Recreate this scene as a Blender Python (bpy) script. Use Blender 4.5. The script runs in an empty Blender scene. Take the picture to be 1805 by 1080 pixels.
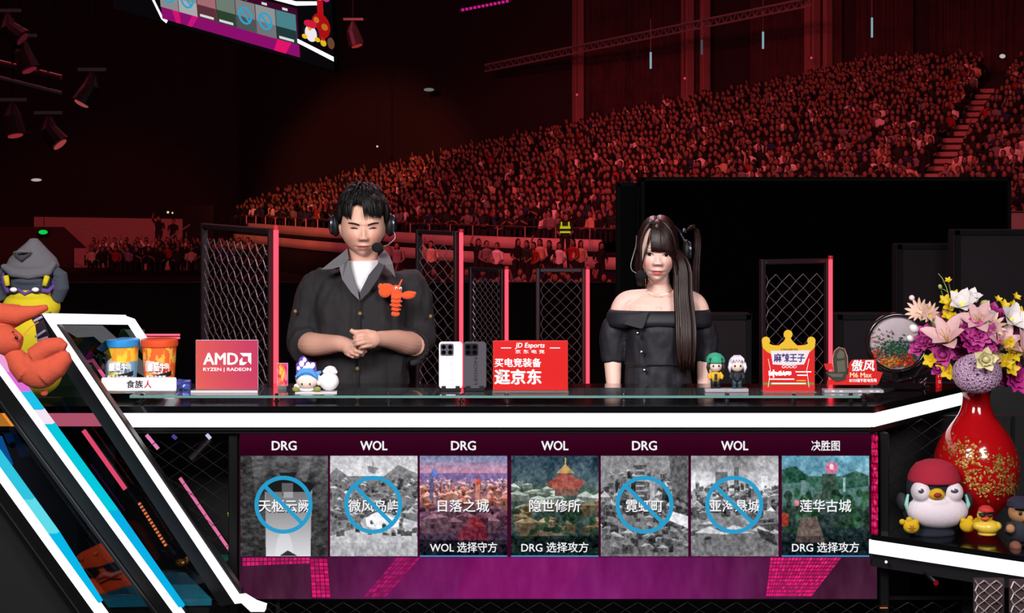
import bpy, bmesh, math, random
import numpy as np
from mathutils import Vector, Matrix, Euler
from mathutils.bvhtree import BVHTree

random.seed(7)
RNG = np.random.default_rng(7)
SC = bpy.context.scene
COL = SC.collection
PI = math.pi

# ------------------------------------------------------------------ camera
F_PX, HZ, CX, CAMZ = 2940.0, 330.0, 902.5, 1.7
cam_data = bpy.data.cameras.new('camera')
cam = bpy.data.objects.new('camera', cam_data)
COL.objects.link(cam)
cam.location = (0, 0, CAMZ)
cam.rotation_euler = (PI/2, 0, 0)
cam_data.sensor_width = 36.0
cam_data.lens = F_PX/1805*36.0
cam_data.shift_y = -(540-HZ)/1805.0
cam_data.clip_end = 400
cam_data.clip_start = 0.05
SC.camera = cam

def P(px, py, Y):
    "world point that lies at depth Y on the sight line of a photograph pixel"
    return Vector(((px-CX)*Y/F_PX, Y, CAMZ-(py-HZ)*Y/F_PX))

# ------------------------------------------------------------------ world, exposure
SC.view_settings.view_transform = 'Standard'
SC.view_settings.look = 'None'
SC.view_settings.gamma = 1
SC.view_settings.use_curve_mapping = False
SC.view_settings.exposure = 0.0
w = bpy.data.worlds.new('dark_hall'); SC.world = w; w.use_nodes = True
w.node_tree.nodes['Background'].inputs[0].default_value = (0.10, 0.045, 0.055, 1)
w.node_tree.nodes['Background'].inputs[1].default_value = 0.10

# ------------------------------------------------------------------ lights
def look_rot(frm, to):
    return (Vector(to)-Vector(frm)).to_track_quat('-Z', 'Y').to_euler()
def area(name, loc, to, size, power, col=(1, 1, 1), sy=None, spread=None):
    d = bpy.data.lights.new(name, 'AREA'); d.size = size; d.energy = power; d.color = col
    if sy: d.shape = 'RECTANGLE'; d.size_y = sy
    if spread: d.spread = spread
    o = bpy.data.objects.new(name, d); COL.objects.link(o)
    o.location = loc; o.rotation_euler = look_rot(loc, to); return o
def spot(name, loc, to, angle, power, col, blend=.6, radius=.4):
    d = bpy.data.lights.new(name, 'SPOT'); d.energy = power; d.color = col
    d.spot_size = math.radians(angle); d.spot_blend = blend; d.shadow_soft_size = radius
    o = bpy.data.objects.new(name, d); COL.objects.link(o)
    o.location = loc; o.rotation_euler = look_rot(loc, to); return o
# white key and fill lamps of the caster desk, hung in front of it
area('key_light', (-1.5, 1.6, 3.5), (-.1, 6.0, 1.25), 1.4, 105, (1, .97, .95), spread=2.0)
area('fill_light', (1.9, 1.6, 3.1), (.3, 6.0, 1.2), 1.4, 62, (1, .95, .96), spread=2.0)
area('hair_light', (0.2, 8.2, 3.7), (0, 6.0, 1.4), 1.0, 16, (1, .6, .66), spread=1.6)
# red show lamps aimed at the crowd, plus added ambient fills
spot('red_wash_near', (-8, 20, 16), (9, 66, 1.5), 30, 23000, (1, .075, .085))
spot('red_wash_mid', (-14, 24, 16), (-1, 76, .6), 24, 36000, (1, .08, .095))
spot('red_wash_far', (-18, 40, 15), (-9, 96, 1), 17, 70000, (1, .17, .085))
spot('red_wash_corner', (-10, 60, 14), (-24, 99, -1), 24, 12000, (1, .10, .10))
spot('red_wash_curtain', (0, 30, 14), (20, 90, 9), 44, 11000, (1, .08, .07))
area('ambient_fill', (0, 55, 19.5), (0, 60, 0), 60, 9000, (1, .16, .22))  # unseen overhead fill, added for a dim red haze-like ambience
area('ambient_fill_rear', (-20, 30, 15), (-30, 110, 6), 16, 5000, (1, .16, .24))  # unseen fill, added to lift the far left walls out of black
spot('red_wash_stage', (2, 9.5, 6), (0, 7.2, .9), 70, 120, (1, .10, .16))

# ------------------------------------------------------------------ materials
def hexc(h, a=1.0):
    h = h.lstrip('#')
    v = [int(h[i:i+2], 16)/255 for i in (0, 2, 4)]
    return tuple((c/12.92 if c <= .04045 else ((c+.055)/1.055)**2.4) for c in v)+(a,)
def lin(rgb):
    rgb = np.asarray(rgb, float)
    return np.where(rgb <= .04045, rgb/12.92, ((rgb+.055)/1.055)**2.4)
MATS = {}
def mat(name, color='#808080', rough=.6, metal=0.0, emit=None, estr=1.0, trans=0.0, ior=1.45, noise=None, bump=None,
        coat=0.0, sss=0.0, attr=False, alpha=1.0, sheen=0.0, spec=.5):
    if name in MATS: return MATS[name]
    m = bpy.data.materials.new(name); m.use_nodes = True
    nt = m.node_tree; b = nt.nodes['Principled BSDF']
    c = hexc(color) if isinstance(color, str) else tuple(color)+(1,)
    b.inputs['Base Color'].default_value = c
    b.inputs['Roughness'].default_value = rough
    b.inputs['Metallic'].default_value = metal
    b.inputs['IOR'].default_value = ior
    b.inputs['Transmission Weight'].default_value = trans
    b.inputs['Coat Weight'].default_value = coat
    b.inputs['Alpha'].default_value = alpha
    b.inputs['Sheen Weight'].default_value = sheen
    b.inputs['Specular IOR Level'].default_value = spec
    if sss:
        b.inputs['Subsurface Weight'].default_value = sss
        b.inputs['Subsurface Radius'].default_value = (1.0, .35, .2)
        b.inputs['Subsurface Scale'].default_value = .01
    if emit:
        b.inputs['Emission Color'].default_value = hexc(emit) if isinstance(emit, str) else tuple(emit)+(1,)
        b.inputs['Emission Strength'].default_value = estr
    src = None
    if attr:
        a = nt.nodes.new('ShaderNodeAttribute'); a.attribute_name = 'Col'; src = a.outputs['Color']
        nt.links.new(src, b.inputs['Base Color'])
    if noise:  # (scale, darker factor)
        tc = nt.nodes.new('ShaderNodeTexCoord'); n = nt.nodes.new('ShaderNodeTexNoise')
        n.inputs['Scale'].default_value = noise[0]; n.inputs['Detail'].default_value = 4
        nt.links.new(tc.outputs['Object'], n.inputs['Vector'])
        mx = nt.nodes.new('ShaderNodeMix'); mx.data_type = 'RGBA'; mx.blend_type = 'MULTIPLY'
        mx.inputs['Factor'].default_value = 1
        rp = nt.nodes.new('ShaderNodeMapRange'); rp.inputs['From Min'].default_value = .3; rp.inputs['From Max'].default_value = .7
        rp.inputs['To Min'].default_value = noise[1]; rp.inputs['To Max'].default_value = 1.0
        nt.links.new(n.outputs['Fac'], rp.inputs['Value'])
        if src: nt.links.new(src, mx.inputs['A'])
        else: mx.inputs['A'].default_value = c
        nt.links.new(rp.outputs['Result'], mx.inputs['B'])
        nt.links.new(mx.outputs['Result'], b.inputs['Base Color'])
    if bump:   # (scale, strength, distance)
        tc = nt.nodes.new('ShaderNodeTexCoord'); n = nt.nodes.new('ShaderNodeTexNoise')
        n.inputs['Scale'].default_value = bump[0]; n.inputs['Detail'].default_value = 5
        nt.links.new(tc.outputs['Object'], n.inputs['Vector'])
        bp = nt.nodes.new('ShaderNodeBump'); bp.inputs['Strength'].default_value = bump[1]; bp.inputs['Distance'].default_value = bump[2]
        nt.links.new(n.outputs['Fac'], bp.inputs['Height']); nt.links.new(bp.outputs['Normal'], b.inputs['Normal'])
    MATS[name] = m
    return m
def thin_glass(name, tint='#808890', see=.8, rough=.03):
    "a thin pane: what is behind shows through tinted, what is in front mirrors faintly (Fresnel)"
    if name in MATS: return MATS[name]
    m = bpy.data.materials.new(name); m.use_nodes = True; nt = m.node_tree; nt.nodes.clear(); N = nt.nodes.new
    t = N('ShaderNodeBsdfTransparent'); g = N('ShaderNodeBsdfGlossy'); f = N('ShaderNodeFresnel'); x = N('ShaderNodeMixShader'); o = N('ShaderNodeOutputMaterial')
    c = hexc(tint); t.inputs[0].default_value = (c[0]*see, c[1]*see, c[2]*see, 1); g.inputs['Roughness'].default_value = rough; f.inputs[0].default_value = 1.5
    nt.links.new(f.outputs[0], x.inputs[0]); nt.links.new(t.outputs[0], x.inputs[1]); nt.links.new(g.outputs[0], x.inputs[2]); nt.links.new(x.outputs[0], o.inputs[0])
    MATS[name] = m
    return m
def emis(name, color, strength=1.0):
    if name in MATS: return MATS[name]
    m = bpy.data.materials.new(name); m.use_nodes = True
    nt = m.node_tree; nt.nodes.clear()
    e = nt.nodes.new('ShaderNodeEmission'); o = nt.nodes.new('ShaderNodeOutputMaterial')
    e.inputs[0].default_value = hexc(color) if isinstance(color, str) else tuple(color)+(1,)
    e.inputs[1].default_value = strength
    nt.links.new(e.outputs[0], o.inputs[0])
    MATS[name] = m
    return m
def emis_attr(name, strength=1.0):
    if name in MATS: return MATS[name]
    m = emis(name, '#ffffff', strength); nt = m.node_tree
    a = nt.nodes.new('ShaderNodeAttribute'); a.attribute_name = 'Col'
    nt.links.new(a.outputs['Color'], nt.nodes['Emission'].inputs[0])
    return m

# ------------------------------------------------------------------ mesh builder
class MB:
    def __init__(s): s.v = []; s.f = []; s.m = []; s.mi = 0; s.c = []; s.col = None
    def add(s, vs, fs, col=None):
        o = len(s.v); s.v.extend([tuple(v) for v in vs]); s.f.extend([tuple(i+o for i in f) for f in fs]); s.m.extend([s.mi]*len(fs))
        s.c.extend([(col or s.col or (1, 1, 1))]*len(vs)); return s
    def box(s, c, d, rot=None, ch=0.0):
        x, y, z = d[0]/2, d[1]/2, d[2]/2
        if ch > 0:
            ch = min(ch, x*.9, y*.9, z*.9)
            vs = []
            for sx in (-1, 1):
                for sy in (-1, 1):
                    for sz in (-1, 1):
                        vs += [(sx*(x-ch), sy*(y-ch), sz*z), (sx*(x-ch), sy*y, sz*(z-ch)), (sx*x, sy*(y-ch), sz*(z-ch))]
            bm = bmesh.new(); [bm.verts.new(v) for v in vs]
            r = bmesh.ops.convex_hull(bm, input=bm.verts); bm.verts.index_update()
            vs = [v.co.copy() for v in bm.verts]; fs = [[v.index for v in f.verts] for f in bm.faces]; bm.free()
        else:
            vs = [Vector((i*x, j*y, k*z)) for i in (-1, 1) for j in (-1, 1) for k in (-1, 1)]
            fs = [(0, 1, 3, 2), (4, 6, 7, 5), (0, 4, 5, 1), (2, 3, 7, 6), (0, 2, 6, 4), (1, 5, 7, 3)]
        if rot is not None:
            R = rot if isinstance(rot, Matrix) else Euler(rot).to_matrix(); vs = [R @ Vector(v) for v in vs]
        return s.add([Vector(v)+Vector(c) for v in vs], fs)
    def tube(s, pts, r, seg=8, caps=True, flat=1.0, up=None, sm=0):
        pts = [Vector(p) for p in pts]; n = len(pts)
        rs = list(r) if isinstance(r, (list, tuple)) else [r]*n
        if sm and n > 2:
            z_ = sp([tuple(p_)+(q_,) for p_, q_ in zip(pts, rs)], sm); pts = [Vector(a_[:3]) for a_ in z_]; rs = [a_[3] for a_ in z_]; n = len(pts)
        vs = []; prev = None
        for i, p in enumerate(pts):
            t = (pts[min(i+1, n-1)]-pts[max(i-1, 0)])
            t = t.normalized() if t.length > 1e-9 else Vector((0, 0, 1))
            if prev is None:
                a = Vector(up) if up else (Vector((0, 1, 0)) if abs(t.y) < .9 else Vector((1, 0, 0)))
            else: a = prev
            u = a - t*a.dot(t)
            if u.length < 1e-6: u = t.orthogonal()
            u.normalize(); prev = u; w_ = t.cross(u)
            for k in range(seg):
                an = 2*PI*k/seg
                vs.append(p+u*math.cos(an)*rs[i]*flat+w_*math.sin(an)*rs[i])
        fs = [(i*seg+k, i*seg+(k+1) % seg, (i+1)*seg+(k+1) % seg, (i+1)*seg+k) for i in range(n-1) for k in range(seg)]
        if caps: fs += [tuple(range(seg-1, -1, -1)), tuple((n-1)*seg+k for k in range(seg))]
        return s.add(vs, fs)
    def cyl(s, a, b, r0, r1=None, seg=16): return s.tube([a, b], [r0, r0 if r1 is None else r1], seg)
    def ell(s, c, r, rot=None, seg=16, rings=10):
        r = (r, r, r) if not hasattr(r, '__len__') else r
        vs = [(0, 0, r[2])]
        for j in range(1, rings):
            th = PI*j/rings
            for i in range(seg):
                ph = 2*PI*i/seg; vs.append((r[0]*math.sin(th)*math.cos(ph), r[1]*math.sin(th)*math.sin(ph), r[2]*math.cos(th)))
        vs.append((0, 0, -r[2])); L = len(vs)-1
        fs = [(0, 1+i, 1+(i+1) % seg) for i in range(seg)]
        for j in range(rings-2):
            for i in range(seg):
                a = 1+j*seg+i; b = 1+j*seg+(i+1) % seg; fs.append((a, a+seg, b+seg, b))
        fs += [(L, 1+(rings-2)*seg+(i+1) % seg, 1+(rings-2)*seg+i) for i in range(seg)]
        if rot is not None:
            R = rot if isinstance(rot, Matrix) else Euler(rot).to_matrix(); vs = [R @ Vector(v) for v in vs]
        return s.add([Vector(v)+Vector(c) for v in vs], fs)
    def lathe(s, prof, seg=32, c=(0, 0, 0)):
        vs = []; n = len(prof)
        for (r, z) in prof:
            for i in range(seg):
                a = 2*PI*i/seg; vs.append((c[0]+r*math.cos(a), c[1]+r*math.sin(a), c[2]+z))
        fs = [(j*seg+i, j*seg+(i+1) % seg, (j+1)*seg+(i+1) % seg, (j+1)*seg+i) for j in range(n-1) for i in range(seg)]
        fs += [tuple(range(seg-1, -1, -1)), tuple((n-1)*seg+k for k in range(seg))]
        return s.add(vs, fs)
    def prism(s, poly, y0, y1, axes='xz'):
        "extrude a 2-D outline: axes xz -> depth y; xy -> depth z; yz -> depth x"
        n = len(poly)
        def mk(p, d):
            return {'xz': (p[0], d, p[1]), 'xy': (p[0], p[1], d), 'yz': (d, p[0], p[1])}[axes]
        vs = [mk(p, y0) for p in poly]+[mk(p, y1) for p in poly]
        fs = [tuple(range(n)), tuple(range(2*n-1, n-1, -1))]+[(i, i+n, (i+1) % n+n, (i+1) % n) for i in range(n)]
        return s.add(vs, fs)
    def quad(s, a, b, c, d): return s.add([a, b, c, d], [(0, 1, 2, 3)])
    def mesh(s, name, mats, smooth=False, cols=False):
        me = bpy.data.meshes.new(name); me.from_pydata(s.v, [], s.f)
        mats = mats if isinstance(mats, (list, tuple)) else [mats]
        for m in mats: me.materials.append(m)
        if len(mats) > 1: me.polygons.foreach_set('material_index', s.m)
        bm = bmesh.new(); bm.from_mesh(me); bmesh.ops.recalc_face_normals(bm, faces=bm.faces); bm.to_mesh(me); bm.free()
        if smooth:
            if smooth is True: me.polygons.foreach_set('use_smooth', [True]*len(me.polygons))
            else:
                me.polygons.foreach_set('use_smooth', [True]*len(me.polygons))
                me.set_sharp_from_angle(angle=math.radians(smooth))
        if cols:
            at = me.color_attributes.new('Col', 'FLOAT_COLOR', 'POINT')
            at.data.foreach_set('color', np.array([tuple(c)+(1,) for c in s.c], 'f').ravel())
        me.update()
        return me
    def obj(s, name, mats, parent=None, smooth=False, loc=(0, 0, 0), rot=(0, 0, 0), cols=False, **props):
        return link(name, s.mesh(name, mats, smooth, cols), parent, loc, rot, **props)

def sp(pts, n=5):
    "smooth curve through the given points (Catmull-Rom); points may carry extra numbers"
    q = [tuple(a) for a in pts]; out = []; k = len(q)
    for i in range(k-1):
        p0, p1, p2, p3 = q[max(i-1, 0)], q[i], q[i+1], q[min(i+2, k-1)]
        for j in range(n):
            t = j/n; out.append(tuple(.5*(2*b_+(c_-a_)*t+(2*a_-5*b_+4*c_-d_)*t*t+(3*b_-a_-3*c_+d_)*t**3) for a_, b_, c_, d_ in zip(p0, p1, p2, p3)))
    out.append(q[-1]); return out
def link(name, data, parent=None, loc=(0, 0, 0), rot=(0, 0, 0), **props):
    o = bpy.data.objects.new(name, data); COL.objects.link(o)
    o.location = loc; o.rotation_euler = rot
    if parent: o.parent = parent
    for k, v in props.items(): o[k] = v
    return o
def thing(name, label, cat, loc=(0, 0, 0), rz=0.0, group=None, rot=None):
    o = bpy.data.objects.new(name, None); COL.objects.link(o); o.empty_display_size = .05
    o.location = loc; o.rotation_euler = rot or (0, 0, rz)
    o['label'] = label; o['category'] = cat
    if group: o['group'] = group
    return o
def copy_thing(src, loc, rz=None, label=None, group=None):
    r = src.copy(); COL.objects.link(r); r.location = loc
    if rz is not None: r.rotation_euler = (0, 0, rz)
    if label: r['label'] = label
    if group: r['group'] = group
    for ch in list(src.children):
        c = ch.copy(); COL.objects.link(c); c.parent = r
        for g in list(ch.children):
            d = g.copy(); COL.objects.link(d); d.parent = c
    return r
def np_obj(name, v, f, mats, parent=None, mi=None, smooth=False, cols=None, **props):
    "fast object from numpy vertex and quad/tri arrays"
    me = bpy.data.meshes.new(name)
    v = np.asarray(v, 'f'); f = np.asarray(f, 'i'); k = f.shape[1]
    me.vertices.add(len(v)); me.vertices.foreach_set('co', v.ravel())
    me.loops.add(f.size); me.loops.foreach_set('vertex_index', f.ravel())
    me.polygons.add(len(f)); me.polygons.foreach_set('loop_start', np.arange(len(f), dtype='i')*k)
    if mi is not None: me.polygons.foreach_set('material_index', np.asarray(mi, 'i'))
    for m in (mats if isinstance(mats, (list, tuple)) else [mats]): me.materials.append(m)
    me.update(calc_edges=True)
    if smooth: me.polygons.foreach_set('use_smooth', [True]*len(f))
    if cols is not None:
        at = me.color_attributes.new('Col', 'FLOAT_COLOR', 'POINT')
        c4 = np.ones((len(v), 4), 'f'); c4[:, :3] = cols; at.data.foreach_set('color', c4.ravel())
    me.validate()
    return link(name, me, parent, **props)

def text(body, w_, h_, center, parent=None, m=None, name='lettering', bold=0.0, depth=.0006, rot=(PI/2, 0, 0), shear=0.0, loc=None, **props):
    "lettering as a mesh, fitted to a box w_ x h_ (either may be None), lying in the local xz plane and facing -y"
    cjk = any(ord(ch) > 0x2e80 for ch in body); fat = 0.0
    if cjk or bold > .018: fat = bold*.8; bold = .004 if cjk else .0
    cu = bpy.data.curves.new('t', 'FONT'); cu.body = body; cu.size = 1; cu.resolution_u = 3; cu.offset = bold; cu.shear = shear
    to = bpy.data.objects.new('t', cu); COL.objects.link(to)
    dg = bpy.context.evaluated_depsgraph_get(); me = bpy.data.meshes.new_from_object(to.evaluated_get(dg))
    bpy.data.objects.remove(to); bpy.data.curves.remove(cu)
    n = len(me.vertices)
    co = np.empty(n*3, 'f'); me.vertices.foreach_get('co', co); co = co.reshape(-1, 3)
    mn, mx = co.min(0), co.max(0); W, H = mx[0]-mn[0], mx[1]-mn[1]
    sx = w_/W if w_ else h_/H; sy = h_/H if h_ else sx
    if not w_: sx = sy
    co[:, 0] = (co[:, 0]-(mn[0]+mx[0])/2)*sx; co[:, 1] = (co[:, 1]-(mn[1]+mx[1])/2)*sy
    out = np.column_stack([co[:, 0], np.full(n, -depth), co[:, 1]])
    me.vertices.foreach_set('co', out.ravel().astype('f')); me.update()
    bm = bmesh.new(); bm.from_mesh(me)
    bmesh.ops.remove_doubles(bm, verts=bm.verts, dist=1e-6)
    r = bmesh.ops.extrude_face_region(bm, geom=bm.faces[:])
    for e in r['geom']:
        if isinstance(e, bmesh.types.BMVert): e.co.y += depth*1.0
    bmesh.ops.recalc_face_normals(bm, faces=bm.faces); bm.to_mesh(me); bm.free()
    if fat:
        bm = bmesh.new(); bm.from_mesh(me); base = bm.verts[:]+bm.edges[:]+bm.faces[:]
        for i_, (dx, dz) in enumerate(((fat, 0), (-fat, 0), (0, fat), (0, -fat))):
            r = bmesh.ops.duplicate(bm, geom=base)
            for e in r['geom']:
                if isinstance(e, bmesh.types.BMVert): e.co.x += dx*sy*.9; e.co.z += dz*sy*.6; e.co.y -= .00002*(i_+1)
        bm.to_mesh(me); bm.free()
    me.materials.clear(); me.materials.append(m); me.name = name
    return link(name, me, parent, loc=center, **props)

# canvases: pictures painted in code onto a fine grid of vertices --------------------------------
class Canvas:
    def __init__(s, nx, ny, base=(0, 0, 0)):
        s.nx, s.ny = nx, ny
        s.X, s.Y = np.meshgrid(np.linspace(0, 1, nx), np.linspace(0, 1, ny)); s.a = np.zeros((ny, nx, 3)); s.a[:] = base
    def grad(s, c0, c1, y0=0., y1=1., mask=None):
        t = np.clip((s.Y-y0)/(y1-y0), 0, 1)[..., None]; v = np.array(c0)*(1-t)+np.array(c1)*t
        if mask is None: mask = (s.Y >= y0) & (s.Y <= y1)
        s.a[mask] = v[mask]
    def poly(s, pts, c, alpha=1.0):
        m = np.zeros(s.X.shape, bool); n = len(pts)
        for i in range(n):
            x0, y0 = pts[i]; x1, y1 = pts[(i+1) % n]
            if y0 == y1: continue
            cond = ((s.Y < y0) != (s.Y < y1)); xi = x0+(s.Y-y0)/(y1-y0)*(x1-x0); m ^= cond & (s.X < xi)
        s.mix(m, c, alpha); return m
    def mix(s, m, c, alpha=1.0): s.a[m] = s.a[m]*(1-alpha)+np.array(c)*alpha
    def rect(s, x0, y0, x1, y1, c, alpha=1.0): s.mix((s.X >= x0) & (s.X <= x1) & (s.Y >= y0) & (s.Y <= y1), c, alpha)
    def ell(s, cx, cy, rx, ry, c, alpha=1.0): s.mix(((s.X-cx)/rx)**2+((s.Y-cy)/ry)**2 <= 1, c, alpha)
    def noise(s, amp, fx=8, fy=8, seed=0, mask=None):
        r = np.random.default_rng(seed); t = np.zeros_like(s.X)
        for o in range(4):
            gx, gy = fx*2**o+2, fy*2**o+2; g = r.random((gy, gx))-.5
            u = s.X*(gx-1.001); v = s.Y*(gy-1.001); i = u.astype(int); j = v.astype(int); fu = u-i; fv = v-j
            t += (g[j, i]*(1-fu)*(1-fv)+g[j, i+1]*fu*(1-fv)+g[j+1, i]*(1-fu)*fv+g[j+1, i+1]*fu*fv)/1.5**o
        t = t[..., None]*amp
        if mask is None: s.a += t
        else: s.a[mask] += np.broadcast_to(t, s.a.shape)[mask]
        s.a = np.clip(s.a, 0, 1)
    def mesh_obj(s, name, w_, h_, center, parent, m, **props):
        nx, ny = s.nx, s.ny
        v = np.column_stack([(s.X.ravel()-.5)*w_, np.zeros(nx*ny), (.5-s.Y.ravel())*h_])
        i, j = np.meshgrid(np.arange(nx-1), np.arange(ny-1)); a = (j*nx+i).ravel()
        f = np.column_stack([a, a+nx, a+nx+1, a+1])
        return np_obj(name, v, f, m, parent, cols=lin(np.clip(s.a, 0, 1)).reshape(-1, 3), loc=center, **props)
# ================================================================== ARENA (the setting)
M_BLACK = mat('black_matte', '#08070a', .85)
M_DARKWALL = mat('dark_hall_paint', '#241c1e', .9)
M_REDWALL = mat('pale_plaster', '#b09a92', .9, noise=(.6, .8))
M_CURTAIN = mat('dark_curtain', '#4a3236', .95, noise=(1.5, .5))
FLOOR_Z = -2.8
def struct(name, mb, m, **k): return mb.obj(name, m, kind='structure', **k)
b = MB(); b.box((0, 55, FLOOR_Z-.1), (160, 130, .2)); struct('floor', b, mat('arena_floor', '#0d0a0c', .9))
b = MB(); b.box((.6, 7.3, -.05), (8.2, 7.0, .1), ch=.01); struct('floor_stage', b, mat('stage_floor', '#121014', .5))
b = MB(); b.box((0, 55, 20.1), (160, 130, .2)); struct('ceiling', b, M_DARKWALL)
b = MB(); b.box((-52, 55, 8), (.3, 130, 24)); struct('wall_left', b, M_DARKWALL)
b = MB(); b.box((60, 55, 8), (.3, 130, 24)); struct('wall_right', b, M_DARKWALL)
b = MB(); b.box((0, 118, 8), (160, .3, 24)); struct('wall_back', b, M_DARKWALL)

# ---- the curved bank of seats: front line (pixel, depth) anchors turned into plan points
anch = [(405, 99, 3.5), (500, 90, 9), (600, 82, 14), (800, 72, 18.5), (1000, 66, 21), (1250, 62, 22), (1500, 59.5, 22), (1805, 57.5, 22), (2080, 56, 22)]
pl = np.array([((px-CX)*Y/F_PX, Y, d) for px, Y, d in anch])
def resample(pl, n):
    # Catmull-Rom
    out = []
    k = len(pl)
    for i in range(k-1):
        p0, p1, p2, p3 = pl[max(i-1, 0)], pl[i], pl[i+1], pl[min(i+2, k-1)]
        for t in np.linspace(0, 1, 20, endpoint=False):
            out.append(.5*((2*p1)+(-p0+p2)*t+(2*p0-5*p1+4*p2-p3)*t*t+(-p0+3*p1-3*p2+p3)*t**3))
    out.append(pl[-1]); out = np.array(out)
    s = np.concatenate([[0], np.cumsum(np.hypot(*np.diff(out[:, :2], axis=0).T))])
    q = np.linspace(0, s[-1], n); return np.column_stack([np.interp(q, s, out[:, j]) for j in range(3)]), s[-1]
NS = 100
line, LLEN = resample(pl, NS)
tan = np.gradient(line[:, :2], axis=0); tan /= np.linalg.norm(tan, axis=1)[:, None]
nor = np.column_stack([-tan[:, 1], tan[:, 0]]); nor[nor[:, 1] < 0] *= -1
for _ in range(12): nor[1:-1] = (nor[:-2]+nor[1:-1]*2+nor[2:])/4
nor /= np.linalg.norm(nor, axis=1)[:, None]
ZF, PITCH, RISE = -.35, .85, .30
def stand_pt(s, d):
    "s in 0..1 along the bank, d metres back from its front line"
    q = s*(NS-1); i = min(int(q), NS-2); t = q-i
    p = line[i]*(1-t)+line[i+1]*t; n = nor[i]*(1-t)+nor[i+1]*t
    return p[0]+n[0]*d, p[1]+n[1]*d, p[2], n
NR = 26
vs = []; fs = []
for k in range(NR):
    for e in (0, 1):
        for i in range(NS):
            dmax = line[i, 2]; d = min((k+e)*PITCH, dmax); x, y = line[i, :2]+nor[i]*d
            vs.append((x, y, ZF+min(k, int(dmax/PITCH))*RISE))
idx = lambda r, i: r*NS+i
for r in range(2*NR-1):
    for i in range(NS-1): fs.append((idx(r, i), idx(r, i+1), idx(r+1, i+1), idx(r+1, i)))
terr = np_obj('seating_terrace', vs, fs, mat('terrace_concrete', '#2a2224', .9), label='dark stepped terrace of the curved seating stand', category='stand')
# front parapet of the stand (pale, three bands)
def ribbon(z0, z1, off, m, name, s0=0., s1=1., th=.12, parent=None, **k):
    n = 60; v = []
    for i in range(n):
        x, y, _, nn = stand_pt(s0+(s1-s0)*i/(n-1), off)
        for dd in (0, th):
            for z in (z0, z1): v.append((x+nn[0]*dd, y+nn[1]*dd, z))
    f = []
    for i in range(n-1):
        a, c = i*4, i*4+4
        f += [(a, c, c+1, a+1), (a+2, a+3, c+3, c+2), (a+1, c+1, c+3, a+3), (a, a+2, c+2, c)]
    f += [(0, 1, 3, 2), (n*4-4, n*4-2, n*4-1, n*4-3)]
    return np_obj(name, v, f, m, parent, **k)
par = thing('stand_parapet', 'pale panelled parapet under the front row of the stand', 'parapet', (0, 0, 0))
ribbon(-.78, -.32, -.5, mat('parapet_paint', '#c9b4ac', .8, noise=(.8, .8)), 'upper_panel', .08, .66, parent=par)
ribbon(-.95, -.80, -.45, M_BLACK, 'shadow_gap', .02, .7, parent=par)
ribbon(-1.45, -.98, -.6, mat('parapet_paint', '#c9b4ac'), 'lower_panel', .04, .70, parent=par)
ribbon(FLOOR_Z, -1.47, -.5, M_BLACK, 'plinth', 0, 1, parent=par)
rl = thing('stand_guardrail', 'thin dark guard rail above the pale stand parapet', 'railing', (0, 0, 0))
ribbon(.10, .14, -.5, mat('rail_steel', '#8a6a68', .4, .6), 'top_rail', .06, .7, th=.05, parent=rl)
for k in range(22):
    x, y, _, nn = stand_pt(.08+.6*k/21, -.48)
    MB().box((x, y, -.13), (.05, .05, .5)).obj('post', mat('rail_steel'), rl)

# ---- upper wall, piers and curtains following the bank
def wall_seg(s0, s1, off, z0, z1, m, name, wav=0.0, n=80, th=.2, **k):
    v = []
    for i in range(n):
        s = s0+(s1-s0)*i/(n-1); _, _, dm, _ = stand_pt(s, 0); wv = wav*math.sin(i*1.9)*(.6+.4*math.sin(i*.7))
        x, y, _, nn = stand_pt(s, dm+off+wv)
        for dd in (0, th):
            for z in (z0, z1): v.append((x+nn[0]*dd, y+nn[1]*dd, z))
    f = []
    for i in range(n-1):
        a, c = i*4, i*4+4
        f += [(a, c, c+1, a+1), (a+2, a+3, c+3, c+2), (a+1, c+1, c+3, a+3), (a, a+2, c+2, c)]
    return np_obj(name, v, f, m, **k)
wall_seg(.0, 1., 2.2, FLOOR_Z, 19.9, M_DARKWALL, 'wall_back.001', kind='structure')
x0_, y0_, d0_, n0_ = stand_pt(0, 0); xw, yw = x0_+n0_[0]*(d0_+2.2), y0_+n0_[1]*(d0_+2.2)
b = MB(); b.prism([(xw+.2, yw), (xw-6, yw+6), (-51, 112), (-51, 112.3), (xw-6, yw+6.3), (xw+.2, yw+.3)], FLOOR_Z, 19.9, 'xy'); struct('wall_back.002', b, M_DARKWALL)
for i, (a, c) in enumerate([(.27, .40), (.45, .55), (.57, .72), (.76, .99)]):
    wall_seg(a, c, 1.7, 4.0, 12.5, M_CURTAIN, 'stage_curtain', wav=.22, n=110, th=.05,
             label=['dark folded drape left of the first lit pier', 'dark folded drape between the two left lit piers',
                    'dark folded drape between the twin piers and the right piers', 'wide dark drape high behind the right stand'][i], category='curtain')
M_PIER = mat('pier_paint', '#8f6a66', .85)
def pier(px, w_, label, z0=4.0, z1=12.6, off=1.3):
    # find s whose wall point projects to px
    best = min((abs((lambda q: CX+q[0]/q[1]*F_PX)(stand_pt(s, stand_pt(s, 0)[2]+off))-px), s) for s in np.linspace(0, 1, 400))[1]
    x, y, _, nn = stand_pt(best, stand_pt(best, 0)[2]+off)
    t = thing('wall_pier', label, 'pier', (x, y, z0), math.atan2(nn[1], nn[0])-PI/2)
    MB().box((0, 0, (z1-z0)/2), (w_, .5, z1-z0), ch=.04).obj('shaft', M_PIER, t)
    MB().box((0, 0, z1-z0+.08), (w_+.25, .7, .16)).obj('cap', M_DARKWALL, t)
pier(1020, .5, 'reddish wall pier, leftmost of the row above the crowd'); pier(1213, .55, 'broad reddish pier left of the narrow twin pier')
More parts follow.
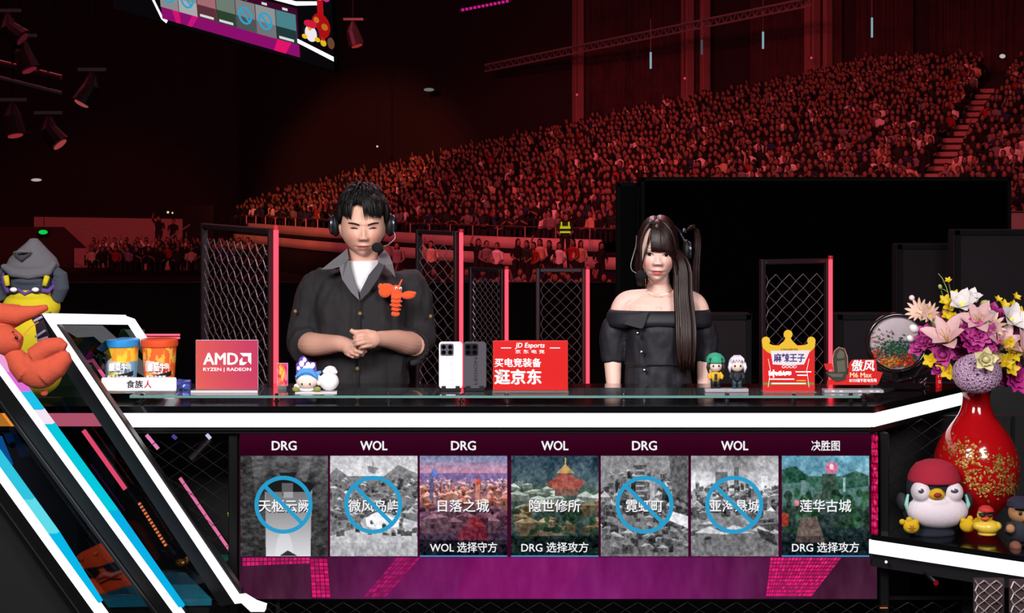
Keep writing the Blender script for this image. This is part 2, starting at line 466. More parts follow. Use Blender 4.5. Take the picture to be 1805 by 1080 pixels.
pier(1242, .32, 'narrow reddish pier just right of the broad one'); pier(1433, .7, 'broad dim pier in the middle of the upper wall'); pier(1459, .25, 'slim pier beside the broad middle pier')
# lighting truss along the top of the wall: chords and rods
tr = thing('lighting_truss', 'long dark truss sloping across the upper wall above the drapes', 'truss', (0, 0, 0))
def along(px, Y, z): return Vector(((px-CX)*Y/F_PX, Y, z))
TA, TB = P(855, 126, 92), P(1430, 10, 76)
M_TRUSS = mat('truss_metal', '#8c888a', .5, .2)
for o_ in ((0, 0, 0), (0, .3, .35), (0, -.3, .35)):
    MB().tube([TA+Vector(o_), TB+Vector(o_)], .05, 6).obj('chord', M_TRUSS, tr)
bz = MB()
for i in range(48):
    p = TA.lerp(TB, i/48); q = TA.lerp(TB, (i+.5)/48); r = TA.lerp(TB, (i+1)/48)
    bz.tube([p, q+Vector((0, .3, .35)), r], .025, 4); bz.tube([p, q+Vector((0, -.3, .35)), r], .025, 4)
bz.obj('lattice', M_TRUSS, tr, kind='stuff')
M_ROD = emis('tube_lamp_glow', '#8fb4c0', .8)
for px, py0, py1, lb in ((1147, 92, 121, 'cool white tube lamp hanging left below the truss'), (1237, 70, 96, 'dim tube lamp hanging beside the twin piers'),
                         (1345, 56, 86, 'cool white tube lamp hanging below the middle of the truss'), (1537, 31, 66, 'cool white tube lamp hanging furthest right')):
    Y = 80; a, c = P(px, py0, Y), P(px, py1, Y)
    t = thing('hanging_lamp', lb, 'lamp', a)
    MB().cyl((0, 0, 0), c-a, .05, seg=8).obj('tube', M_ROD if px != 1237 else emis('tube_lamp_dim', '#54606a', .6), t)
    MB().cyl((0, 0, .02), (0, 0, 1.6), .02, seg=6).obj('cable', M_TRUSS, t)
# small distant points of light
def lamp_dot(px, py, Y, col, r, lb, s=1.0, sx=1.0, hang=True):
    t = thing('indicator_lamp', lb, 'lamp', P(px, py, Y))
    MB().ell((0, 0, 0), (r*sx, r*.6, r), seg=10, rings=6).obj('lens', emis('dot_'+col.strip('#'), col, s), t)
    MB().box((0, r*1.2, 0), (r*2.4*sx, r, r*2.4)).obj('housing', M_BLACK, t)
    if hang: MB().cyl((0, r*1.2, 0), (0, r*1.2, 19.9-t.location.z), .02, seg=5).obj('hanger', M_BLACK, t)
lamp_dot(665, 258, 95, '#c8c8c0', .06, 'tiny white lamp high in the dark above the man'); lamp_dot(756, 158, 95, '#6a6a66', .1, 'faint grey lamp high left of the truss', sx=3)
lamp_dot(64, 317, 95, '#b0a0a0', .09, 'short pale line of light above the grey plush', sx=3.4); lamp_dot(76, 409, 93.5, '#12c84a', .13, 'green exit lamp above the grey plush', sx=2)
lamp_dot(296, 374, 97, '#e8dcb0', .07, 'small pale twin lamp, left one above the red wall'); lamp_dot(304, 375, 97, '#d8b890', .06, 'small pale twin lamp, right one above the red wall')
lamp_dot(1104, 199, 88, '#c0b030', .12, 'yellow lamp at the top edge of the crowd', sx=1.6); lamp_dot(1767, 99, 76, '#c0b0b0', .1, 'small white lamp high on the right wall', sx=1.4)
lamp_dot(1017, 167, 87, '#c04040', .07, 'red dot lamp on the leftmost pier'); lamp_dot(1207, 138, 83, '#c04040', .07, 'red dot lamp on the broad left pier'); lamp_dot(1430, 102, 81, '#c04040', .07, 'red dot lamp on the middle pier')

# ---- crowd
SKIN_C = mat('crowd_skin', '#80604f', .8); HAIR_C = mat('crowd_hair', '#0c0808', .9); SEAT_C = mat('crowd_trousers', '#16131a', .9)
SHIRTS = [('white', '#e0d8d4'), ('black', '#0e0c10'), ('grey', '#77706e'), ('red', '#8c2820'), ('blue', '#20304c'), ('cream', '#c4a98c'), ('dark green', '#1c2a20')]
SH_M = [mat('crowd_shirt_'+n.replace(' ', '_'), c, .9) for n, c in SHIRTS]
def person_mb(pose, stand=False):
    m = MB(); r = random.Random(pose)
    hz = 1.52 if stand else .78; lean = r.uniform(-.03, .05)
    m.mi = 0; m.ell((lean, -.02, hz), (.085, .1, .12), seg=7, rings=5)
    m.mi = 1; m.ell((lean, .02, hz+.035), (.1, .1, .115 if pose % 2 else .13), seg=7, rings=5)
    if pose % 2 == 0: m.ell((lean, .05, hz-.08), (.105, .06, .17), seg=6, rings=4)
    m.mi = 2
    z0 = hz-.62
    m.tube([(lean*.5, .03, z0), (lean*.6, .02, z0+.25), (lean, .0, z0+.42), (lean, 0, z0+.5)], [.16, .17, .2, .07], 8, flat=.6)
    for sx in (-1, 1):
        x = sx*.2
        if pose in (1, 4) and sx == (1 if pose == 1 else -1): pts = [(x, 0, z0+.44), (x*1.5, -.08, z0+.62), (x*1.1, -.12, z0+.88)]
        elif pose == 3: pts = [(x, 0, z0+.42), (x*1.4, -.1, z0+.2), (x*.3, -.24, z0+.34)]
        else: pts = [(x, 0, z0+.42), (x*1.25, -.03, z0+.16), (x*.8, -.22, z0+.06)]
        m.mi = 2; m.tube(pts[:2], [.06, .05], 5)
        m.mi = 0; m.tube(pts[1:], [.045, .03], 5)
    m.mi = 3
    for sx in (-1, 1):
        if stand: m.tube([(sx*.09, .02, z0+.02), (sx*.1, 0, .45), (sx*.1, .0, 0)], [.1, .07, .05], 6)
        else: m.tube([(sx*.1, .02, z0+.05), (sx*.12, -.38, z0+.03), (sx*.12, -.4, -.25)], [.09, .075, .05], 5)
    return m
POSES = 6
PW = [0, 2, 3, 5, 0, 2, 5, 0, 5, 1, 3, 4]
PDESC = ['long hair', 'short hair and one arm up', 'long hair leaning', 'short hair and hands at the face', 'long hair and one arm up', 'short hair']
protos = {}
for si in range(len(SHIRTS)):
    for po in range(POSES): protos[(si, po)] = person_mb(po).mesh('audience_member', [SKIN_C, HAIR_C, SH_M[si], SEAT_C])
seats = []
for k in range(NR-1):
    n = int(LLEN*1.25/.5)
    for j in range(n):
        s = (j+.5*(k % 2))/n+random.uniform(-.0012, .0012)
        if not 0.0 < s < 1: continue
        d = k*PITCH+.3+random.uniform(-.16, .16); x, y, dm, nn = stand_pt(s, d)
        if d > dm-.5 or random.random() < .10: continue
        z = ZF+k*RISE+random.uniform(-.10, .09)
        px = CX+x/y*F_PX; py = HZ-(z+.6-CAMZ)/y*F_PX
        if not -20 < px < 1830: continue
        # the aisle at the right of the stand
        ax = 1650+(300-py)*.62
        if abs(px-ax) < 26: continue
        if 1125 < px < 1775 and py > 335: continue     # behind the black partition
        seats.append((y, x, z, math.atan2(nn[1], nn[0])-PI/2))
seats.sort()
near = seats[:185]; far = seats[185:]
print('crowd seats', len(seats))
shp = [0, 1, 1, 1, 1, 1, 2, 2, 3, 4, 4, 5, 6, 6, 1]
for i, (y, x, z, rz) in enumerate(near):
    si = random.choice(shp); po = random.choice(PW)
    o = link('audience_member', protos[(si, po)], None, (x, y, z+.12), (0, 0, rz+random.uniform(-.3, .3)))
    o.scale = (1.12,)*3
    px = CX+x/y*F_PX
    zone = 'left of the woman' if px < 1120 else 'over the woman' if px < 1240 else 'over the crown sign' if px < 1440 else 'left of the aisle' if px < 1650 else 'right of the aisle'
    o['label'] = '%s shirt spectator, %s, seated %s' % (SHIRTS[si][0], PDESC[po], zone)
    o['category'] = 'person'; o['group'] = '%s shirt spectators, %s, %s' % (SHIRTS[si][0], PDESC[po], zone)
# the rest of the crowd, too many to count: one object
arr = {}
for key, me in protos.items():
    v = np.empty(len(me.vertices)*3, 'f'); me.vertices.foreach_get('co', v)
    bm = bmesh.new(); bm.from_mesh(me); bmesh.ops.triangulate(bm, faces=bm.faces)
    f = np.array([[q.index for q in p.verts] for p in bm.faces]); mi = np.array([p.material_index for p in bm.faces]); bm.free()
    mi = np.where(mi == 2, 10+key[0], mi); arr[key] = (v.reshape(-1, 3), f, mi)
V, Fc, MI, off = [], [], [], 0
for (y, x, z, rz) in far:
    si = random.choice(shp); v, f, mi = arr[(si, random.choice(PW))]
    a = rz+random.uniform(-.6, .6); c, s_ = math.cos(a)*1.12, math.sin(a)*1.12
    V.append(np.column_stack([v[:, 0]*c-v[:, 1]*s_+x, v[:, 0]*s_+v[:, 1]*c+y, v[:, 2]*1.12+z+.12])); Fc.append(f+off); MI.append(mi); off += len(v)
MI = np.concatenate(MI); MI = np.where(MI >= 10, MI-10+3, np.where(MI == 3, 2, MI))
np_obj('crowd', np.concatenate(V), np.concatenate(Fc), [SKIN_C, HAIR_C, SEAT_C]+SH_M, mi=MI,
       label='dense distant crowd filling the upper rows of the red lit stand', category='crowd', kind='stuff')
# aisle stairs
ast = thing('aisle_stairs', 'pale reddish flight of aisle stairs climbing the right of the stand', 'stairs', (0, 0, 0))
ast_m = mat('aisle_concrete', '#a08078', .85)
for k in range(22):
    for s in np.linspace(.6, 1, 300):
        x, y, dm, nn = stand_pt(s, k*PITCH+.4); z = ZF+k*RISE
        px = CX+x/y*F_PX; py = HZ-(z-CAMZ)/y*F_PX
        if px > 1650+(300-py)*.62:
            MB().box((0, 0, .09), (1.0, .85, .18)).obj('step', ast_m, ast, loc=(x, y, z), rot=(0, 0, math.atan2(nn[1], nn[0])-PI/2)); break

# ---- people standing and sitting in front of the parapet
SP = {}
def bystander(px, py_feet, Y, shirt, lb, stand=True, sc=1.0, rz=0.0):
    p = P(px, py_feet, Y); si = [n for n, _ in SHIRTS].index(shirt); po = int(px) % 6
    if (si, po, stand) not in SP:
        SP[(si, po, stand)] = person_mb(po, stand).mesh('bystander', [SKIN_C, HAIR_C, SH_M[si], SEAT_C])
    o = link('bystander', SP[(si, po, stand)], None, p, (0, 0, rz)); o.scale = (sc,)*3
    o['label'] = lb; o['category'] = 'person'
    return o
cells = [(844, 'black', 'person sitting at the left end of the group before the pale parapet'), (857, 'grey', 'person in grey with arm bent, second in the group before the parapet'),
         (875, 'white', 'person in a white shirt, third in the group before the parapet'), (912, 'black', 'dark haired person in black left of centre before the parapet'),
         (926, 'dark green', 'person leaning in beside the one in black before the parapet'), (938, 'red', 'person in a red top near the middle of the parapet'),
         (952, 'cream', 'person in a cream top near the middle of the parapet'), (966, 'black', 'person in black right of the cream top'), (984, 'white', 'person in white right of the middle of the parapet'),
         (1008, 'red', 'person in red at the right part of the parapet'), (1022, 'cream', 'person in cream beside the red top at the right'), (1058, 'black', 'person in black resting arms on the rail furthest right')]
for i, (px, sh, lb) in enumerate(cells): bystander(px, 505 + (i % 3)*3, 58, sh, lb, sc=1.0, rz=random.uniform(-.5, .5))
bystander(668, 507, 60, 'black', 'person in black seen just right of the man\'s microphone'); bystander(700, 508, 60, 'grey', 'person in grey behind the second fence panel from the left')
bystander(760, 506, 60, 'cream', 'person in cream seen through the second mesh panel'); bystander(996, 466, 62, 'dark green', 'steward in a vest standing on the walkway above the parapet', sc=1.15)
v = MB(); v.box((0, -.14, 1.2), (.34, .04, .08)); v.box((0, -.14, 1.05), (.34, .04, .06)); v.box((-.12, -.14, 1.3), (.05, .04, .16)); v.box((.12, -.14, 1.3), (.05, .04, .16))
for o in COL.objects:
    if o.get('label', '').startswith('steward'): v.obj('reflective_bands', emis('vest_yellow', '#c8c020', .8), o)
# lower crowd: a low front block of audience, seen as a dim band
def block(x0, x1, py, Y, rows, lb, pitch=.55, dens=.9, grp=None):
    n = 0
    for r_ in range(rows):
        yy = Y-r_*1.0; a, c = P(x0, py, yy), P(x1, py, yy); m = int((c.x-a.x)/pitch)
        for i in range(m):
            if random.random() > dens: continue
            si = random.choice(shp); po = random.randrange(POSES)
            o = link('audience_member', protos[(si, po)], None, (a.x+(i+random.uniform(-.2, .2))*pitch, yy, -2.25+(rows-r_)*.12-.2), (0, 0, random.uniform(-.4, .4)))
            o.scale = (1.12,)*3
            o['label'] = (lb % SHIRTS[si][0]) + ', ' + PDESC[po]; o['category'] = 'person'; o['group'] = o['label']; n += 1
    return n
block(600, 1110, 500, 57, 3, '%s shirt spectator below the parapet')
block(165, 470, 480, 88, 4, '%s shirt spectator in the dim far left block')

# ---- far left: walls, gangway, people on it
Yl = 97
b = MB(); b.prism([(P(x, y, Yl).x, P(x, y, Yl).z) for x, y in ((60, 382), (328, 386), (328, 450), (250, 470), (60, 470))], Yl, Yl+.3)
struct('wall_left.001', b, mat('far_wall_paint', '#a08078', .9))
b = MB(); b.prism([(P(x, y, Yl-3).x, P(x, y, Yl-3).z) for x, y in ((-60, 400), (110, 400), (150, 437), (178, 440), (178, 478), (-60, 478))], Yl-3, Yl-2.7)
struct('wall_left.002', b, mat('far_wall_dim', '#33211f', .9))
t = thing('door_panel', 'pale reddish double door panel at the far left beside the stairs', 'door', P(154, 478, Yl-3.3))
MB().box((0, 0, .65), (1.45, .1, 1.3)).obj('left_leaf', mat('far_wall_paint'), t); MB().box((.9, -.02, .55), (.6, .1, 1.1)).obj('right_leaf', mat('far_wall_paint'), t)
b = MB(); b.box((0, 0, .62), (3.0, .2, 1.24)); b2 = MB(); b2.box((.35, -.12, .45), (.4, .05, .26))
t = thing('gangway_box', 'pale rectangular balcony front at the far left under two standing figures', 'balcony', P(298, 485, Yl-6)); b.obj('front', mat('parapet_paint'), t); b2.obj('vent', M_BLACK, t)
t = thing('gangway_wall', 'dark block closing the gangway right of the far left wall', 'block', P(352, 490, Yl-5)); MB().box((0, 0, 2.0), (1.7, 1, 4.0)).obj('block', M_BLACK, t)
t = thing('stair_rail', 'sloping handrail rising to the right past the two standing figures', 'railing', P(250, 440, Yl-7))
MB().tube([(0, 0, 0), (1.2, 0, .45), (2.6, 0, 1.35)], .04, 6).obj('upper_rail', M_TRUSS, t)
for k in range(5): MB().cyl((k*.6, 0, -.7), (k*.6, 0, .05+k*.22), .025, seg=6).obj('baluster', M_TRUSS, t)
t = thing('stair_rail', 'descending handrail with close balusters left of the balcony front', 'railing', P(185, 415, Yl-7.5))
MB().tube([(-1.3, 0, .5), (0, 0, 0), (1.5, 0, -.85), (1.6, 0, -1.7)], .04, 6).obj('upper_rail', M_TRUSS, t); MB().tube([(-1.3, 0, .2), (0, 0, -.3), (1.5, 0, -1.15)], .03, 6).obj('lower_rail', M_TRUSS, t)
for k in range(9): MB().cyl((.2+k*.16, 0, -.15-k*.09), (.2+k*.16, 0, -1.7), .02, seg=6).obj('baluster', M_TRUSS, t)
bystander(280, 442, Yl-6.5, 'black', 'dark figure standing on the gangway, left one of two', sc=1.15); bystander(305, 442, Yl-6.5, 'black', 'dark figure standing on the gangway, right one of two', sc=1.05)
for px, sh, lb in ((265, 'cream', 'seated person left before the balcony front'), (284, 'red', 'person in red standing before the balcony front'), (275, 'white', 'person in white between the red top and the balcony edge'),
                   (318, 'black', 'person in black crouching right before the balcony front'), (336, 'cream', 'person at the right end of the balcony front'), (243, 'black', 'dark figure left of the balcony front'), (197, 'black', 'dark figure by the descending handrail')):
    bystander(px, 490, Yl-9, sh, lb, sc=.95)

# ---- dark blocks at the right, behind the desk
def slab(px0, px1, py0, Y, z0, m, lb, th=.15, name='stage_partition'):
    a, c = P(px0, py0, Y), P(px1, py0, Y)
    t = thing(name, lb, 'partition', ((a.x+c.x)/2, Y, z0)); W = c.x-a.x; H = a.z-z0
    MB().box((0, 0, H/2), (W, th, H), ch=.01).obj('panel', m, t)
    f = MB(); f.box((-W/2+.02, -th/2-.01, H/2), (.03, .02, H)); f.box((W/2-.02, -th/2-.01, H/2), (.03, .02, H)); f.box((0, -th/2-.01, H-.02), (W, .02, .03))
    f.obj('edge_frame', M_BLACK, t)
slab(1128, 1778, 312, 15, -.1, mat('black_drape', '#030303', 1.0, spec=.1), 'large black partition filling the right background under the crowd')
slab(1086, 1128, 322, 15.4, -.1, mat('black_drape2', '#060406', 1.0), 'narrow dark column left of the large black partition')
G1 = mat('dark_grey_cloth', '#2a2228', .9, noise=(6, .8)); G2 = mat('dark_grey_cloth_b', '#2e262c', .9, noise=(5, .85))
slab(1676, 1840, 404, 10.8, 0, G2, 'tall dark grey panel behind the bouquet at the right edge')
slab(1576, 1676, 429, 11.4, 0, G1, 'lower dark grey panel left of the tall one behind the bouquet')
slab(1470, 1578, 551, 10.2, 0, G1, 'low dark grey panel behind the round plate'); slab(1232, 1322, 551, 10.2, 0, G1, 'low dark grey panel between the woman and the crown sign')
slab(1778, 1900, 372, 50, -2.8, mat('parapet_paint'), 'pale lit parapet end at the right edge beyond the black partition', name='parapet_end')
slab(-40, 1100, 497, 30, FLOOR_Z, mat('barrier_cloth', '#2a1c22', .9, noise=(.6, .3)), 'long low black barrier in front of the seating', name='low_barrier')

# ---- fence panels with neon tubes behind the desk
M_FRAME = mat('fence_frame', '#33262c', .45, .5); M_WIRE = mat('galvanised_wire', '#9c8f94', .4, .7)
NEON = emis('neon_red', (1.0, .034, .055), 3.6)
def chain(W, H, cw, chh, r=.0022):
    m = MB(); nx = int(W/cw)+1
    for i in range(nx):
        x0 = -W/2+i*cw; pts = []; k = 0; z = 0
        while z <= H:
            x = min(max(x0+(cw/2 if (k+i) % 2 else -cw/2), -W/2), W/2); pts.append((x, .003*(1 if k % 2 else -1), z)); z += chh/2; k += 1
        if len(pts) > 1: m.tube(pts, r, 4, caps=False)
    return m
def fence(pxl, pxr, pyl, pyr, Yr, ztop, lb, pxn, pyn, cw=.052, chh=.06, neon_lb=''):
    Yl_ = (CAMZ-ztop)*F_PX/(pyl-HZ); Yr_ = (CAMZ-ztop)*F_PX/(pyr-HZ)
    a, c = P(pxl, pyl, Yl_), P(pxr, pyr, Yr_); W = math.hypot(c.x-a.x, c.y-a.y); rz = math.atan2(c.y-a.y, c.x-a.x)
    t = thing('chain_link_fence', lb, 'fence', ((a.x+c.x)/2, (a.y+c.y)/2, 0), rz)
    for s in (-1, 1): MB().box((s*W/2, 0, ztop/2), (.022, .03, ztop), ch=.004).obj('post', M_FRAME, t)
    MB().box((0, 0, ztop-.012), (W-.022, .028, .022), ch=.004).obj('top_rail', M_FRAME, t)
    MB().box((0, 0, .3), (W-.022, .028, .022), ch=.004).obj('bottom_rail', M_FRAME, t)
    ch = chain(W-.03, ztop-.35, cw, chh).obj('wire_mesh', M_WIRE, t, loc=(0, 0, .31), kind='stuff')
    p = P(pxn, pyn, Yr_-.05)
    n = thing('neon_tube', neon_lb, 'neon light', (p.x, p.y, 0))
    MB().cyl((0, 0, .02), (0, 0, p.z), .0095, seg=12).obj('tube', NEON, n)
    e = MB(); e.cyl((0, 0, p.z-.005), (0, 0, p.z+.012), .012, seg=12); e.cyl((0, 0, 0), (0, 0, .03), .03, seg=12); e.obj('end_cap', mat('neon_cap', '#c02030', .5), n)
fence(360, 479, 393, 402, 0, 1.545, 'chain-link fence panel at the left behind the red-and-pink sign', 486.5, 403, neon_lb='red neon tube on the leftmost fence panel')
fence(738, 805, 404, 407, 0, 1.49, 'chain-link fence panel right behind the man\'s shoulder', 813, 408, neon_lb='red neon tube right of the man')
fence(831, 886, 470, 473, 0, 1.27, 'low purple-tinted fence panel behind the two phones', 893, 473, cw=.022, chh=.04, neon_lb='thin red neon tube behind the red shop sign')
fence(948, 1029, 472, 472, 0, 1.27, 'low fence panel right of the red shop sign', 1036, 473, cw=.03, chh=.06, neon_lb='red neon tube midway between man and woman')
fence(1344, 1458, 457, 455, 0, 1.37, 'chain-link fence panel behind the crown shaped sign', 1464, 455, cw=.036, chh=.066, neon_lb='red neon tube right of the crown shaped sign')

# ---- hanging screen showing the same broadcast, top left (its picture is flat print, built on the real screen)
def screen_builder():
    o_px = Vector((525, 78)); Y0 = 30.0; k = Y0/F_PX
    u = Vector((.251*k, -.165*k, -.078*k)); v = Vector((.0*k, .132*k, -.28*k))   # 3-D step per picture pixel to the right / down
    org = P(525, 78, Y0)
    s = u.length; uh = u.normalized(); vh = (v-uh*v.dot(uh)).normalized(); n = uh.cross(-vh)
    M = Matrix((( uh.x, -n.x, -vh.x), (uh.y, -n.y, -vh.y), (uh.z, -n.z, -vh.z))).transposed()
    M = Matrix([[uh.x, n.x*-1, -vh.x], [uh.y, n.y*-1, -vh.y], [uh.z, n.z*-1, -vh.z]])
    t = thing('hanging_screen', 'large tilted video screen hanging at the top left showing the same desk', 'screen', org, rot=M.to_euler())
    def q(x, y): return ((x-1533)*s, -(y-980)*s)
    W = 1805*s; H = 1080*s; cx, cz = q(902, 540)
    MB().box((cx, .12, cz), (W+.16, .2, H+.1), ch=.02).obj('housing', M_BLACK, t)
    def pl(pts, col, d, st=1.0):
        m = MB(); m.prism([q(*p) for p in pts], -d, -d+.004); return m.obj('picture_shape', emis('scr_'+col.strip('#'), col, st), t)
    def rc(x0, y0, x1, y1, col, d, st=1.0): return pl([(x0, y0), (x1, y0), (x1, y1), (x0, y1)], col, d, st)
    rc(0, 300, 1805, 1080, '#0a070a', .004)
    rc(421, 765, 1545, 1055, '#3c0a28', .010); rc(425, 980, 1548, 1055, '#8a0f6a', .016)
    pl([(520, 980), (580, 980), (585, 1055), (545, 1055)], '#d01470', .022); pl([(1380, 980), (1490, 980), (1440, 1055), (1350, 1055)], '#e01468', .022)
    pl([(690, 980), (740, 980), (680, 1055), (640, 1055)], '#c81478', .022)
    cols = ['#3a3a3c', '#8a8c8c', '#a06a70', '#6d7a70', '#7c7e80', '#8e9092', '#4a8088']
    for i, c in enumerate(cols):
        x = 422+i*159.5; rc(x, 803, x+153, 980, c, .016); rc(x, 900, x+153, 980, ['#8a8a8a', '#a8a8a8', '#5a3038', '#2c4030', '#505254', '#707274', '#203838'][i], .020)
        if i in (0, 1, 4, 5):
            m = MB(); c0 = q(x+77, 888); pts = [(c0[0]+48*s*math.cos(a), -.03, c0[1]+48*s*math.sin(a)) for a in np.linspace(0, 2*PI, 25)]
            m.tube(pts, 6*s, 6); m.tube([(c0[0]-34*s, -.03, c0[1]+34*s), (c0[0]+34*s, -.03, c0[1]-34*s)], 6*s, 6); m.obj('ban_mark', emis('scr_blue', '#2ea0c8'), t)
        else: rc(x+20, 955, x+133, 970, '#d8d8d8', .028)
        rc(x+55, 778, x+95, 792, '#d8d8d8', .022)
    rc(170, 722, 1540, 747, '#ffffff', .012, 1.3); pl([(1540, 722), (1700, 690), (1700, 712), (1540, 747)], '#ffffff', .012, 1.3)
    pl([(1535, 945), (1805, 995), (1805, 1022), (1535, 970)], '#ffffff', .012, 1.3)
    pl([(205, 722), (225, 722), (440, 1062), (415, 1062)], '#f0f0ff', .014, 1.2); pl([(415, 1062), (440, 1040), (470, 1060), (455, 1080)], '#f0f0ff', .014)
    def el(x, y, rx, ry, c, d):
        pl([(x+rx*math.cos(a), y+ry*math.sin(a)) for a in np.linspace(0, 2*PI, 20, endpoint=False)], c, d)
    rc(1700, 640, 1745, 780, '#b01018', .014); el(1720, 830, 70, 75, '#a80f14', .014); el(1690, 800, 20, 18, '#c87020', .018); el(1750, 830, 24, 20, '#b86a1c', .018)
    el(1645, 885, 62, 58, '#15181f', .02); el(1645, 890, 45, 48, '#f0e8ec', .024); el(1645, 833, 48, 24, '#d01840', .028); el(1640, 862, 14, 9, '#e8b020', .032)
    el(1598, 915, 20, 14, '#e8c020', .032); el(1695, 915, 20, 14, '#e8c020', .032); el(1738, 925, 22, 20, '#e0b828', .03); el(1738, 902, 16, 9, '#c02020', .034); el(1795, 915, 26, 34, '#6a4030', .03)
    for (x, y, c) in ((1650, 620, '#e040a0'), (1690, 580, '#f0e8e0'), (1740, 600, '#e8c8d0'), (1780, 580, '#f0d8c8'), (1720, 650, '#d8b8d8'), (1770, 650, '#d02890'), (1700, 540, '#e8d830'), (1790, 620, '#e8d830')):
        el(x, y, 30, 28, c, .02)
    for x in (900, 1500):
        c0 = q(x, 540)
    for xx in (200, 1700):
        a = q(xx, 300); MB().cyl((a[0], .15, a[1]+4), (a[0], .15, a[1]+12), .04, seg=6).obj('hanger', M_TRUSS, t)
screen_builder()
# small rig fittings in the dark at the upper left and right
def rig_light(px, py, Y, lb, ang=.4, gl='#7a2030'):
    t = thing('stage_spotlight', lb, 'spotlight', P(px, py, Y))
    MB().tube([(0, 0, .25), (0, 0, 0), (math.sin(ang)*.35, -.05, -math.cos(ang)*.35)], [.05, .16, .2], 12).obj('body', mat('rig_black', '#3a3034', .4, .5), t)
    MB().ell((math.sin(ang)*.36, -.06, -math.cos(ang)*.36), (.14, .14, .04), rot=(0, -ang, 0), seg=12, rings=6).obj('lens', emis('rig_'+gl.strip('#'), gl, .7), t)
    MB().box((0, 0, .3), (.5, .06, .06)).obj('yoke', M_TRUSS, t)
    MB().cyl((0, 0, .3), (0, 0, 19.9-t.location.z), .02, seg=5).obj('hanger', M_BLACK, t)
rig_light(40, 92, 30, 'dim stage spotlight high at the left, uppermost'); rig_light(14, 48, 30, 'dim stage spotlight at the top left corner', .9, '#501820')
rig_light(162, 152, 30, 'dim stage spotlight right of the left rigging', -.5, '#b05050'); rig_light(22, 205, 30, 'dim stage spotlight low at the left edge', .2, '#a03038'); rig_light(85, 228, 30, 'dim red stage spotlight lowest in the left rigging', .7, '#b04848')
rig_light(622, 56, 40, 'small red spotlight right of the hanging screen', .3, '#a83030')
t = thing('rigging_bar', 'dim metal bar sloping among the spotlights at the upper left', 'truss', P(30, 115, 30))
MB().tube([(-.6, 0, .12), (.8, 0, -.22)], .05, 8).obj('upper_chord', mat('bar_metal', '#b08088', .3, .9), t); MB().tube([(-.6, 0, -.15), (.8, 0, -.5)], .035, 8).obj('lower_chord', M_TRUSS, t)
t = thing('ceiling_light_bar', 'string of magenta lights at the very top of the picture', 'light', P(855, 10, 60))
MB().box((0, .1, 0), (1.9, .1, .12), rot=(0, -.19, 0)).obj('rail', M_BLACK, t)
for k in range(12): MB().box((-.8+k*.145, 0, -.15+k*.028), (.1, .08, .09)).obj('lamp', emis('magenta_lamp', '#c8208c', .9), t)
# ================================================================== DESK
TZ = .998; GZ = 1.020          # desk top and raised glass shelf
M_DESK = mat('desk_black_gloss', '#0b0a0d', .12, coat=.6)
M_BLK = mat('black_lacquer', '#070708', .35)
M_STRIP = emis('led_strip_white', '#ffffff', 1.5)
M_GLASS = mat('tinted_shelf_glass', '#9fb0b2', .03, trans=.92, ior=1.45)
M_GEDGE = mat('glass_edge_teal', '#5f8884', .2, emit='#2a4444', estr=.12)
M_CHROME = mat('chrome', '#c8c4c8', .12, 1.0)
desk = thing('caster_desk', 'long glossy black broadcast desk with a white light strip along its edge', 'desk', (0, 5.6, 0))
def L(p): return (p[0], p[1]-5.6)
top = [(-1.95, 5.35), (1.16, 5.35), (1.62, 5.93), (1.62, 5.97), (-1.95, 5.97)]
b = MB(); b.prism([L(p) for p in top], TZ-.022, TZ, 'xy'); b.obj('desk_top', M_DESK, desk)
b = MB(); b.prism([L(p) for p in [(-1.95, 5.37), (1.15, 5.37), (1.60, 5.94), (1.60, 5.95), (-1.95, 5.95)]], TZ-.09, TZ-.0225, 'xy'); b.obj('under_frame', M_BLK, desk)
def strip(a, c, z0, z1, m, parent, name='light_strip', th=.012, off=(0, 0)):
    a, c = Vector(a), Vector(c); d = (c-a).normalized(); n = Vector((d.y, -d.x))
    if n.y > 0: n = -n
    q = [a, c, c+n*th, a+n*th]; b = MB(); b.prism([(p.x-off[0], p.y-off[1]) for p in q], z0, z1, 'xy'); return b.obj(name, m, parent)
SZ0, SZ1 = TZ-.068, TZ-.0225
xs = (200-CX)*5.35/F_PX
strip((xs, 5.368), (1.152, 5.368), SZ0, SZ1, M_STRIP, desk, off=(0, 5.6)); strip((1.153, 5.368), (1.604, 5.94), SZ0, SZ1, M_STRIP, desk, off=(0, 5.6))
def X(px, Y): return (px-CX)*Y/F_PX
strip((X(45, 5.35), 5.368), (xs-.001, 5.368), SZ0+.003, SZ1, emis('led_strip_pink', '#f07088', 1.0), desk, off=(0, 5.6))
strip((X(-120, 5.35), 5.368), (X(44.5, 5.35), 5.368), SZ0+.003, SZ1, emis('led_strip_orange', '#f09030', 1.0), desk, off=(0, 5.6))
b = MB(); b.prism([L(p) for p in [(-1.9, 5.362), (1.15, 5.362), (1.60, 5.935), (1.60, 5.945), (1.14, 5.372), (-1.9, 5.372)]], SZ0-.012, SZ0-.001, 'xy'); b.obj('lower_trim', M_BLK, desk)
# carcass: back panel, screen recess, left bay
b = MB(); b.box((.14, .22, .455), (3.3, .03, .90)); b.obj('back_panel', mat('bay_black', '#060508', .6), desk)
for x in (X(424, 5.42)-.02, X(1556, 5.42)): MB().box((x, .0, .455), (.03, .42, .90), ch=.003).obj('side_panel', M_BLK, desk)
MB().box((.1, 0.0, .02), (3.3, .4, .04), ch=.004).obj('plinth', M_BLK, desk)
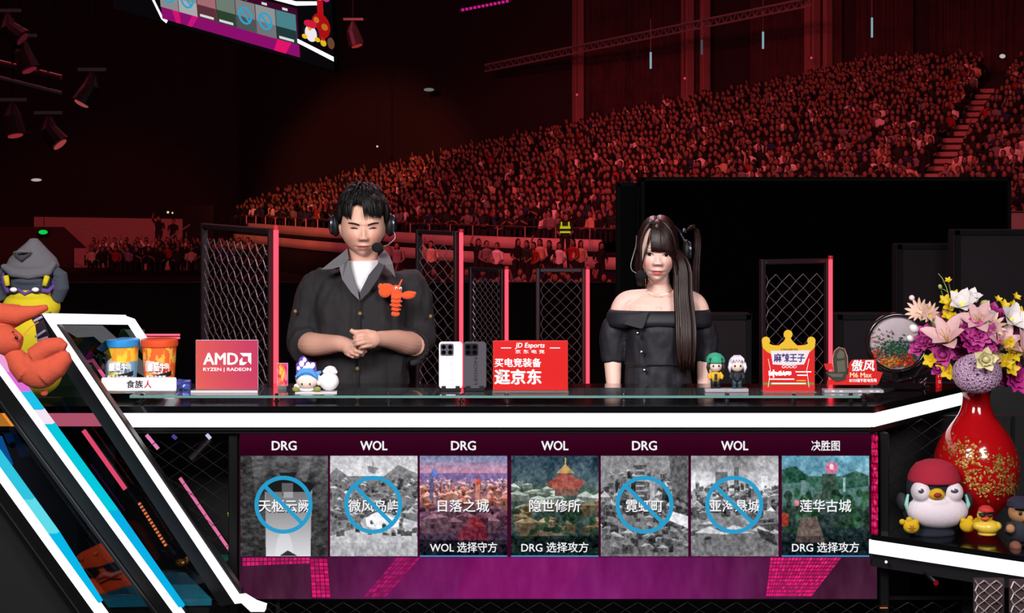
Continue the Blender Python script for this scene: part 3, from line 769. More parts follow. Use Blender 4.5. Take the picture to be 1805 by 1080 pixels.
# the pink edge column at the right of the screen (LED tiles)
colm = Canvas(10, 60, (.75, .06, .30)); colm.noise(.5, 6, 30, 3)
for k in range(0, 60, 4): colm.a[k] *= .5
colm.a[:, 0] *= .4; colm.a[:, 9] *= .4
colm.mesh_obj('led_column', .022, .34, (X(1540.5, 5.37), 5.358-5.6, P(0, 858, 5.37).z), desk, emis_attr('led_picture', 1.0))

# raised glass shelf on standoffs
gl = thing('glass_shelf', 'clear glass shelf raised on small metal posts along the desk top', 'shelf', (0, 5.5, GZ))
pg = [(-1.25, 5.45), (1.14, 5.45), (1.30, 5.66), (-1.25, 5.66)]
MB().prism([(p[0], p[1]-5.5) for p in pg], -.008, 0, 'xy').obj('pane', M_GLASS, gl)
b = MB(); b.box((-.055, -.0515, -.004), (2.385, .002, .0075)); b.obj('front_edge', M_GEDGE, gl)
for i, px in enumerate((250, 487, 684, 813, 893, 1100, 1282, 1400, 1500, 1524)):
    b = MB(); b.lathe([(.009, TZ-GZ), (.009, TZ-GZ+.004), (.0055, TZ-GZ+.005), (.0055, -.009), (.008, -.0085), (.008, 0.001), (.006, .005), (.0, .0055)], 12)
    b.obj('standoff', M_CHROME, gl, loc=(X(px, 5.47), 5.475-5.5, 0))

# ================================================================== FRONT SCREEN
EM = emis_attr('led_picture', 1.0)
SY = 5.40; S = F_PX/SY
scx, scz = P(984, 910, SY).x, P(984, 910, SY).z
scr = thing('desk_screen', 'wide video screen in the desk front showing seven map cards', 'screen', (scx, SY, scz))
SW, SH = 1124/S, 291/S
MB().box((0, .02, 0), (SW+.008, .03, SH+.008), ch=.002).obj('housing', M_BLK, scr)
bg = Canvas(281, 74, (.2, .02, .10))
bg.grad((.235, .02, .13), (.16, .0, .08), 0, .16); bg.rect(0, .16, 1, .75, (.24, .03, .15))
m = bg.Y > .742
tt = np.clip(1-((bg.X-.50)/.42)**2, 0, 1)[..., None]; vv = ((bg.Y-.742)/.258)[..., None]
purp = np.array((.26, .11, .20))*(1-tt)+np.array((.48, .10, .40))*tt
purp = purp*(.92+.12*vv); bg.a[m] = purp[m]
for (pts, c, al) in (([(.36, .742), (.555, .742), (.50, 1.), (.34, 1.)], (.62, .10, .42), .25), ([(.245, .742), (.55, .742), (.5, .74), (.2, 1)], (.6, .08, .4), .1)): bg.poly(pts, c, al)
bg.noise(.05, 60, 4, 5, m)
bg.mesh_obj('backdrop', SW, SH, (0, .0035, 0), scr, EM)
# glowing tile bands of the lower backdrop: each tile leans as it does on the screen
def tiles(poly_px, nx, ny, c, name):
    (x0, y0), (x1, y1), (x2, y2), (x3, y3) = poly_px; b = MB()
    r = random.Random(nx)
    for j in range(ny):
        for i in range(nx):
            def q(u, v):
                xa = x0+(x3-x0)*v; xb = x1+(x2-x1)*v; ya = y0+(y3-y0)*v; yb = y1+(y2-y1)*v
                return ((xa+(xb-xa)*u-984)/S, -((ya+(yb-ya)*u)-910)/S)
            g = .09; u0, u1, v0, v1 = (i+g)/nx, (i+1-g)/nx, (j+g)/ny, (j+1-g*1.2)/ny; k = r.uniform(.75, 1.1)
            P4 = [q(u0, v0), q(u1, v0), q(u1, v1), q(u0, v1)]
            b.add([(p[0], .0005, p[1]) for p in P4], [(0, 1, 2, 3)], tuple(lin(np.clip(np.array(c)*k, 0, 1))))
    b.obj(name, EM, scr, cols=True, kind='stuff')
tiles([(427, 982), (546, 982), (546, 993), (427, 998)], 16, 2, (.85, .12, .45), 'light_tiles')
tiles([(546, 984), (577, 984), (583, 1053), (550, 1053)], 4, 10, (.86, .10, .42), 'light_tiles')
tiles([(700, 982), (742, 982), (680, 1052), (640, 1052)], 6, 9, (.66, .10, .38), 'light_tiles')
tiles([(1358, 982), (1484, 982), (1430, 1051), (1350, 1051)], 20, 11, (.90, .12, .45), 'light_tiles')
# map pictures --------------------------------------------------------------
def city(cv, y0, y1, n, base, var, seed, size=(.04, .12), hh=(.04, .12)):
    r = random.Random(seed)
    ys = sorted(r.uniform(y0, y1) for _ in range(n))
    for y in ys:
        k = .6+.8*(y-y0)/(y1-y0+1e-6); w_, h_ = r.uniform(*size)*k, r.uniform(*hh)*k; x = r.uniform(-.05, 1); d = r.uniform(-var, var)
        c = np.array(base)+d+np.array([r.uniform(-.05, .05)]*3); sk = r.uniform(-.03, .03)
        cv.poly([(x, y-h_), (x+w_, y-h_+sk), (x+w_, y), (x, y)], np.clip(c*.72, 0, 1))
        cv.poly([(x-.01, y-h_), (x+w_*.45, y-h_*1.45), (x+w_+.01, y-h_+sk)], np.clip(c*1.25, 0, 1))
        if r.random() < .5: cv.rect(x+w_*.3, y-h_*.7, x+w_*.5, y-h_*.4, np.clip(c*.4, 0, 1))
def art(i):
    c = Canvas(150, 172)
    g = lambda v: (v, v, v*1.02)
    if i == 0:
        c.grad(g(.30), g(.16), 0, 1); c.noise(.12, 5, 4, 1)
        c.poly([(.0, 0), (.12, 0), (.2, .6), (.14, 1), (0, 1)], g(.2)); c.poly([(.66, 0), (.82, 0), (.75, .3), (.68, .2)], g(.42), .6)
        c.noise(.16, 20, 40, 2)
        c.poly([(.28, .36), (.82, .34), (.8, 1), (.29, 1)], g(.52)); c.grad(g(.42), g(.80), .36, 1, (c.X > .29) & (c.X < .80) & (c.Y > .36)); c.ell(.5, .97, .10, .22, g(.9), .35)
        c.poly([(.25, .30), (.5, .22), (.86, .28), (.8, .36), (.3, .36)], g(.10)); c.poly([(.44, .17), (.65, .16), (.62, .22), (.47, .22)], g(.12)); c.rect(.47, .27, .6, .40, g(.35)); c.rect(.49, .36, .6, .42, g(.6))
        c.poly([(.44, 1), (.54, .94), (.66, 1)], g(.18))
    elif i == 1:
        c.grad(g(.72), g(.80), 0, .2); c.poly([(0, .18), (.07, .12), (.2, .2), (0, .24)], g(.5)); c.poly([(.62, .2), (.78, .09), (1, .18), (1, .3), (.6, .3)], g(.48)); c.rect(0, .2, 1, 1, g(.45))
        city(c, .24, .64, 150, g(.48), .18, 4, (.03, .09), (.02, .05)); c.poly([(.38, .62), (.6, .56), (1, .66), (1, 1), (0, 1), (0, .8), (.3, .72)], g(.70)); c.poly([(.4, .62), (.55, .55), (.9, .68), (.6, .74), (.42, .7)], g(.90))
        city(c, .62, .84, 26, g(.36), .1, 6, (.03, .07), (.03, .05)); c.a[c.Y > .86] = c.a[c.Y > .86]*.3+np.array(g(.62))*.7; c.poly([(.42, .1), (.56, .12), (.5, .18), (.44, .16)], g(.5)); c.rect(.485, .06, .495, .12, g(.4)); c.noise(.20, 34, 34, 3)
    elif i == 2:
        c.grad((.46, .52, .66), (.80, .58, .68), 0, .16); c.grad((.80, .56, .66), (.58, .45, .60), .16, .24); c.rect(0, .17, 1, .26, (.50, .42, .62))
        c.grad((.58, .45, .55), (.40, .28, .38), .25, .7); c.grad((.32, .22, .30), (.10, .12, .18), .7, 1)
        city(c, .26, .42, 140, (.68, .52, .56), .18, 8, (.012, .04), (.02, .06)); city(c, .36, .54, 80, (.72, .46, .40), .18, 9, (.03, .08), (.03, .09)); c.rect(.11, .18, .155, .44, (.42, .40, .56)); c.ell(.17, .17, .04, .035, (.35, .5, .85), .8)
        city(c, .55, .78, 26, (.40, .26, .32), .1, 10, (.1, .22), (.05, .12)); c.poly([(.52, .68), (.6, .6), (.7, .64), (.76, .7), (.6, .72)], (.50, .16, .20)); c.poly([(.42, .8), (.5, .7), (.74, .72), (.8, .84), (.44, .84)], (.42, .14, .20))
        c.rect(.635, .25, .69, .44, (.75, .5, .45)); c.ell(.66, .26, .035, .035, (.8, .35, .3)); c.a[c.Y > .84] *= .55; c.noise(.18, 34, 36, 5)
    elif i == 3:
        c.grad((.22, .30, .36), (.28, .36, .38), 0, .3); c.grad((.30, .38, .34), (.10, .16, .18), .3, 1); c.noise(.14, 5, 5, 11)
        city(c, .3, .62, 22, (.56, .60, .56), .1, 12, (.12, .22), (.05, .10)); city(c, .5, .85, 22, (.48, .42, .32), .1, 13, (.14, .26), (.05, .11))
        c.poly([(.40, .28), (.6, .16), (.85, .26), (.74, .36), (.5, .34)], (.62, .32, .28)); c.rect(.5, .33, .76, .40, (.46, .34, .30)); c.poly([(.52, .17), (.62, .08), (.72, .17)], (.74, .60, .36)); c.rect(.615, .02, .625, .1, (.8, .7, .4))
        r = random.Random(3)
        for _ in range(44): c.ell(r.random(), r.uniform(.55, 1), r.uniform(.02, .06), r.uniform(.02, .05), np.array((.14, .24, .18))*r.uniform(.6, 1.3), .8)
        c.a[c.Y > .8] *= .6; c.noise(.18, 34, 36, 14)
    elif i == 4:
        c.grad(g(.52), g(.42), 0, 1); city(c, .22, .6, 110, g(.42), .2, 15, (.03, .09), (.03, .11)); c.poly([(.78, 0), (1, 0), (1, .45), (.82, .4)], g(.34)); c.rect(.4, .1, .5, .5, g(.34)); c.rect(.37, .09, .52, .12, g(.3)); c.rect(.56, .24, .62, .56, g(.62))
        city(c, .55, 1, 90, g(.40), .18, 16, (.04, .13), (.03, .08)); c.poly([(.8, .55), (1, .6), (1, .72), (.78, .64)], g(.85)); c.noise(.20, 34, 34, 17)
        for k in range(6): c.rect(.40, .14+k*.05, .5, .155+k*.05, g(.62))
    elif i == 5:
        c.grad(g(.55), g(.80), 0, .35); c.grad(g(.55), g(.42), .35, 1); c.noise(.2, 4, 4, 18); c.rect(.49, .0, .55, .46, g(.38)); c.poly([(.46, .12), (.52, .0), (.58, .12)], g(.5)); c.rect(.28, .16, .42, .4, g(.42)); c.rect(.66, .16, .72, .4, g(.7)); c.rect(.8, .2, .88, .46, g(.85))
        city(c, .32, .66, 110, g(.48), .2, 19, (.03, .09), (.03, .09)); city(c, .66, .9, 20, g(.50), .16, 20, (.12, .3), (.04, .1)); c.poly([(.75, .72), (.95, .78), (1, .9), (.8, .82)], g(.2)); c.poly([(0, .86), (.5, .8), (1, .92), (1, 1), (0, 1)], g(.42)); c.noise(.20, 30, 34, 21)
    else:
        c.grad((.42, .66, .76), (.58, .72, .74), 0, .3); c.poly([(0, .1), (.3, 0), (.6, 0), (.9, .18), (1, .3), (0, .3)], (.40, .60, .68)); c.poly([(0, .14), (.15, .1), (.3, .2), (.45, .2), (.7, .2), (.85, .15), (1, .2), (1, .45), (0, .45)], (.20, .36, .30)); c.noise(.16, 8, 8, 22)
        c.poly([(.02, .28), (.3, .26), (.4, .36), (1, .3), (1, .5), (0, .5)], (.32, .46, .44)); c.rect(.22, .24, .27, .5, (.42, .54, .52)); c.rect(.7, .22, .73, .36, (.62, .74, .76))
        c.rect(.46, .18, .62, .40, (.22, .30, .26)); c.poly([(.38, .38), (.66, .36), (.7, .44), (.36, .44)], (.26, .32, .28)); c.ell(.57, .12, .07, .06, (.86, .42, .56), .9); c.ell(.57, .11, .025, .03, (.98, .8, .88)); c.grad((.22, .28, .26), (.06, .12, .16), .5, 1)
        r = random.Random(6)
        for _ in range(60): c.ell(r.choice([r.uniform(.6, 1), r.uniform(0, .4)]), r.uniform(.36, .75), r.uniform(.03, .07), r.uniform(.02, .06), np.array((.16, .30, .20))*r.uniform(.5, 1.4), .8)
        c.poly([(.22, .62), (.4, .6), (.5, .86), (.15, .86)], (.42, .36, .34)); c.poly([(0, .56), (.08, .58), (.08, .7), (0, .7)], (.58, .22, .16)); c.ell(.17, .47, .03, .03, (.85, .5, .55)); c.a[c.Y > .8] *= .7; c.noise(.18, 34, 36, 23)
    if i not in (2, 3, 6): c.a[:] = np.clip(c.a*1.08, 0, 1)
    return c
EMW = emis('screen_white', '#f4f4f6', 1.0); EMB = emis('screen_blue', '#2a9ccc', 1.0); EMS = emis('screen_shadow', '#10141a', 1.0)
heads = ['DRG', 'WOL', 'DRG', 'WOL', 'DRG', 'WOL', '决胜图']
names = ['天枢云阙', '微风岛屿', '日落之城', '隐世修所', '霓虹町', '亚海悬城', '莲华古城']
foot = [None, None, 'WOL 选择守方', 'DRG 选择攻方', None, None, 'DRG 选择攻方']
xl = [424, 582, 740, 901, 1059, 1218, 1378]
labs = ['grey map card with a pale tower under a blue ban ring', 'grey map card with a hill town under a blue ban ring', 'pink sunset city map card', 'green mountain village map card',
        'grey dense city map card under a blue ban ring', 'pale grey tower city map card under a blue ban ring', 'teal jungle ruins map card']
for i in range(7):
    xa, wpx = xl[i], 154; cxp = xa+wpx/2; cx_ = (cxp-984)/S; cz_ = -(891.5-910)/S
    card = art(i).mesh_obj('map_card', wpx/S, 177/S, (cx_, -.0005, cz_), scr, EM, label=labs[i])
    hx, hw = (cxp-984)/S, (43 if heads[i] == 'DRG' else 47 if heads[i] == 'WOL' else 50)/S
    text(heads[i], hw, (16 if i < 6 else 18)/S, (hx, -.001, (910-785)/S), scr, EMW, 'heading', bold=.03 if i < 6 else .015)
    nw = {4: 22.5*len(names[i]), 3: 66}[len(names[i])]
    text(names[i], (nw+1)/S, 23/S, (.0015, -.0004, -(892.5-891.5)/S), card, EMS, 'lettering_shadow', bold=.012)
    text(names[i], nw/S, 22/S, (0, -.0012, (891.5-891)/S), card, EMW, 'lettering', bold=.012)
    if foot[i]:
        text(foot[i], 118/S, 18/S, (0, -.0008, -(964-891.5)/S), card, EMW, 'caption', bold=.008)
        MB().box((0, -.0008, -(979.5-891.5)/S), (wpx/S, .0006, 2.5/S)).obj('underline', emis('screen_lightblue', '#3f8fc0'), card)
    if i in (0, 1, 4, 5):
        b = MB(); R_ = 47.5/S; a_ = np.linspace(0, 2*PI, 49)[:-1]; r0, r1 = R_-3.6/S, R_+3.6/S
        vs = [(r*math.cos(t), 0, r*math.sin(t)) for r in (r0, r1) for t in a_]; n = len(a_)
        b.add(vs, [(k, (k+1) % n, n+(k+1) % n, n+k) for k in range(n)])
        b.box((0, 0, 0), (2*R_-.004, .0004, 7/S), rot=(0, math.radians(45), 0)); b.obj('ban_symbol', EMB, card, loc=(-.002 if i != 4 else 0, -.0022, (891.5-889)/S))

# ================================================================== LEFT BAY: mesh, pink tubes
bay = link('mesh_panel', None, desk, (X(320, 5.44), 5.44-5.6, .30))
chain(.62, .60, .036, .05, .0017).obj('wire_mesh', mat('dark_wire', '#3a3438', .5, .6), bay, kind='stuff')
for s in (-1, 1): MB().box((s*.315, 0, .30), (.012, .012, .62)).obj('frame_post', M_BLK, bay)
bay2 = link('mesh_panel', None, desk, (X(1668, 5.5), 5.62-5.6, .62))
chain(.5, .30, .036, .05, .0017).obj('wire_mesh', mat('dark_wire'), bay2, kind='stuff')
for s in (-1, 1): MB().box((s*.255, 0, .15), (.012, .012, .32)).obj('frame_post', M_BLK, bay2)
def led_line(a, c, Y, col, r, lb, st=1.0, dashed=0, Y2=None):
    p, q = P(a[0], a[1], Y), P(c[0], c[1], Y2 or Y); t = thing('led_line', lb, 'light', p); d = q-p
    if dashed:
        for k in range(dashed): MB().cyl(d*(k/dashed), d*((k+.6)/dashed), r, seg=6).obj('diode', emis('line_'+col.strip('#'), col, st), t)
    else: MB().cyl((0, 0, 0), d, r, seg=8).obj('tube', emis('line_'+col.strip('#'), col, st), t)
    MB().cyl(Vector((0, r*2.2, 0)), d+Vector((0, r*2.2, 0)), r*1.2, seg=8).obj('channel', M_BLK, t)
led_line((317, 842), (419, 990), 5.5, '#e070a0', .0055, 'pink slanting light line seen through the mesh left of the screen')
led_line((258, 766), (279, 791), 5.5, '#e080b8', .006, 'short pink light line at the top left of the mesh bay')
led_line((364, 765), (371, 773), 5.5, '#c8c8e8', .006, 'short pale light at the top of the mesh bay')
led_line((304, 767), (311, 773), 5.5, '#4c4090', .006, 'short violet light at the top of the mesh bay')
t = thing('stage_spotlight', 'small silver spotlight inside the mesh bay left of the screen', 'spotlight', P(352, 792, 5.6))
MB().tube([(-.03, 0, -.03), (.005, 0, .008), (.035, 0, .04)], [.013, .016, .02], 12).obj('barrel', mat('spot_silver', '#8a8890', .3, .8), t); MB().cyl((0, 0, 0), (0, .1, .0), .004, seg=6).obj('arm', M_BLK, t)
t = thing('stage_spotlight', 'bright white spotlight peeking out beside the first map card', 'spotlight', P(412, 790, 5.5))
MB().ell((0, 0, 0), (.018, .012, .011), seg=12, rings=8).obj('lens', emis('spot_white', '#fff4ec', 1.2), t); MB().cyl((0, .012, 0), (0, .05, 0), .012, seg=10).obj('barrel', M_BLK, t)
led_line((403, 903), (407, 921), 5.55, '#8ad830', .004, 'tiny green indicator in the mesh bay')
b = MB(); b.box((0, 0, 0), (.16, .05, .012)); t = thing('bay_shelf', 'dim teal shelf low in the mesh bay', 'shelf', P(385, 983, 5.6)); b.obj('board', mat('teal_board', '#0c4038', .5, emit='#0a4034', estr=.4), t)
t = thing('bay_ornament', 'small brassy ornament resting low in the mesh bay', 'ornament', P(318, 998, 5.56))
b = MB(); b.ell((0, 0, .012), (.018, .012, .014), seg=10, rings=6); b.ell((.02, 0, .02), (.01, .008, .014), seg=8, rings=6); b.obj('body', mat('brass', '#c08a40', .35, .8), t)

# lower front under the screen: mesh skirt
sk = thing('mesh_skirt', 'dark diamond mesh skirt under the desk screen', 'mesh', (X(1000, 5.43), 5.43, 0.05))
chain(2.7, .31, .04, .05, .0018).obj('wire_mesh', mat('dark_wire'), sk, kind='stuff')
b = MB(); b.box((0, 0, .315), (2.7, .012, .012)); b.box((0, 0, 0), (2.7, .012, .012)); b.obj('rails', M_BLK, sk)

# ================================================================== RIGHT DISPLAY SHELF
SZ = .59
sh = thing('display_shelf', 'black display shelf with a white light strip at the lower right', 'shelf', (1.9, 5.5, SZ))
po = [(1.15, 5.34), (1.54, 5.02), (2.5, 4.23), (2.5, 6.1), (1.15, 6.1)]
MB().prism([(x-1.9, y-5.5) for x, y in po], -.018, 0, 'xy').obj('board', mat('shelf_gloss', '#08080a', .12, coat=.5), sh)
def edge_strip(a, c, z0, z1, m, name, o_=(1.9, 5.5), th=.012):
    return strip(a, c, z0, z1, m, sh, name, th, o_)
edge_strip((1.152, 5.355), (2.49, 4.255), -.062, -.0185, M_STRIP, 'light_strip'); 
MB().prism([(x-1.9, y-5.5) for x, y in [(1.16, 5.37), (2.49, 4.275), (2.49, 6.05), (1.16, 6.05)]], -.11, -.063, 'xy').obj('under_frame', mat('under_grey', '#151317', .4), sh)
bp = thing('stage_partition', 'black partition behind the vase and the plush penguin', 'partition', (1.9, 6.15, 0)); MB().box((.05, 0, .49), (1.5, .03, .98), ch=.003).obj('panel', mat('bay_black'), bp)
lp = thing('shelf_plinth', 'dark plinth carrying the right display shelf', 'plinth', (1.9, 5.6, 0)); MB().prism([(-.58, .42), (.55, .42), (.55, -.95), (-.42, -.12)], 0.0, .475, 'xy').obj('body', mat('bay_black'), lp)
t = thing('mesh_pocket', 'pale crackled mesh patch at the bottom right corner', 'mesh', P(1744, 1094, 4.93)); chain(.085, .125, .018, .03, .0026).obj('wire_mesh', mat('pale_wire', '#b8a8a8', .5, .3), t, kind='stuff'); MB().box((0, .008, .06), (.09, .006, .13)).obj('backing', mat('pocket_dim', '#3a2a2e', .9), t)
t = thing('mesh_pocket', 'pale mesh patch cut by the right picture edge', 'mesh', P(1800, 1098, 4.80)); chain(.06, .125, .02, .034, .0026).obj('wire_mesh', mat('pale_wire'), t, kind='stuff'); MB().box((0, .008, .06), (.064, .006, .13)).obj('backing', mat('pocket_dim'), t)
for px, py, r, lb in ((1562, 990, .0045, 'bright white diode under the left end of the lower white strip'), (1603, 1001, .0026, 'small white diode under the lower strip'), (1607, 1004, .002, 'tiny white diode beside the small one under the lower strip')):
    t = thing('indicator_lamp', lb, 'lamp', P(px, py, 5.3)); MB().ell((0, 0, 0), r, seg=8, rings=6).obj('lens', emis('diode_white', '#ffffff', 1.5), t); MB().cyl((0, r*.5, 0), (0, .02, 0), r, seg=8).obj('stem', M_BLK, t)
t = thing('indicator_lamp', 'orange indicator bar at the bottom beside the screen', 'lamp', P(1558, 1071, 5.35)); MB().box((0, 0, 0), (.024, .004, .003)).obj('lens', emis('diode_orange', '#d07040', .9), t); MB().box((0, .008, 0), (.03, .01, .01)).obj('housing', M_BLK, t)
t = thing('indicator_lamp', 'dim red lamp under the right display shelf', 'lamp', P(1650, 1027, 5.12)); MB().ell((0, 0, 0), (.008, .004, .009), seg=8, rings=6).obj('lens', emis('diode_red', '#7a1018', .8), t); MB().cyl((0, .002, 0), (0, .30, 0), .006, seg=8).obj('stem', M_BLK, t)

# ================================================================== LEFT SLANTED LIGHT FRAMES
M_HOUS = mat('frame_housing', '#0b0b0d', .3)
M_DGLASS = thin_glass('smoked_glass', '#e4e8ee', .92)
W2 = emis('led_white_frame', '#fdfbff', 1.25)
def bar(pts_px, Y, th, m, parent, base, name, Ys=None):
    n = len(pts_px); Ys = Ys or [Y]*n; vs = [P(x, y, yy)-base for (x, y), yy in zip(pts_px, Ys)]; b = MB()
    bk = [v+Vector((0, th, 0)) for v in vs]
    b.add(vs+bk, [tuple(range(n)), tuple(range(2*n-1, n-1, -1))]+[(i, i+n, (i+1) % n+n, (i+1) % n) for i in range(n)])
    return b.obj(name, m, parent)
# frame A: top bar runs back into the picture, near arm comes down in front of the desk
base = P(415, 1066, 5.15)
A = thing('slanted_light_frame', 'white glowing parallelogram frame leaning down to the right of the desk\'s left end', 'light frame', base)
bar([(74, 553), (96, 571), (430, 1062), (414, 1064)], 5.15, .03, W2, A, base, 'near_arm')
bar([(74, 553), (218, 556), (226, 572), (96, 571)], 5.15, .03, W2, A, base, 'top_bar', Ys=[5.15, 5.6, 5.6, 5.15])
bar([(216, 557), (234, 563), (318, 690), (302, 690)], 5.6, .03, W2, A, base, 'far_arm', Ys=[5.6, 5.6, 5.83, 5.83])
bar([(414, 1052), (430, 1050), (450, 1062), (468, 1068), (466, 1078), (442, 1078)], 5.13, .035, W2, A, base, 'foot')
bar([(54, 560), (74, 553.5), (414, 1064), (388, 1068)], 5.17, .10, M_HOUS, A, base, 'housing')
bar([(94, 572), (102, 572), (425, 1040), (425, 1052)], 5.165, .04, M_HOUS, A, base, 'inner_lip')
bar([(97, 572), (214, 574), (300, 690), (176, 690)], 5.2, .004, thin_glass('smoked_glass_green', '#98a89c', .9), A, base, 'glass', Ys=[5.3, 5.68, 5.83, 5.72])
led_line((127, 583), (184, 664), 5.6, '#e05a88', .006, 'pink light line inside the top of the white frame')
led_line((144, 584), (158, 606), 5.7, '#48c040', .004, 'short green light line inside the top of the white frame')
led_line((160, 606), (172, 624), 5.7, '#5048a8', .004, 'short violet light line under the green one')
led_line((131, 628), (168, 682), 5.55, '#d020a0', .008, 'broken magenta light line behind the plush lobster claw', dashed=7)
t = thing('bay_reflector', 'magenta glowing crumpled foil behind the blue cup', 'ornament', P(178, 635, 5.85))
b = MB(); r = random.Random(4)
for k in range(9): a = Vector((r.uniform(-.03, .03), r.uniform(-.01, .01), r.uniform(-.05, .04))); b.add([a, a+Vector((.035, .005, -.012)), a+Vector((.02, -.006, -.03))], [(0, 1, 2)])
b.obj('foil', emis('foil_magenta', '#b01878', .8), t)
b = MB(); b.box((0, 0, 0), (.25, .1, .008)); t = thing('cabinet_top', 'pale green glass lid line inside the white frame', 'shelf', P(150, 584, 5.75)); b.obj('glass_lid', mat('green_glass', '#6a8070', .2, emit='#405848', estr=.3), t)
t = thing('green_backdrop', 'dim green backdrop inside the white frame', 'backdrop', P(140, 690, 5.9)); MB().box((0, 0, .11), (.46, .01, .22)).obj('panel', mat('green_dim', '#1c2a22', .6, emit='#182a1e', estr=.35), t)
t = thing('neon_tube', 'double red light bar behind the orange cup', 'neon light', P(277, 590, 6.6))
b = MB(); b.cyl((-.09, 0, 0), (.09, 0, 0), .004, seg=8); b.cyl((-.09, 0, -.012), (.09, 0, -.012), .004, seg=8); b.obj('tubes', emis('bar_red', (1, .12, .18), 1.6), t); MB().cyl((.0, .01, -1.1), (0, .01, 0), .006, seg=6).obj('stand', M_BLK, t)
# frames B and C
def frame(pw, pc, ph, pe, Y, lb, cy):
    base = P(pw[2][0], pw[2][1], Y); t = thing('slanted_light_frame', lb, 'light frame', base)
    bar(pw, Y, .03, W2, t, base, 'white_strip'); bar(ph, Y+.005, .12, M_HOUS, t, base, 'housing')
    for k, (q, c) in enumerate(pc): bar(q, Y-.002, .03, emis('led_'+c.strip('#'), c, 1.0), t, base, 'colour_strip')
    bar(pe, Y-.003, .004, mat('frame_edge', '#5c5a60', .25, .8), t, base, 'edge_line'); return t
def sl(x0, y0, x1, y1, w_): return [(x0, y0), (x0+w_, y0), (x1+w_, y1), (x1, y1)]
kB = (311-18)/400.0
def xB(y): return 18+(y-680)*kB
pcs = []
for ya, yb, c in ((600, 655, '#f0a0d8'), (655, 690, '#e070d8'), (690, 722, '#20c0e8'), (722, 747, '#f4e4f4'), (747, 900, '#08c8dc'), (900, 1070, '#0ab0e4')):
    pcs.append(([(xB(ya)+11, ya), (xB(ya)+25, ya), (xB(yb)+25 - (6 if yb > 1000 else 0), yb), (xB(yb)+11, yb)], c))
frame([(xB(600)-4, 600), (xB(600)+9, 600), (xB(1100)+9, 1100), (xB(1100)-6, 1100)], pcs, [(xB(600)-46, 600), (xB(600)-3, 600), (xB(1100)-5, 1100), (xB(1100)-42, 1100)],
      sl(xB(600)-40, 600, xB(1100)-36, 1100, 2), 4.95, 'white and cyan slanted light bar, middle one of the left three', None)
kC = 174/241.0
def xC(y): return (y-839)*kC
pcs = [([(xC(ya)+12, ya), (xC(ya)+27, ya), (xC(yb)+(27 if yb < 1000 else 16), yb), (xC(yb)+12, yb)], c) for ya, yb, c in ((780, 880, '#30c4e0'), (880, 940, '#60dcea'), (940, 1062, '#08b8e8'))]
frame([(xC(780)-8, 780), (xC(780)+10, 780), (xC(1110)+10, 1110), (xC(1110)-8, 1110)], pcs, [(xC(780)-40, 780), (xC(780)-7, 780), (xC(1110)-7, 1110), (xC(1110)-44, 1110)],
      sl(xC(780)-36, 780, xC(1110)-36, 1110, 2), 4.75, 'white and cyan slanted light bar, lowest one at the left edge', None)
fc_ = [o for o in COL.objects if o.get('label', '').startswith('white and cyan slanted light bar, lowest')][0]
bar([(-130, 775), (-84, 775), (xC(1120)-38, 1120), (-130, 1120)], 4.80, .03, M_BLACK, fc_, fc_.location.copy(), 'side_panel')
t = thing('light_bar', 'short slanted light piece at the top left edge above the lowest bar', 'light', P(0, 800, 4.9))
bar([(-14, 768), (0, 770), (20, 820), (6, 822)], 4.9, .02, emis('led_blue_dim', '#1060b0', .6), t, P(0, 800, 4.9), 'strip')
led_line((147, 758), (221, 862), 5.25, '#e0486c', .0072, 'pink slanting light line between the two left light bars')
led_line((245, 886), (294, 964), 5.25, '#e07848', .005, 'dotted orange light line between the two left light bars', dashed=14, st=.9)
led_line((160, 818), (220, 900), 5.3, '#3a1040', .002, 'faint violet line left of the dotted orange line')
# glass fronts and the cabinet floor
cbn = thing('display_cabinet', 'dark cabinet of smoked glass with a teal lit floor behind the slanted bars', 'cabinet', (-1.25, 5.2, .44)); cb0 = Vector((-1.25, 5.2, .44))
bar([(62, 700), (170, 700), (395, 1056), (316, 1056)], 5.29, .004, M_DGLASS, cbn, cb0, 'glass_pane')
bar([(-60, 700), (-20, 700), (240, 1048), (190, 1048), (-60, 760)], 4.99, .004, M_DGLASS, cbn, cb0, 'glass_pane')
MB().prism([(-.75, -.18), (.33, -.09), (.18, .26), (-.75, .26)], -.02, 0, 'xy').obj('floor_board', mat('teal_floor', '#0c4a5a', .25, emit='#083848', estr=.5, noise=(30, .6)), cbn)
MB().prism([(-.75, -.17), (.32, -.08), (.17, .26), (-.75, .26)], -.44, -.021, 'xy').obj('plinth', M_BLK, cbn)
MB().box((-.55, .268, .24), (1.0, .01, .46)).obj('back_panel', mat('cab_back', '#090b14', .5), cbn)
led_line((-20, 690), (20, 780), 5.44, '#123a70', .012, 'faint blue glow strip at the far left behind the glass', st=.4)
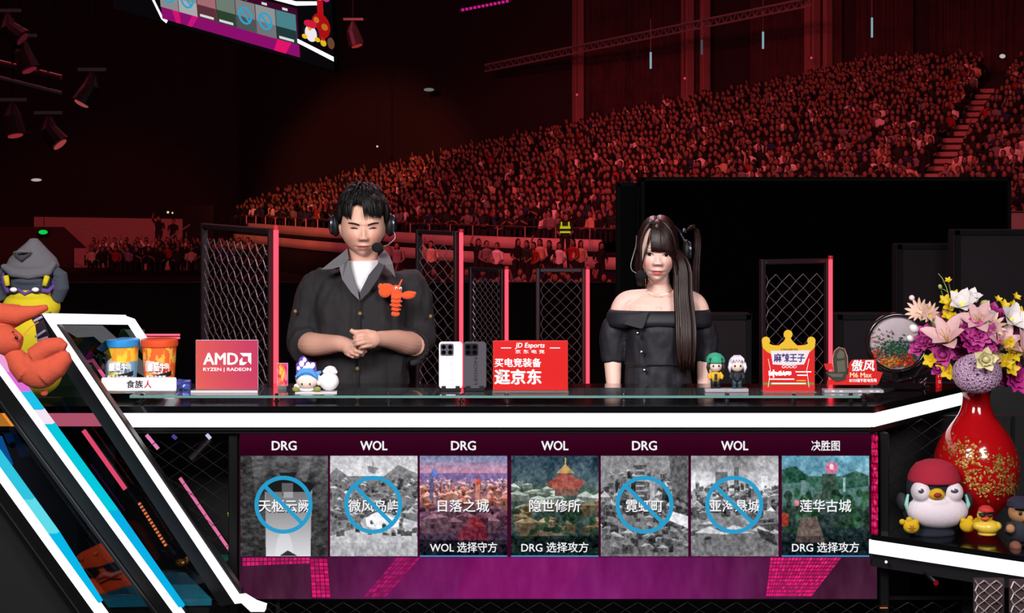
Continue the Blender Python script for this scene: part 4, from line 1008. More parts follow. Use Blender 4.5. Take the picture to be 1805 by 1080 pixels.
# ================================================================== PEOPLE
def temp_obj(me):
    o = bpy.data.objects.new('tmp', me); COL.objects.link(o); return o
def remesh(mb, voxel, smooth_it=4, fac=.5):
    "union of closed overlapping shapes as one continuous surface -> (verts, quads)"
    me = bpy.data.meshes.new('tmp'); me.from_pydata(mb.v, [], mb.f)
    bm = bmesh.new(); bm.from_mesh(me); bmesh.ops.recalc_face_normals(bm, faces=bm.faces); bm.to_mesh(me); bm.free()
    o = temp_obj(me)
    r = o.modifiers.new('r', 'REMESH'); r.mode = 'VOXEL'; r.voxel_size = voxel; r.adaptivity = 0
    if smooth_it:
        s = o.modifiers.new('s', 'SMOOTH'); s.factor = fac; s.iterations = smooth_it
    dg = bpy.context.evaluated_depsgraph_get(); e = bpy.data.meshes.new_from_object(o.evaluated_get(dg))
    n = len(e.vertices); v = np.empty(n*3, 'f'); e.vertices.foreach_get('co', v); v = v.reshape(-1, 3)
    nr = np.empty(n*3, 'f'); e.vertices.foreach_get('normal', nr); nr = nr.reshape(-1, 3)
    f = np.empty(len(e.polygons)*4, 'i'); e.polygons.foreach_get('vertices', f); f = f.reshape(-1, 4)
    bpy.data.objects.remove(o); bpy.data.meshes.remove(me); bpy.data.meshes.remove(e)
    return v, f, nr
def loft(mb, secs, seg=28, p=2.0):
    "sections (cx, cy, z, rx, ry): closed superellipse loft"
    vs = []
    for (cx, cy, z, rx, ry) in secs:
        for i in range(seg):
            a = 2*PI*i/seg; c, s = math.cos(a), math.sin(a)
            vs.append((cx+rx*math.copysign(abs(c)**(2/p), c), cy+ry*math.copysign(abs(s)**(2/p), s), z))
    n = len(secs)
    fs = [(j*seg+i, j*seg+(i+1) % seg, (j+1)*seg+(i+1) % seg, (j+1)*seg+i) for j in range(n-1) for i in range(seg)]
    fs += [tuple(range(seg-1, -1, -1)), tuple((n-1)*seg+k for k in range(seg))]
    mb.add(vs, fs)
def G(x, z, cx, cz, sx, sz): return np.exp(-((x-cx)/sx)**2-((z-cz)/sz)**2)
def head_verts(rx, ry, rz, fem=False, jaw=.42, ez=-.006, nz=-.048, mz=-.080, seg=144, rings=110):
    b = MB(); b.ell((0, 0, 0), (1, 1, 1), seg=seg, rings=rings)
    d = np.array(b.v); x, y, z = d[:, 0]*rx, d[:, 1]*ry, d[:, 2]*rz
    t = np.clip(-d[:, 2], 0, 1)
    x = x*(1-jaw*t**(2.8 if not fem else 2.4))*(1+.07*np.exp(-((d[:, 2]+.45)/.35)**2))
    # back of the jaw goes in, chin stays forward
    back = (d[:, 1] > 0)
    y = np.where(back, y*(1-.45*t**1.2), y)
    y = np.where(~back, y*(1+.04*t)+t**4*0.012*0, y)
    front = np.clip(-d[:, 1], 0, 1)
    fl = -ry*.90
    y = np.where(y < fl, fl+(y-fl)*.35, y)
    z = np.where(d[:, 2] < -.85, z+0.0, z)
    w = np.clip(front*1.6, 0, 1)
    dy = np.zeros_like(x)
    # nose
    k = np.clip((ez+.012-z)/(ez+.012-nz), 0, 1); tip = .0205 if fem else .023
    ridge = np.where((z < ez+.016) & (z > nz-.012), tip*(.22+.78*k**1.25), 0)
    fall = np.where(z < nz, np.clip(1-(nz-z)/.010, 0, 1), 1)
    sw = .0072+.0050*k
    dy -= ridge*fall*np.exp(-(x/sw)**2)
    for sx in (-1, 1):
        dy -= .0095*G(x, z, sx*.0125, nz-.001, .0065, .0075)          # nostril wings
        dy += .0085*G(x, z, sx*.030, ez, .019, .0125)                  # eye sockets
        dy -= .0050*G(x, z, sx*.031, ez-.001, .0125, .0085)            # lids
        dy -= .0040*G(x, z, sx*.028, ez+.019, .022, .008)              # brow ridge
        dy -= .0045*G(x, z, sx*.044, ez-.034, .022, .022)              # cheekbone
        dy += .0025*G(x, z, sx*.020, mz+.024, .006, .014)              # fold
        dy += .0040*G(x, z, sx*.027, mz, .006, .005)
        dy += .0035*G(x, z, sx*.006, nz-.0085, .0035, .0025)
    dy += .0055*G(x, z, 0, ez+.006, .010, .010)
    dy += .0018*G(x, z, 0, mz+.017, .003, .008)                        # philtrum
    dy -= .0075*G(x, z, 0, mz+.0045, .021, .0052)                      # upper lip
    dy -= .0090*G(x, z, 0, mz-.0065, .0165, .0062)                     # lower lip
    dy += .0070*G(x, z, 0, mz-.0005, .024, .0020)                      # mouth line
    dy += .0040*G(x, z, 0, mz-.0175, .018, .005)
    dy -= .0085*G(x, z, 0, mz-.030, .020, .012)                        # chin
    y = y+dy*w
    V = np.column_stack([x, y, z])
    return V, b.f
def head_colour(V, skin, lip, blush, mz, ez, fem, nz_=-.045):
    x, y, z = V[:, 0], V[:, 1], V[:, 2]; c = np.tile(np.array(lin(skin)), (len(V), 1))
    f = (y < -.04)
    def mix(m, col):
        nonlocal c
        m = np.clip(m, 0, 1)[:, None]*f[:, None]; c = c*(1-m)+np.array(lin(col))*m
    for sx in (-1, 1):
        mix(.55*G(x, z, sx*.043, ez-.036, .020, .018), blush)
        mix((.55 if fem else .30)*G(x, z, sx*.031, ez+.005, .019, .008), (.62, .38, .34))
    mix(.35*G(x, z, 0, -.05, .014, .008), blush)
    hw = .0232 if not fem else .0212; u = np.clip(1-(x/hw)**2, 0, 1)
    ut = .0062*u**.8*(1-.22*np.exp(-(x/.004)**2)); lt = .0100*np.sqrt(u); ss = lambda q: 1/(1+np.exp(-q/.0008))
    mix(.9*ss(mz+ut-z)*ss(z-mz+lt)*(np.abs(x) < hw), lip)
    mix((.95 if not fem else .7)*G(x, z, 0, mz-.0003, .022, .0022 if not fem else .0014), (.28, .08, .08))
    for sx in (-1, 1): mix(.8*G(x, z, sx*.0062, nz_-.0085, .0036, .0024), (.38, .16, .13)); mix(.28*G(x, z, sx*.015, nz_-.006, .004, .006), (.55, .3, .25))
    for sx in (-1, 1): mix(.8*G(x, z, sx*.0068, -.0, .003, .0018)*0, lip)
    return c
def place(V, rot, c):
    R = np.array(rot.to_matrix() if not isinstance(rot, Matrix) else rot); return V @ R.T+np.array(c)
class Fig:
    def __init__(s, base): s.base = Vector(base)
    def W(s, px, py, dy=0.0): return P(px, py, s.base.y+dy)-s.base
def hair_path(d0, d1, r, f0, f1, n=7, bulge=.0, ext=None):
    d0, d1 = Vector(d0).normalized(), Vector(d1).normalized(); ang = d0.angle(d1) or 1e-4; out = []
    for i in range(n):
        t = i/(n-1); d = (d0*math.sin((1-t)*ang)+d1*math.sin(t*ang))/math.sin(ang); f = f0+(f1-f0)*t+bulge*math.sin(PI*t)
        out.append(Vector((d.x*r[0]*f, d.y*r[1]*f, d.z*r[2]*f)))
    if ext: out += [out[-1]+Vector(e) for e in ext]
    return out
def generic_hand(mb, wrist, d, n, side, ln=.175, curl=.35, r=1.0):
    "relaxed hand: palm plus five unequal bent fingers; d along the hand, n palm normal, side +1/-1 for the thumb"
    d, n = Vector(d).normalized(), Vector(n).normalized(); s = d.cross(n).normalized()*side
    pl = ln*.5; M = Matrix((s, d, n)).transposed()
    mb.ell(Vector(wrist)+d*pl*.55, (.040*r, pl*.62, .014*r), rot=M, seg=14, rings=10)
    for k, (o, L) in enumerate(((.030, .44), (.011, .49), (-.009, .45), (-.028, .36))):
        p = Vector(wrist)+d*pl*.95+s*o; pts = [p-d*pl*.4, p]; a = 0
        for j, q in enumerate((.5, .3, .2)):
            a += curl*(.6+.3*j); p = p+(d*math.cos(a)+n*math.sin(a))*L*ln*q; pts.append(p.copy())
        mb.tube(pts, [.009*r, .0092*r, .0085*r, .0078*r, .0065*r], 8)
    p = Vector(wrist)+d*pl*.25+s*.028; mb.tube([p, p+d*.03+s*.022+n*.008, p+d*.055+s*.028+n*.016, p+d*.075+s*.026+n*.022], [.013*r, .0115*r, .0100*r, .0075*r], 8)
def finish_body(name, pieces, parent, m):
    V = np.concatenate([p[0] for p in pieces]); off = 0; F = []; C = np.concatenate([p[2] for p in pieces])
    for p in pieces: F.append(p[1]+off); off += len(p[0])
    return np_obj(name, V, np.concatenate(F), m, parent, smooth=True, cols=C)
def flatcol(v, c): return np.tile(np.array(lin(c)), (len(v), 1))
def folds(v, nr, amp, scale, seed=0):
    out = v.copy()
    for i in range(len(v)):
        p = Vector((v[i, 0]*scale[0]+seed, v[i, 1]*scale[1], v[i, 2]*scale[2])); q = noise.noise(p)+.5*noise.noise(p*2.1)
        out[i] += nr[i]*amp*q
    return out
from mathutils import noise
def solid_poly(pts, th, mb=None):
    "thin plate with thickness along +y from a 3-D outline"
    mb = mb or MB(); n = len(pts); bk = [Vector(p)+Vector((0, th, 0)) for p in pts]
    mb.add(list(pts)+bk, [tuple(range(n)), tuple(range(2*n-1, n-1, -1))]+[(i, i+n, (i+1) % n+n, (i+1) % n) for i in range(n)]); return mb
M_SKIN_M = mat('skin_man', '#e0a890', .55, attr=True, sss=.08)
M_HAIR = mat('hair_black', '#0b090b', .55, spec=.35); M_HAIRB = mat('hair_brown', '#24120f', .42, spec=.4)
M_SHIRT = mat('shirt_charcoal', '#1f1c20', .85, bump=(60, .25, .002), sheen=.0); M_COLLAR = mat('collar_grey', '#67666b', .8); M_TEE = mat('white_tee', '#eceaf0', .85)
M_TROUS = mat('dark_trousers', '#101014', .9)
def eyes(fig, hp, rot, hc, ez, fem, down, parent, rx=.031):
    "lids, lashes, iris and brows resting on the face"
    bv = BVHTree.FromPolygons([tuple(p) for p in hp[0]], [tuple(f) for f in hp[1]])
    R = rot.to_matrix(); Ri = R.inverted(); hc = Vector(hc)
    def on(x, z, off=.0009):
        o_ = R @ Vector((x, -.4, z))+hc; d = R @ Vector((0, 1, 0)); h = bv.ray_cast(o_, d)
        return (h[0] if h[0] else R @ Vector((x, -.09, z))+hc)-d*off
    def rib(pts, ws, m, name, off=.0008):
        b = MB(); a = []
        for (x, z), w_ in zip(pts, ws): a += [on(x, z+w_/2, off), on(x, z-w_/2, off)]
        n = len(pts); bk = [p+(R @ Vector((0, .0012, 0))) for p in a]
        b.add(a+bk, [(2*i, 2*i+1, 2*i+3, 2*i+2) for i in range(n-1)]+[(2*n+2*i, 2*n+2*i+2, 2*n+2*i+3, 2*n+2*i+1) for i in range(n-1)]
              +[(2*i, 2*i+2, 2*n+2*i+2, 2*n+2*i) for i in range(n-1)]+[(2*i+1, 2*n+2*i+1, 2*n+2*i+3, 2*i+3) for i in range(n-1)])
        return b.obj(name, m, parent, smooth=False)
    dark = mat('lash_black', '#120a0a', .6); browm = mat('brow_dark', '#241814' if not fem else '#4a3028', .8)
    for s in (-1, 1):
        xs = np.linspace(-1, 1, 11)
        if fem:
            op = .0078
            up = [(s*(rx+.0005*0)+x*.0145, ez+op*(1-x*x)**.8*.75+ (.0012*x*s)) for x in xs]
            lo = [(s*rx+x*.0145, ez-op*(1-x*x)*.55+(.0012*x*s)) for x in xs]
            b = MB(); a = []
            for (ux, uz), (lx, lz) in zip(up, lo): a += [on(ux+(lx-ux)*k_/4, uz+(lz-uz)*k_/4, .0008) for k_ in range(5)]
            b.add(a, [(5*i+k_, 5*i+k_+1, 5*i+k_+6, 5*i+k_+5) for i in range(10) for k_ in range(4)]); b.obj('eyeball', mat('eye_white', '#cdbdb8', .3), parent)
            b = MB(); pc = [on(s*rx-.001, ez+.0006, .0016)]+[on(s*rx-.001+rr_*math.cos(t), ez+.0006+rr_*max(min(math.sin(t), .80), -.72), .0014) for rr_ in (.0034, .0066) for t in np.linspace(0, 2*PI, 16, endpoint=False)]
            b.add(pc, [(0, 1+i, 1+(i+1) % 16) for i in range(16)]+[(1+i, 17+i, 17+(i+1) % 16, 1+(i+1) % 16) for i in range(16)]); b.obj('iris', mat('iris_dark', '#1c0f0c', .6, spec=.1), parent)
            rib(up, [.0026+.0026*(1-abs(x))+(.0014 if x*s > .5 else 0) for x in xs], dark, 'upper_lashes', .0020)
            rib(lo, [.0007+.0005*(1-abs(x)) for x in xs], mat('lash_soft', '#5a3a34', .7), 'lower_lashes', .0010)
            rib([(s*(rx+.001)+x*.015, ez+.011+.003*(1-x*x)+.0005*x*s) for x in xs], [.0008]*11, mat('lid_crease', '#a5705f', .7), 'lid_crease', .0004)
        else:
            up = [(s*rx+x*.0145, ez-.0005+.0030*(1-x*x)-.0018*(1-x*s*1.)*0.4) for x in xs]
            b = MB(); a = []
            for (ux, uz), x in zip(up, xs): a += [on(ux, uz-.0042*(1-x*x)*k_/2, .0009) for k_ in range(3)]
            b.add(a, [(3*i+k_, 3*i+k_+1, 3*i+k_+4, 3*i+k_+3) for i in range(10) for k_ in range(2)]); b.obj('eyeball', mat('eye_shade', '#1c1210', .3), parent)
            rib(up, [.0022+.0030*(1-abs(x)) for x in xs], dark, 'upper_lashes', .0012)
            rib([(s*(rx+.0005)+x*.014, ez+.0075+.0024*(1-x*x)) for x in xs], [.0007]*11, mat('lid_crease_m', '#9c6858', .7), 'lid_crease', .0004)
        bz = ez+(.0215 if fem else .0175)
        if fem: rib([(s*(rx+.002)+x*.0165*s, bz+.0026*(1-x*x)-.001*x) for x in xs], [.0016+.0010*(1-x)*.5 for x in xs], browm, 'eyebrow', .0008)
        else: rib([(s*(rx+.002)+x*.0205*s, bz-.0020+.0030*(1-(x-.55)**2)) for x in xs], [.0046+.0026*math.sin(PI*(x+1)/2.2+.3) for x in xs], browm, 'eyebrow', .0010)
    return on

# ------------------------------------------------------------------ the man
PY = 6.15
man = Fig(((640-CX)*PY/F_PX, PY, 0)); W = man.W
mt = thing('person', 'man in an open dark shirt over a white tee, hands clasped, looking down', 'person', man.base)
SKM = (.86, .66, .58)
hc = W(639.5, 397, .0); hc.z = 1.566-.0
zc = lambda py: CAMZ-(py-HZ)*PY/F_PX
hrx, hry, hrz = .0785, .100, (zc(335)-zc(452))/2
hc = Vector((W(640, 397).x, -.012, (zc(335)+zc(452))/2))
EZm, NZm, MZm = zc(399)-hc.z, zc(417)-hc.z, zc(431.5)-hc.z
rot = Euler((math.radians(3), 0, math.radians(7)))
HV, HF = head_verts(hrx, hry, hrz, False, .30, EZm, NZm, MZm)
body = MB(); body.add([tuple(v) for v in place(HV, rot, hc)], HF)
for sx in (-1, 1):   # ears
    p = rot.to_matrix() @ Vector((sx*.077, .012, EZm-.018))+hc; body.ell(p, (.009, .020, .030), rot=Euler((.1, sx*.25, 0)), seg=12, rings=8)
loft(body, [(0, .035, zc(500), .085, .060), (0, .03, zc(480), .062, .056), (0, .022, zc(462), .054, .052), (0, .014, zc(440), .052, .054), (0, .012, zc(425), .05, .05)], 24)
v, f, n = remesh(body, .0023, 2)
Rm = np.array(rot.to_matrix()); loc_v = (v-np.array(hc)) @ Rm
col = head_colour(loc_v, SKM, (.78, .44, .42), (.88, .56, .50), MZm, EZm, False, NZm)
pieces = [(v, f, col)]
# torso under the clothes, legs
b = MB(); loft(b, [(0, .0, .95, .14, .10), (0, .0, 1.05, .135, .10), (0, 0, 1.2, .155, .11), (0, .0, zc(500), .15, .09), (0, .02, zc(482), .07, .06)], 24)
for sx in (-1, 1): b.tube([(sx*.08, .0, .98), (sx*.10, .0, .5), (sx*.11, .01, .06)], [.085, .06, .045], 14); b.tube([(sx*.11, .03, .05), (sx*.12, -.14, .03)], [.04, .03], 10)
v, f, n = remesh(b, .012, 3); pieces.append((v, f, flatcol(v, SKM)))
q = lambda u, vv: (480+u/6.017, 560+vv/6.017)
def Q(u, vv, dy): a = q(u, vv); return W(a[0], a[1], dy)
# his right arm (left in the picture) and hand
b = MB()
b.tube([W(562, 512, .02), W(545, 560, .03), W(539, 598, .0), W(542, 609, -.05)], [.045, .044, .043, .043], 16, sm=5)
b.tube([W(540, 603, -.02), W(552, 607, -.09), W(575, 607, -.14), Q(700, 275, -.19), Q(760, 285, -.205)], [.043, .043, .0375, .0305, .0285], 18, sm=5)
b.ell(Q(835, 318, -.225), (.036, .020, .029), rot=Euler((0, .30, 0)), seg=18, rings=12)
b.tube([Q(760, 285, -.205), Q(830, 300, -.222), Q(890, 300, -.232)], [.029, .0245, .016], 14)
for pts, r in (([(830, 290, -.228), (900, 300, -.243), (965, 322, -.243), (985, 352, -.225), (945, 368, -.215)], .0092), ([(820, 325, -.228), (885, 345, -.246), (945, 362, -.245), (955, 388, -.228), (905, 392, -.218)], .0092),
               ([(800, 350, -.226), (850, 372, -.242), (905, 392, -.240), (900, 410, -.226), (860, 408, -.216)], .0086), ([(775, 365, -.222), (815, 392, -.234), (855, 410, -.232), (850, 420, -.222)], .0078)):
    b.tube([Q(*p) for p in pts], [r*1.1, r*1.05, r, r*.95, r*.8][:len(pts)], 10)
b.tube([Q(800, 285, -.205), Q(870, 265, -.20), Q(930, 262, -.205)], [.014, .011, .009], 10)
v, f, n = remesh(b, .0022, 5, .5); pieces.append((v, f, flatcol(v, (.80, .60, .53))))
# his left arm and hand, on top
b = MB()
b.tube([W(718, 512, .02), W(729, 560, .03), W(734, 598, .0), W(728, 608, -.05)], [.045, .044, .043, .043], 16, sm=5)
b.tube([W(732, 604, -.02), W(716, 604, -.08), W(700, 600, -.13), Q(1190, 225, -.195), Q(1130, 222, -.22), Q(1085, 222, -.24), Q(1045, 222, -.25)], [.043, .043, .0385, .030, .0275, .024, .018], 18, sm=5)
b.ell(Q(1050, 225, -.252), (.037, .017, .028), rot=Euler((0, .08, .25)), seg=18, rings=12)
b.ell(Q(1050, 285, -.245), (.030, .015, .014), rot=Euler((0, -.25, .2)), seg=14, rings=8)
for pts, r in (([(1030, 190, -.255), (960, 178, -.268), (900, 190, -.272), (868, 214, -.262)], .0094), ([(1030, 225, -.262), (955, 220, -.277), (890, 238, -.280), (856, 258, -.268)], .0094),
               ([(1035, 255, -.262), (970, 256, -.277), (905, 272, -.279), (872, 290, -.268)], .0090), ([(1050, 290, -.258), (1000, 296, -.270), (955, 306, -.271), (925, 318, -.262)], .0080)):
    b.tube([Q(*p) for p in pts], [r*1.15, r*1.05, r, r*.8], 10)
b.tube([Q(1090, 185, -.240), Q(1000, 158, -.250), Q(910, 156, -.256), Q(862, 150, -.258), Q(826, 128, -.258)], [.016, .0135, .0105, .0092, .0074], 12)
v, f, n = remesh(b, .0022, 5, .5); pieces.append((v, f, flatcol(v, (.81, .61, .54))))
finish_body('body', pieces, mt, M_SKIN_M)
eyes(man, pieces[0], rot, hc, EZm, False, True, mt, .0335)
# tee
b = MB(); loft(b, [(0, .0, .98, .135, .1), (0, 0, 1.2, .150, .112), (0, .0, zc(530), .145, .110), (0, .0, zc(506), .120, .098), (0, .008, zc(484), .080, .078), (0, .012, zc(466), .066, .068), (0, .016, zc(459), .058, .061)], 36)
pass
v, f, n = remesh(b, .006, 4); v = folds(v, n, .003, (10, 10, 6), 3); np_obj('white_tee', v, f, M_TEE, mt, smooth=True)
# trousers and shoes (behind the desk)
b = MB(); loft(b, [(0, .0, .78, .16, .12), (0, 0, .9, .15, .115), (0, 0, 1.0, .145, .11)], 24)
for sx in (-1, 1): b.tube([(sx*.08, .0, .88), (sx*.10, .0, .5), (sx*.11, .01, .08)], [.10, .085, .075], 14)
v, f, n = remesh(b, .012, 3); np_obj('trousers', v, f, M_TROUS, mt, smooth=True)
for sx in (-1, 1): b = MB(); b.ell((sx*.115, -.06, .045), (.05, .14, .045), seg=14, rings=8); b.obj('shoe', M_BLK, mt, smooth=True)
# shirt
b = MB()
loft(b, [(0, .005, .86, .180, .135), (0, .0, zc(690), .176, .130), (0, .0, zc(620), .170, .128), (0, .0, zc(560), .172, .130), (0, .005, zc(520), .176, .128), (0, .008, zc(500), .172, .112), (0, .010, zc(486), .140, .092), (0, .014, zc(474), .090, .078), (0, .018, zc(462), .066, .066)], 40, 2.2)
b.tube([(-.10, .01, zc(500)), W(558, 510, .02), W(547, 545, .03), W(540, 575, .03), W(537, 600, .0), W(541, 612, -.05)], [.060, .066, .068, .070, .070, .068], 20, sm=5)
b.tube([(.10, .01, zc(500)), W(722, 510, .02), W(730, 545, .03), W(735, 575, .03), W(735, 598, .0), W(727, 610, -.05)], [.060, .066, .068, .070, .070, .068], 20, sm=5)
v, f, n = remesh(b, .0055, 5); v = folds(v, n, .013, (9, 9, 3.2), 1); v = folds(v, n, .008, (24, 20, 9), 5)
# hollow the neck opening: drop the faces inside the V
fx, fz, fy = v[f].mean(1)[:, 0], v[f].mean(1)[:, 2], v[f].mean(1)[:, 1]
vz0, vz1 = zc(520), zc(474); hw = np.clip((fz-vz0)/(vz1-vz0), 0, 1.6)*.056
xc_ = W(634, 500).x+(fz-vz0)/(vz1-vz0)*.012
keep = ~((fy < .01) & (np.abs(fx-xc_) < hw) & (fz > vz0)) & ~((fz > zc(464)))
f = f[keep]
# cuffs: open the sleeve ends towards the hands
cut = [(W(548, 609, -.085), W(575, 606, -.14)), (W(716, 607, -.085), W(695, 602, -.14))]
fc = v[f].mean(1)
for a, c in cut:
    d = np.array((c-a).normalized()); m_ = ((fc-np.array(a)) @ d > .002) & (np.linalg.norm(fc-np.array(a), axis=1) < .11) & (fc[:, 1] < -.075); m_ &= np.abs(fc[:, 2]-a.z) < .1
    m_ &= (np.abs(fc[:, 0]) > .170)
    f = f[~m_]; fc = fc[~m_]
used = np.unique(f); remap = -np.ones(len(v), int); remap[used] = np.arange(len(used))
shirt = np_obj('shirt', v[used], remap[f], M_SHIRT, mt, smooth=True)
sm = shirt.modifiers.new('thickness', 'SOLIDIFY'); sm.thickness = .003; sm.offset = -1
# collar, lapels, placket, buttons, cuff rolls
def plate(pts, m, name, th=.004, parent=None, sub=0):
    return solid_poly([W(*p) for p in pts], th).obj(name, m, parent or mt)
plate([(612, 437, -.02), (603, 446, -.06), (587, 458, -.09), (566, 475, -.118), (585, 474, -.135), (599, 470, -.14), (608, 463, -.13), (615, 456, -.10)], M_COLLAR, 'collar_leaf')
plate([(678, 440, -.02), (686, 449, -.06), (692, 464, -.11), (697, 489, -.136), (688, 478, -.142), (679, 467, -.142), (666, 464, -.125), (666, 452, -.09)], M_COLLAR, 'collar_leaf')
plate([(598, 470, -.139), (607, 463, -.13), (614, 458, -.11), (622, 484, -.128), (629, 504, -.140), (633, 525, -.150), (634, 530, -.152), (618, 514, -.150), (603, 492, -.148)], M_COLLAR, 'lapel')
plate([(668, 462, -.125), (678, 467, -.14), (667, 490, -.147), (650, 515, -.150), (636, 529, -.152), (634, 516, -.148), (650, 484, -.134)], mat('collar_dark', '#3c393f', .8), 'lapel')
b = MB(); ps = [W(634, 524, -.150), W(634, 560, -.146), W(633, 620, -.143), (W(630, 690, -.145))]; b.tube(ps, .0028, 6); b.obj('placket_edge', mat('shirt_seam', '#1a171b', .8), mt)
gold = mat('button_gold', '#b89858', .3, .8)
for px, py in ((634.5, 552), (630, 649)):
    b = MB(); b.lathe([(.0, -.002), (.0062, -.002), (.0068, 0), (.0062, .002), (0, .002)], 14); b.obj('button', gold, mt, loc=W(px, py, -.158), rot=(PI/2, 0, 0))
for px, py in ((520.5, 548), (759, 557)):
    b = MB(); b.lathe([(.0, -.002), (.0056, -.002), (.006, 0), (.0056, .002), (0, .002)], 12); b.obj('button', gold, mt, loc=W(px, py, -.052 if px < 600 else -.05), rot=(PI/2, 0, 0))
for pts in ([(537, 634, -.07), (524, 634, -.02), (514, 622, .03)], [(725, 640, -.07), (741, 636, -.02), (752, 622, .03)]):
    b = MB(); b.tube([W(*p) for p in pts], [.010, .012, .010], 10, flat=.7); b.obj('rolled_cuff', M_SHIRT, mt, smooth=True)
# hair
rh = random.Random(5); hr = (hrx, hry, hrz)
def hp_(path): R = rot.to_matrix(); return [R @ p+hc for p in path]
hb = MB()
cap = MB(); cap.ell((0, 0, 0), (1, 1, 1), seg=48, rings=36)
cv = np.array(cap.v); keep_f = []
for fc_ in cap.f:
    m_ = cv[list(fc_)].mean(0); x, y, z = m_
    if z > (.62 if y < -.3 else (.62-(y+.3)*2.2 if y < .15 else -.55)) or (y > .05 and z > -.45): keep_f.append(fc_)
V_ = [rot.to_matrix() @ Vector((p[0]*hrx*1.10, p[1]*hry*1.08, p[2]*hrz*1.07))+hc for p in cv]; hb.add(V_, keep_f)
for k in range(340):       # body of the hair, swept forward and sideways from the crown
    a = rh.uniform(0, 2*PI); t = rh.uniform(0, .95)
    d0 = (math.sin(t)*math.cos(a)*.9, math.sin(t)*math.sin(a)*.9+.15, math.cos(t))
    side = 1 if d0[0] > -.08 else -1
    aa = a+rh.uniform(-.35, .35); t1 = min(t+rh.uniform(.35, .7), 1.55 if math.sin(aa) > -.3 else 1.0)
    d1 = (math.sin(t1)*math.cos(aa)+side*.12, math.sin(t1)*math.sin(aa)-.02, math.cos(t1))
    f0 = rh.uniform(1.06, 1.12); f1 = rh.uniform(1.12, 1.32)
    hb.tube(hp_(hair_path(d0, d1, hr, f0, f1, 6, rh.uniform(.03, .09))), [.006, .0085, .0085, .007, .0045, .001], 5, flat=.55)
for k in range(150):       # sides and back down to the ears
    sx = rh.choice((-1, 1)); y0 = rh.uniform(-.35, .9)
    d0 = (sx*.75, y0, .7); d1 = (sx*1.0, y0*1.0+rh.uniform(-.05, .05), rh.uniform(.05, .25) if y0 < 0 else rh.uniform(-.3, .1))
    if y0 > .6: d1 = (sx*rh.uniform(.1, .7), 1, -.35)
    hb.tube(hp_(hair_path(d0, d1, hr, 1.16, 1.13+.10*rh.random(), 6, .05)), [.007, .009, .009, .008, .006, .002], 5, flat=.5)
def fringe(x0, x1, zt, y0=-.55, w_=.006, rr=1.10, z0=.86):
    hb.tube(hp_(hair_path((x0/hrx, y0, z0), (x1/hrx, -.93*math.sqrt(max(.05, 1-(x1/hrx)**2)), zt/hrz), hr, 1.12, rr-.005, 8, .13)), [w_*.8, w_*1.2, w_*1.3, w_*1.2, w_, w_*.8, w_*.5, .0006], 5, flat=.45)
for k in range(34):        # left of the gap
    t = k/33; x1 = -.078+t*.037+rh.uniform(-.003, .003); fringe(-.045+t*.015+rh.uniform(-.01, .01), x1, (.026 if t > .5 else .030)+rh.uniform(-.009, .010)-(.010 if abs(t-.93) < .06 else 0))
for k in range(52):        # right of the gap, a longer sweep
    t = k/51; x1 = .002+t*.076+rh.uniform(-.003, .003); fringe(-.01+t*.06+rh.uniform(-.01, .01), x1, .034-.006*math.sin(PI*t)+rh.uniform(-.010, .010)-(.008 if t < .08 else 0))
for k in range(10):        # over the gap, high on the forehead
    fringe(-.045+k*.004, -.040+k*.0042, .076-.0012*k+rh.uniform(-.004, .004), rr=1.09)
for k in range(60):        # tufts standing on top
    a = rh.uniform(0, 2*PI); t = rh.uniform(.1, .75); d0 = Vector((math.sin(t)*math.cos(a), math.sin(t)*math.sin(a), math.cos(t)))
    d1 = d0+Vector((rh.uniform(-.35, .35), rh.uniform(-.4, .1), 0)); hb.tube(hp_(hair_path(d0, d1, hr, 1.06, rh.uniform(1.13, 1.22), 5, .05)), [.006, .007, .006, .004, .0006], 5, flat=.5)
hb.obj('hair', M_HAIR, mt, smooth=True)

def headset(lb, fig, parts, boom, foam, band, parent_base):
    t = thing('headset', lb, 'headset', fig.base)
    for (c, r, rx_) in parts:
        b = MB(); b.ell(c, r, seg=20, rings=12); b.obj('ear_cushion', mat('cushion_black', '#0c0c10', .55), t, smooth=True)
        s = 1 if c.x > parts[0][0].x else -1
        b = MB(); b.ell(c+Vector((rx_, -.004, .0)), (r[0]*.8, r[1]*.8, r[2]*.85), seg=20, rings=12); b.obj('ear_cup', mat('cup_plastic', '#20242e', .25, .3), t, smooth=True)
        b = MB(); th = [c+Vector((rx_*1.3, -r[1]*.6*math.cos(a)-.012, r[2]*.7*math.sin(a))) for a in np.linspace(-1.2, 1.9, 10)]; b.tube(th, .0022, 6); b.obj('cup_bracket', mat('bracket_metal', '#8a90a0', .2, .9), t, smooth=True)
    b = MB(); b.tube(band, .006, 8, flat=2.0); b.obj('headband', mat('cup_plastic'), t, smooth=True)
    b = MB(); b.tube(boom, .0019, 8, sm=5); b.obj('microphone_boom', mat('boom_metal', '#3a3a40' if 'man with' in lb else '#a8a4a8', .3, .7), t, smooth=True)
    b = MB(); b.ell(foam[0], foam[1], seg=20, rings=14); b.obj('foam_windscreen', mat('foam_black', '#0a0a0c', .95, bump=(400, .5, .001)), t, smooth=True)
    return t
headset('black headset with a round foam microphone at the man\'s mouth', man,
        [(W(592, 396, .01), (.019, .032, .044), -.012), (W(687, 396, .01), (.018, .032, .044), .013)],
        [W(694, 408, -.02), W(696, 420, -.06), W(684, 431, -.11), W(668, 436, -.125)], (W(665.5, 436, -.135), (.0215, .019, .0185)),
        [W(592, 390, .03), W(594, 365, .05), W(608, 345, .055), W(640, 337, .06), W(670, 345, .055), W(683, 365, .05), W(687, 390, .03)], None)

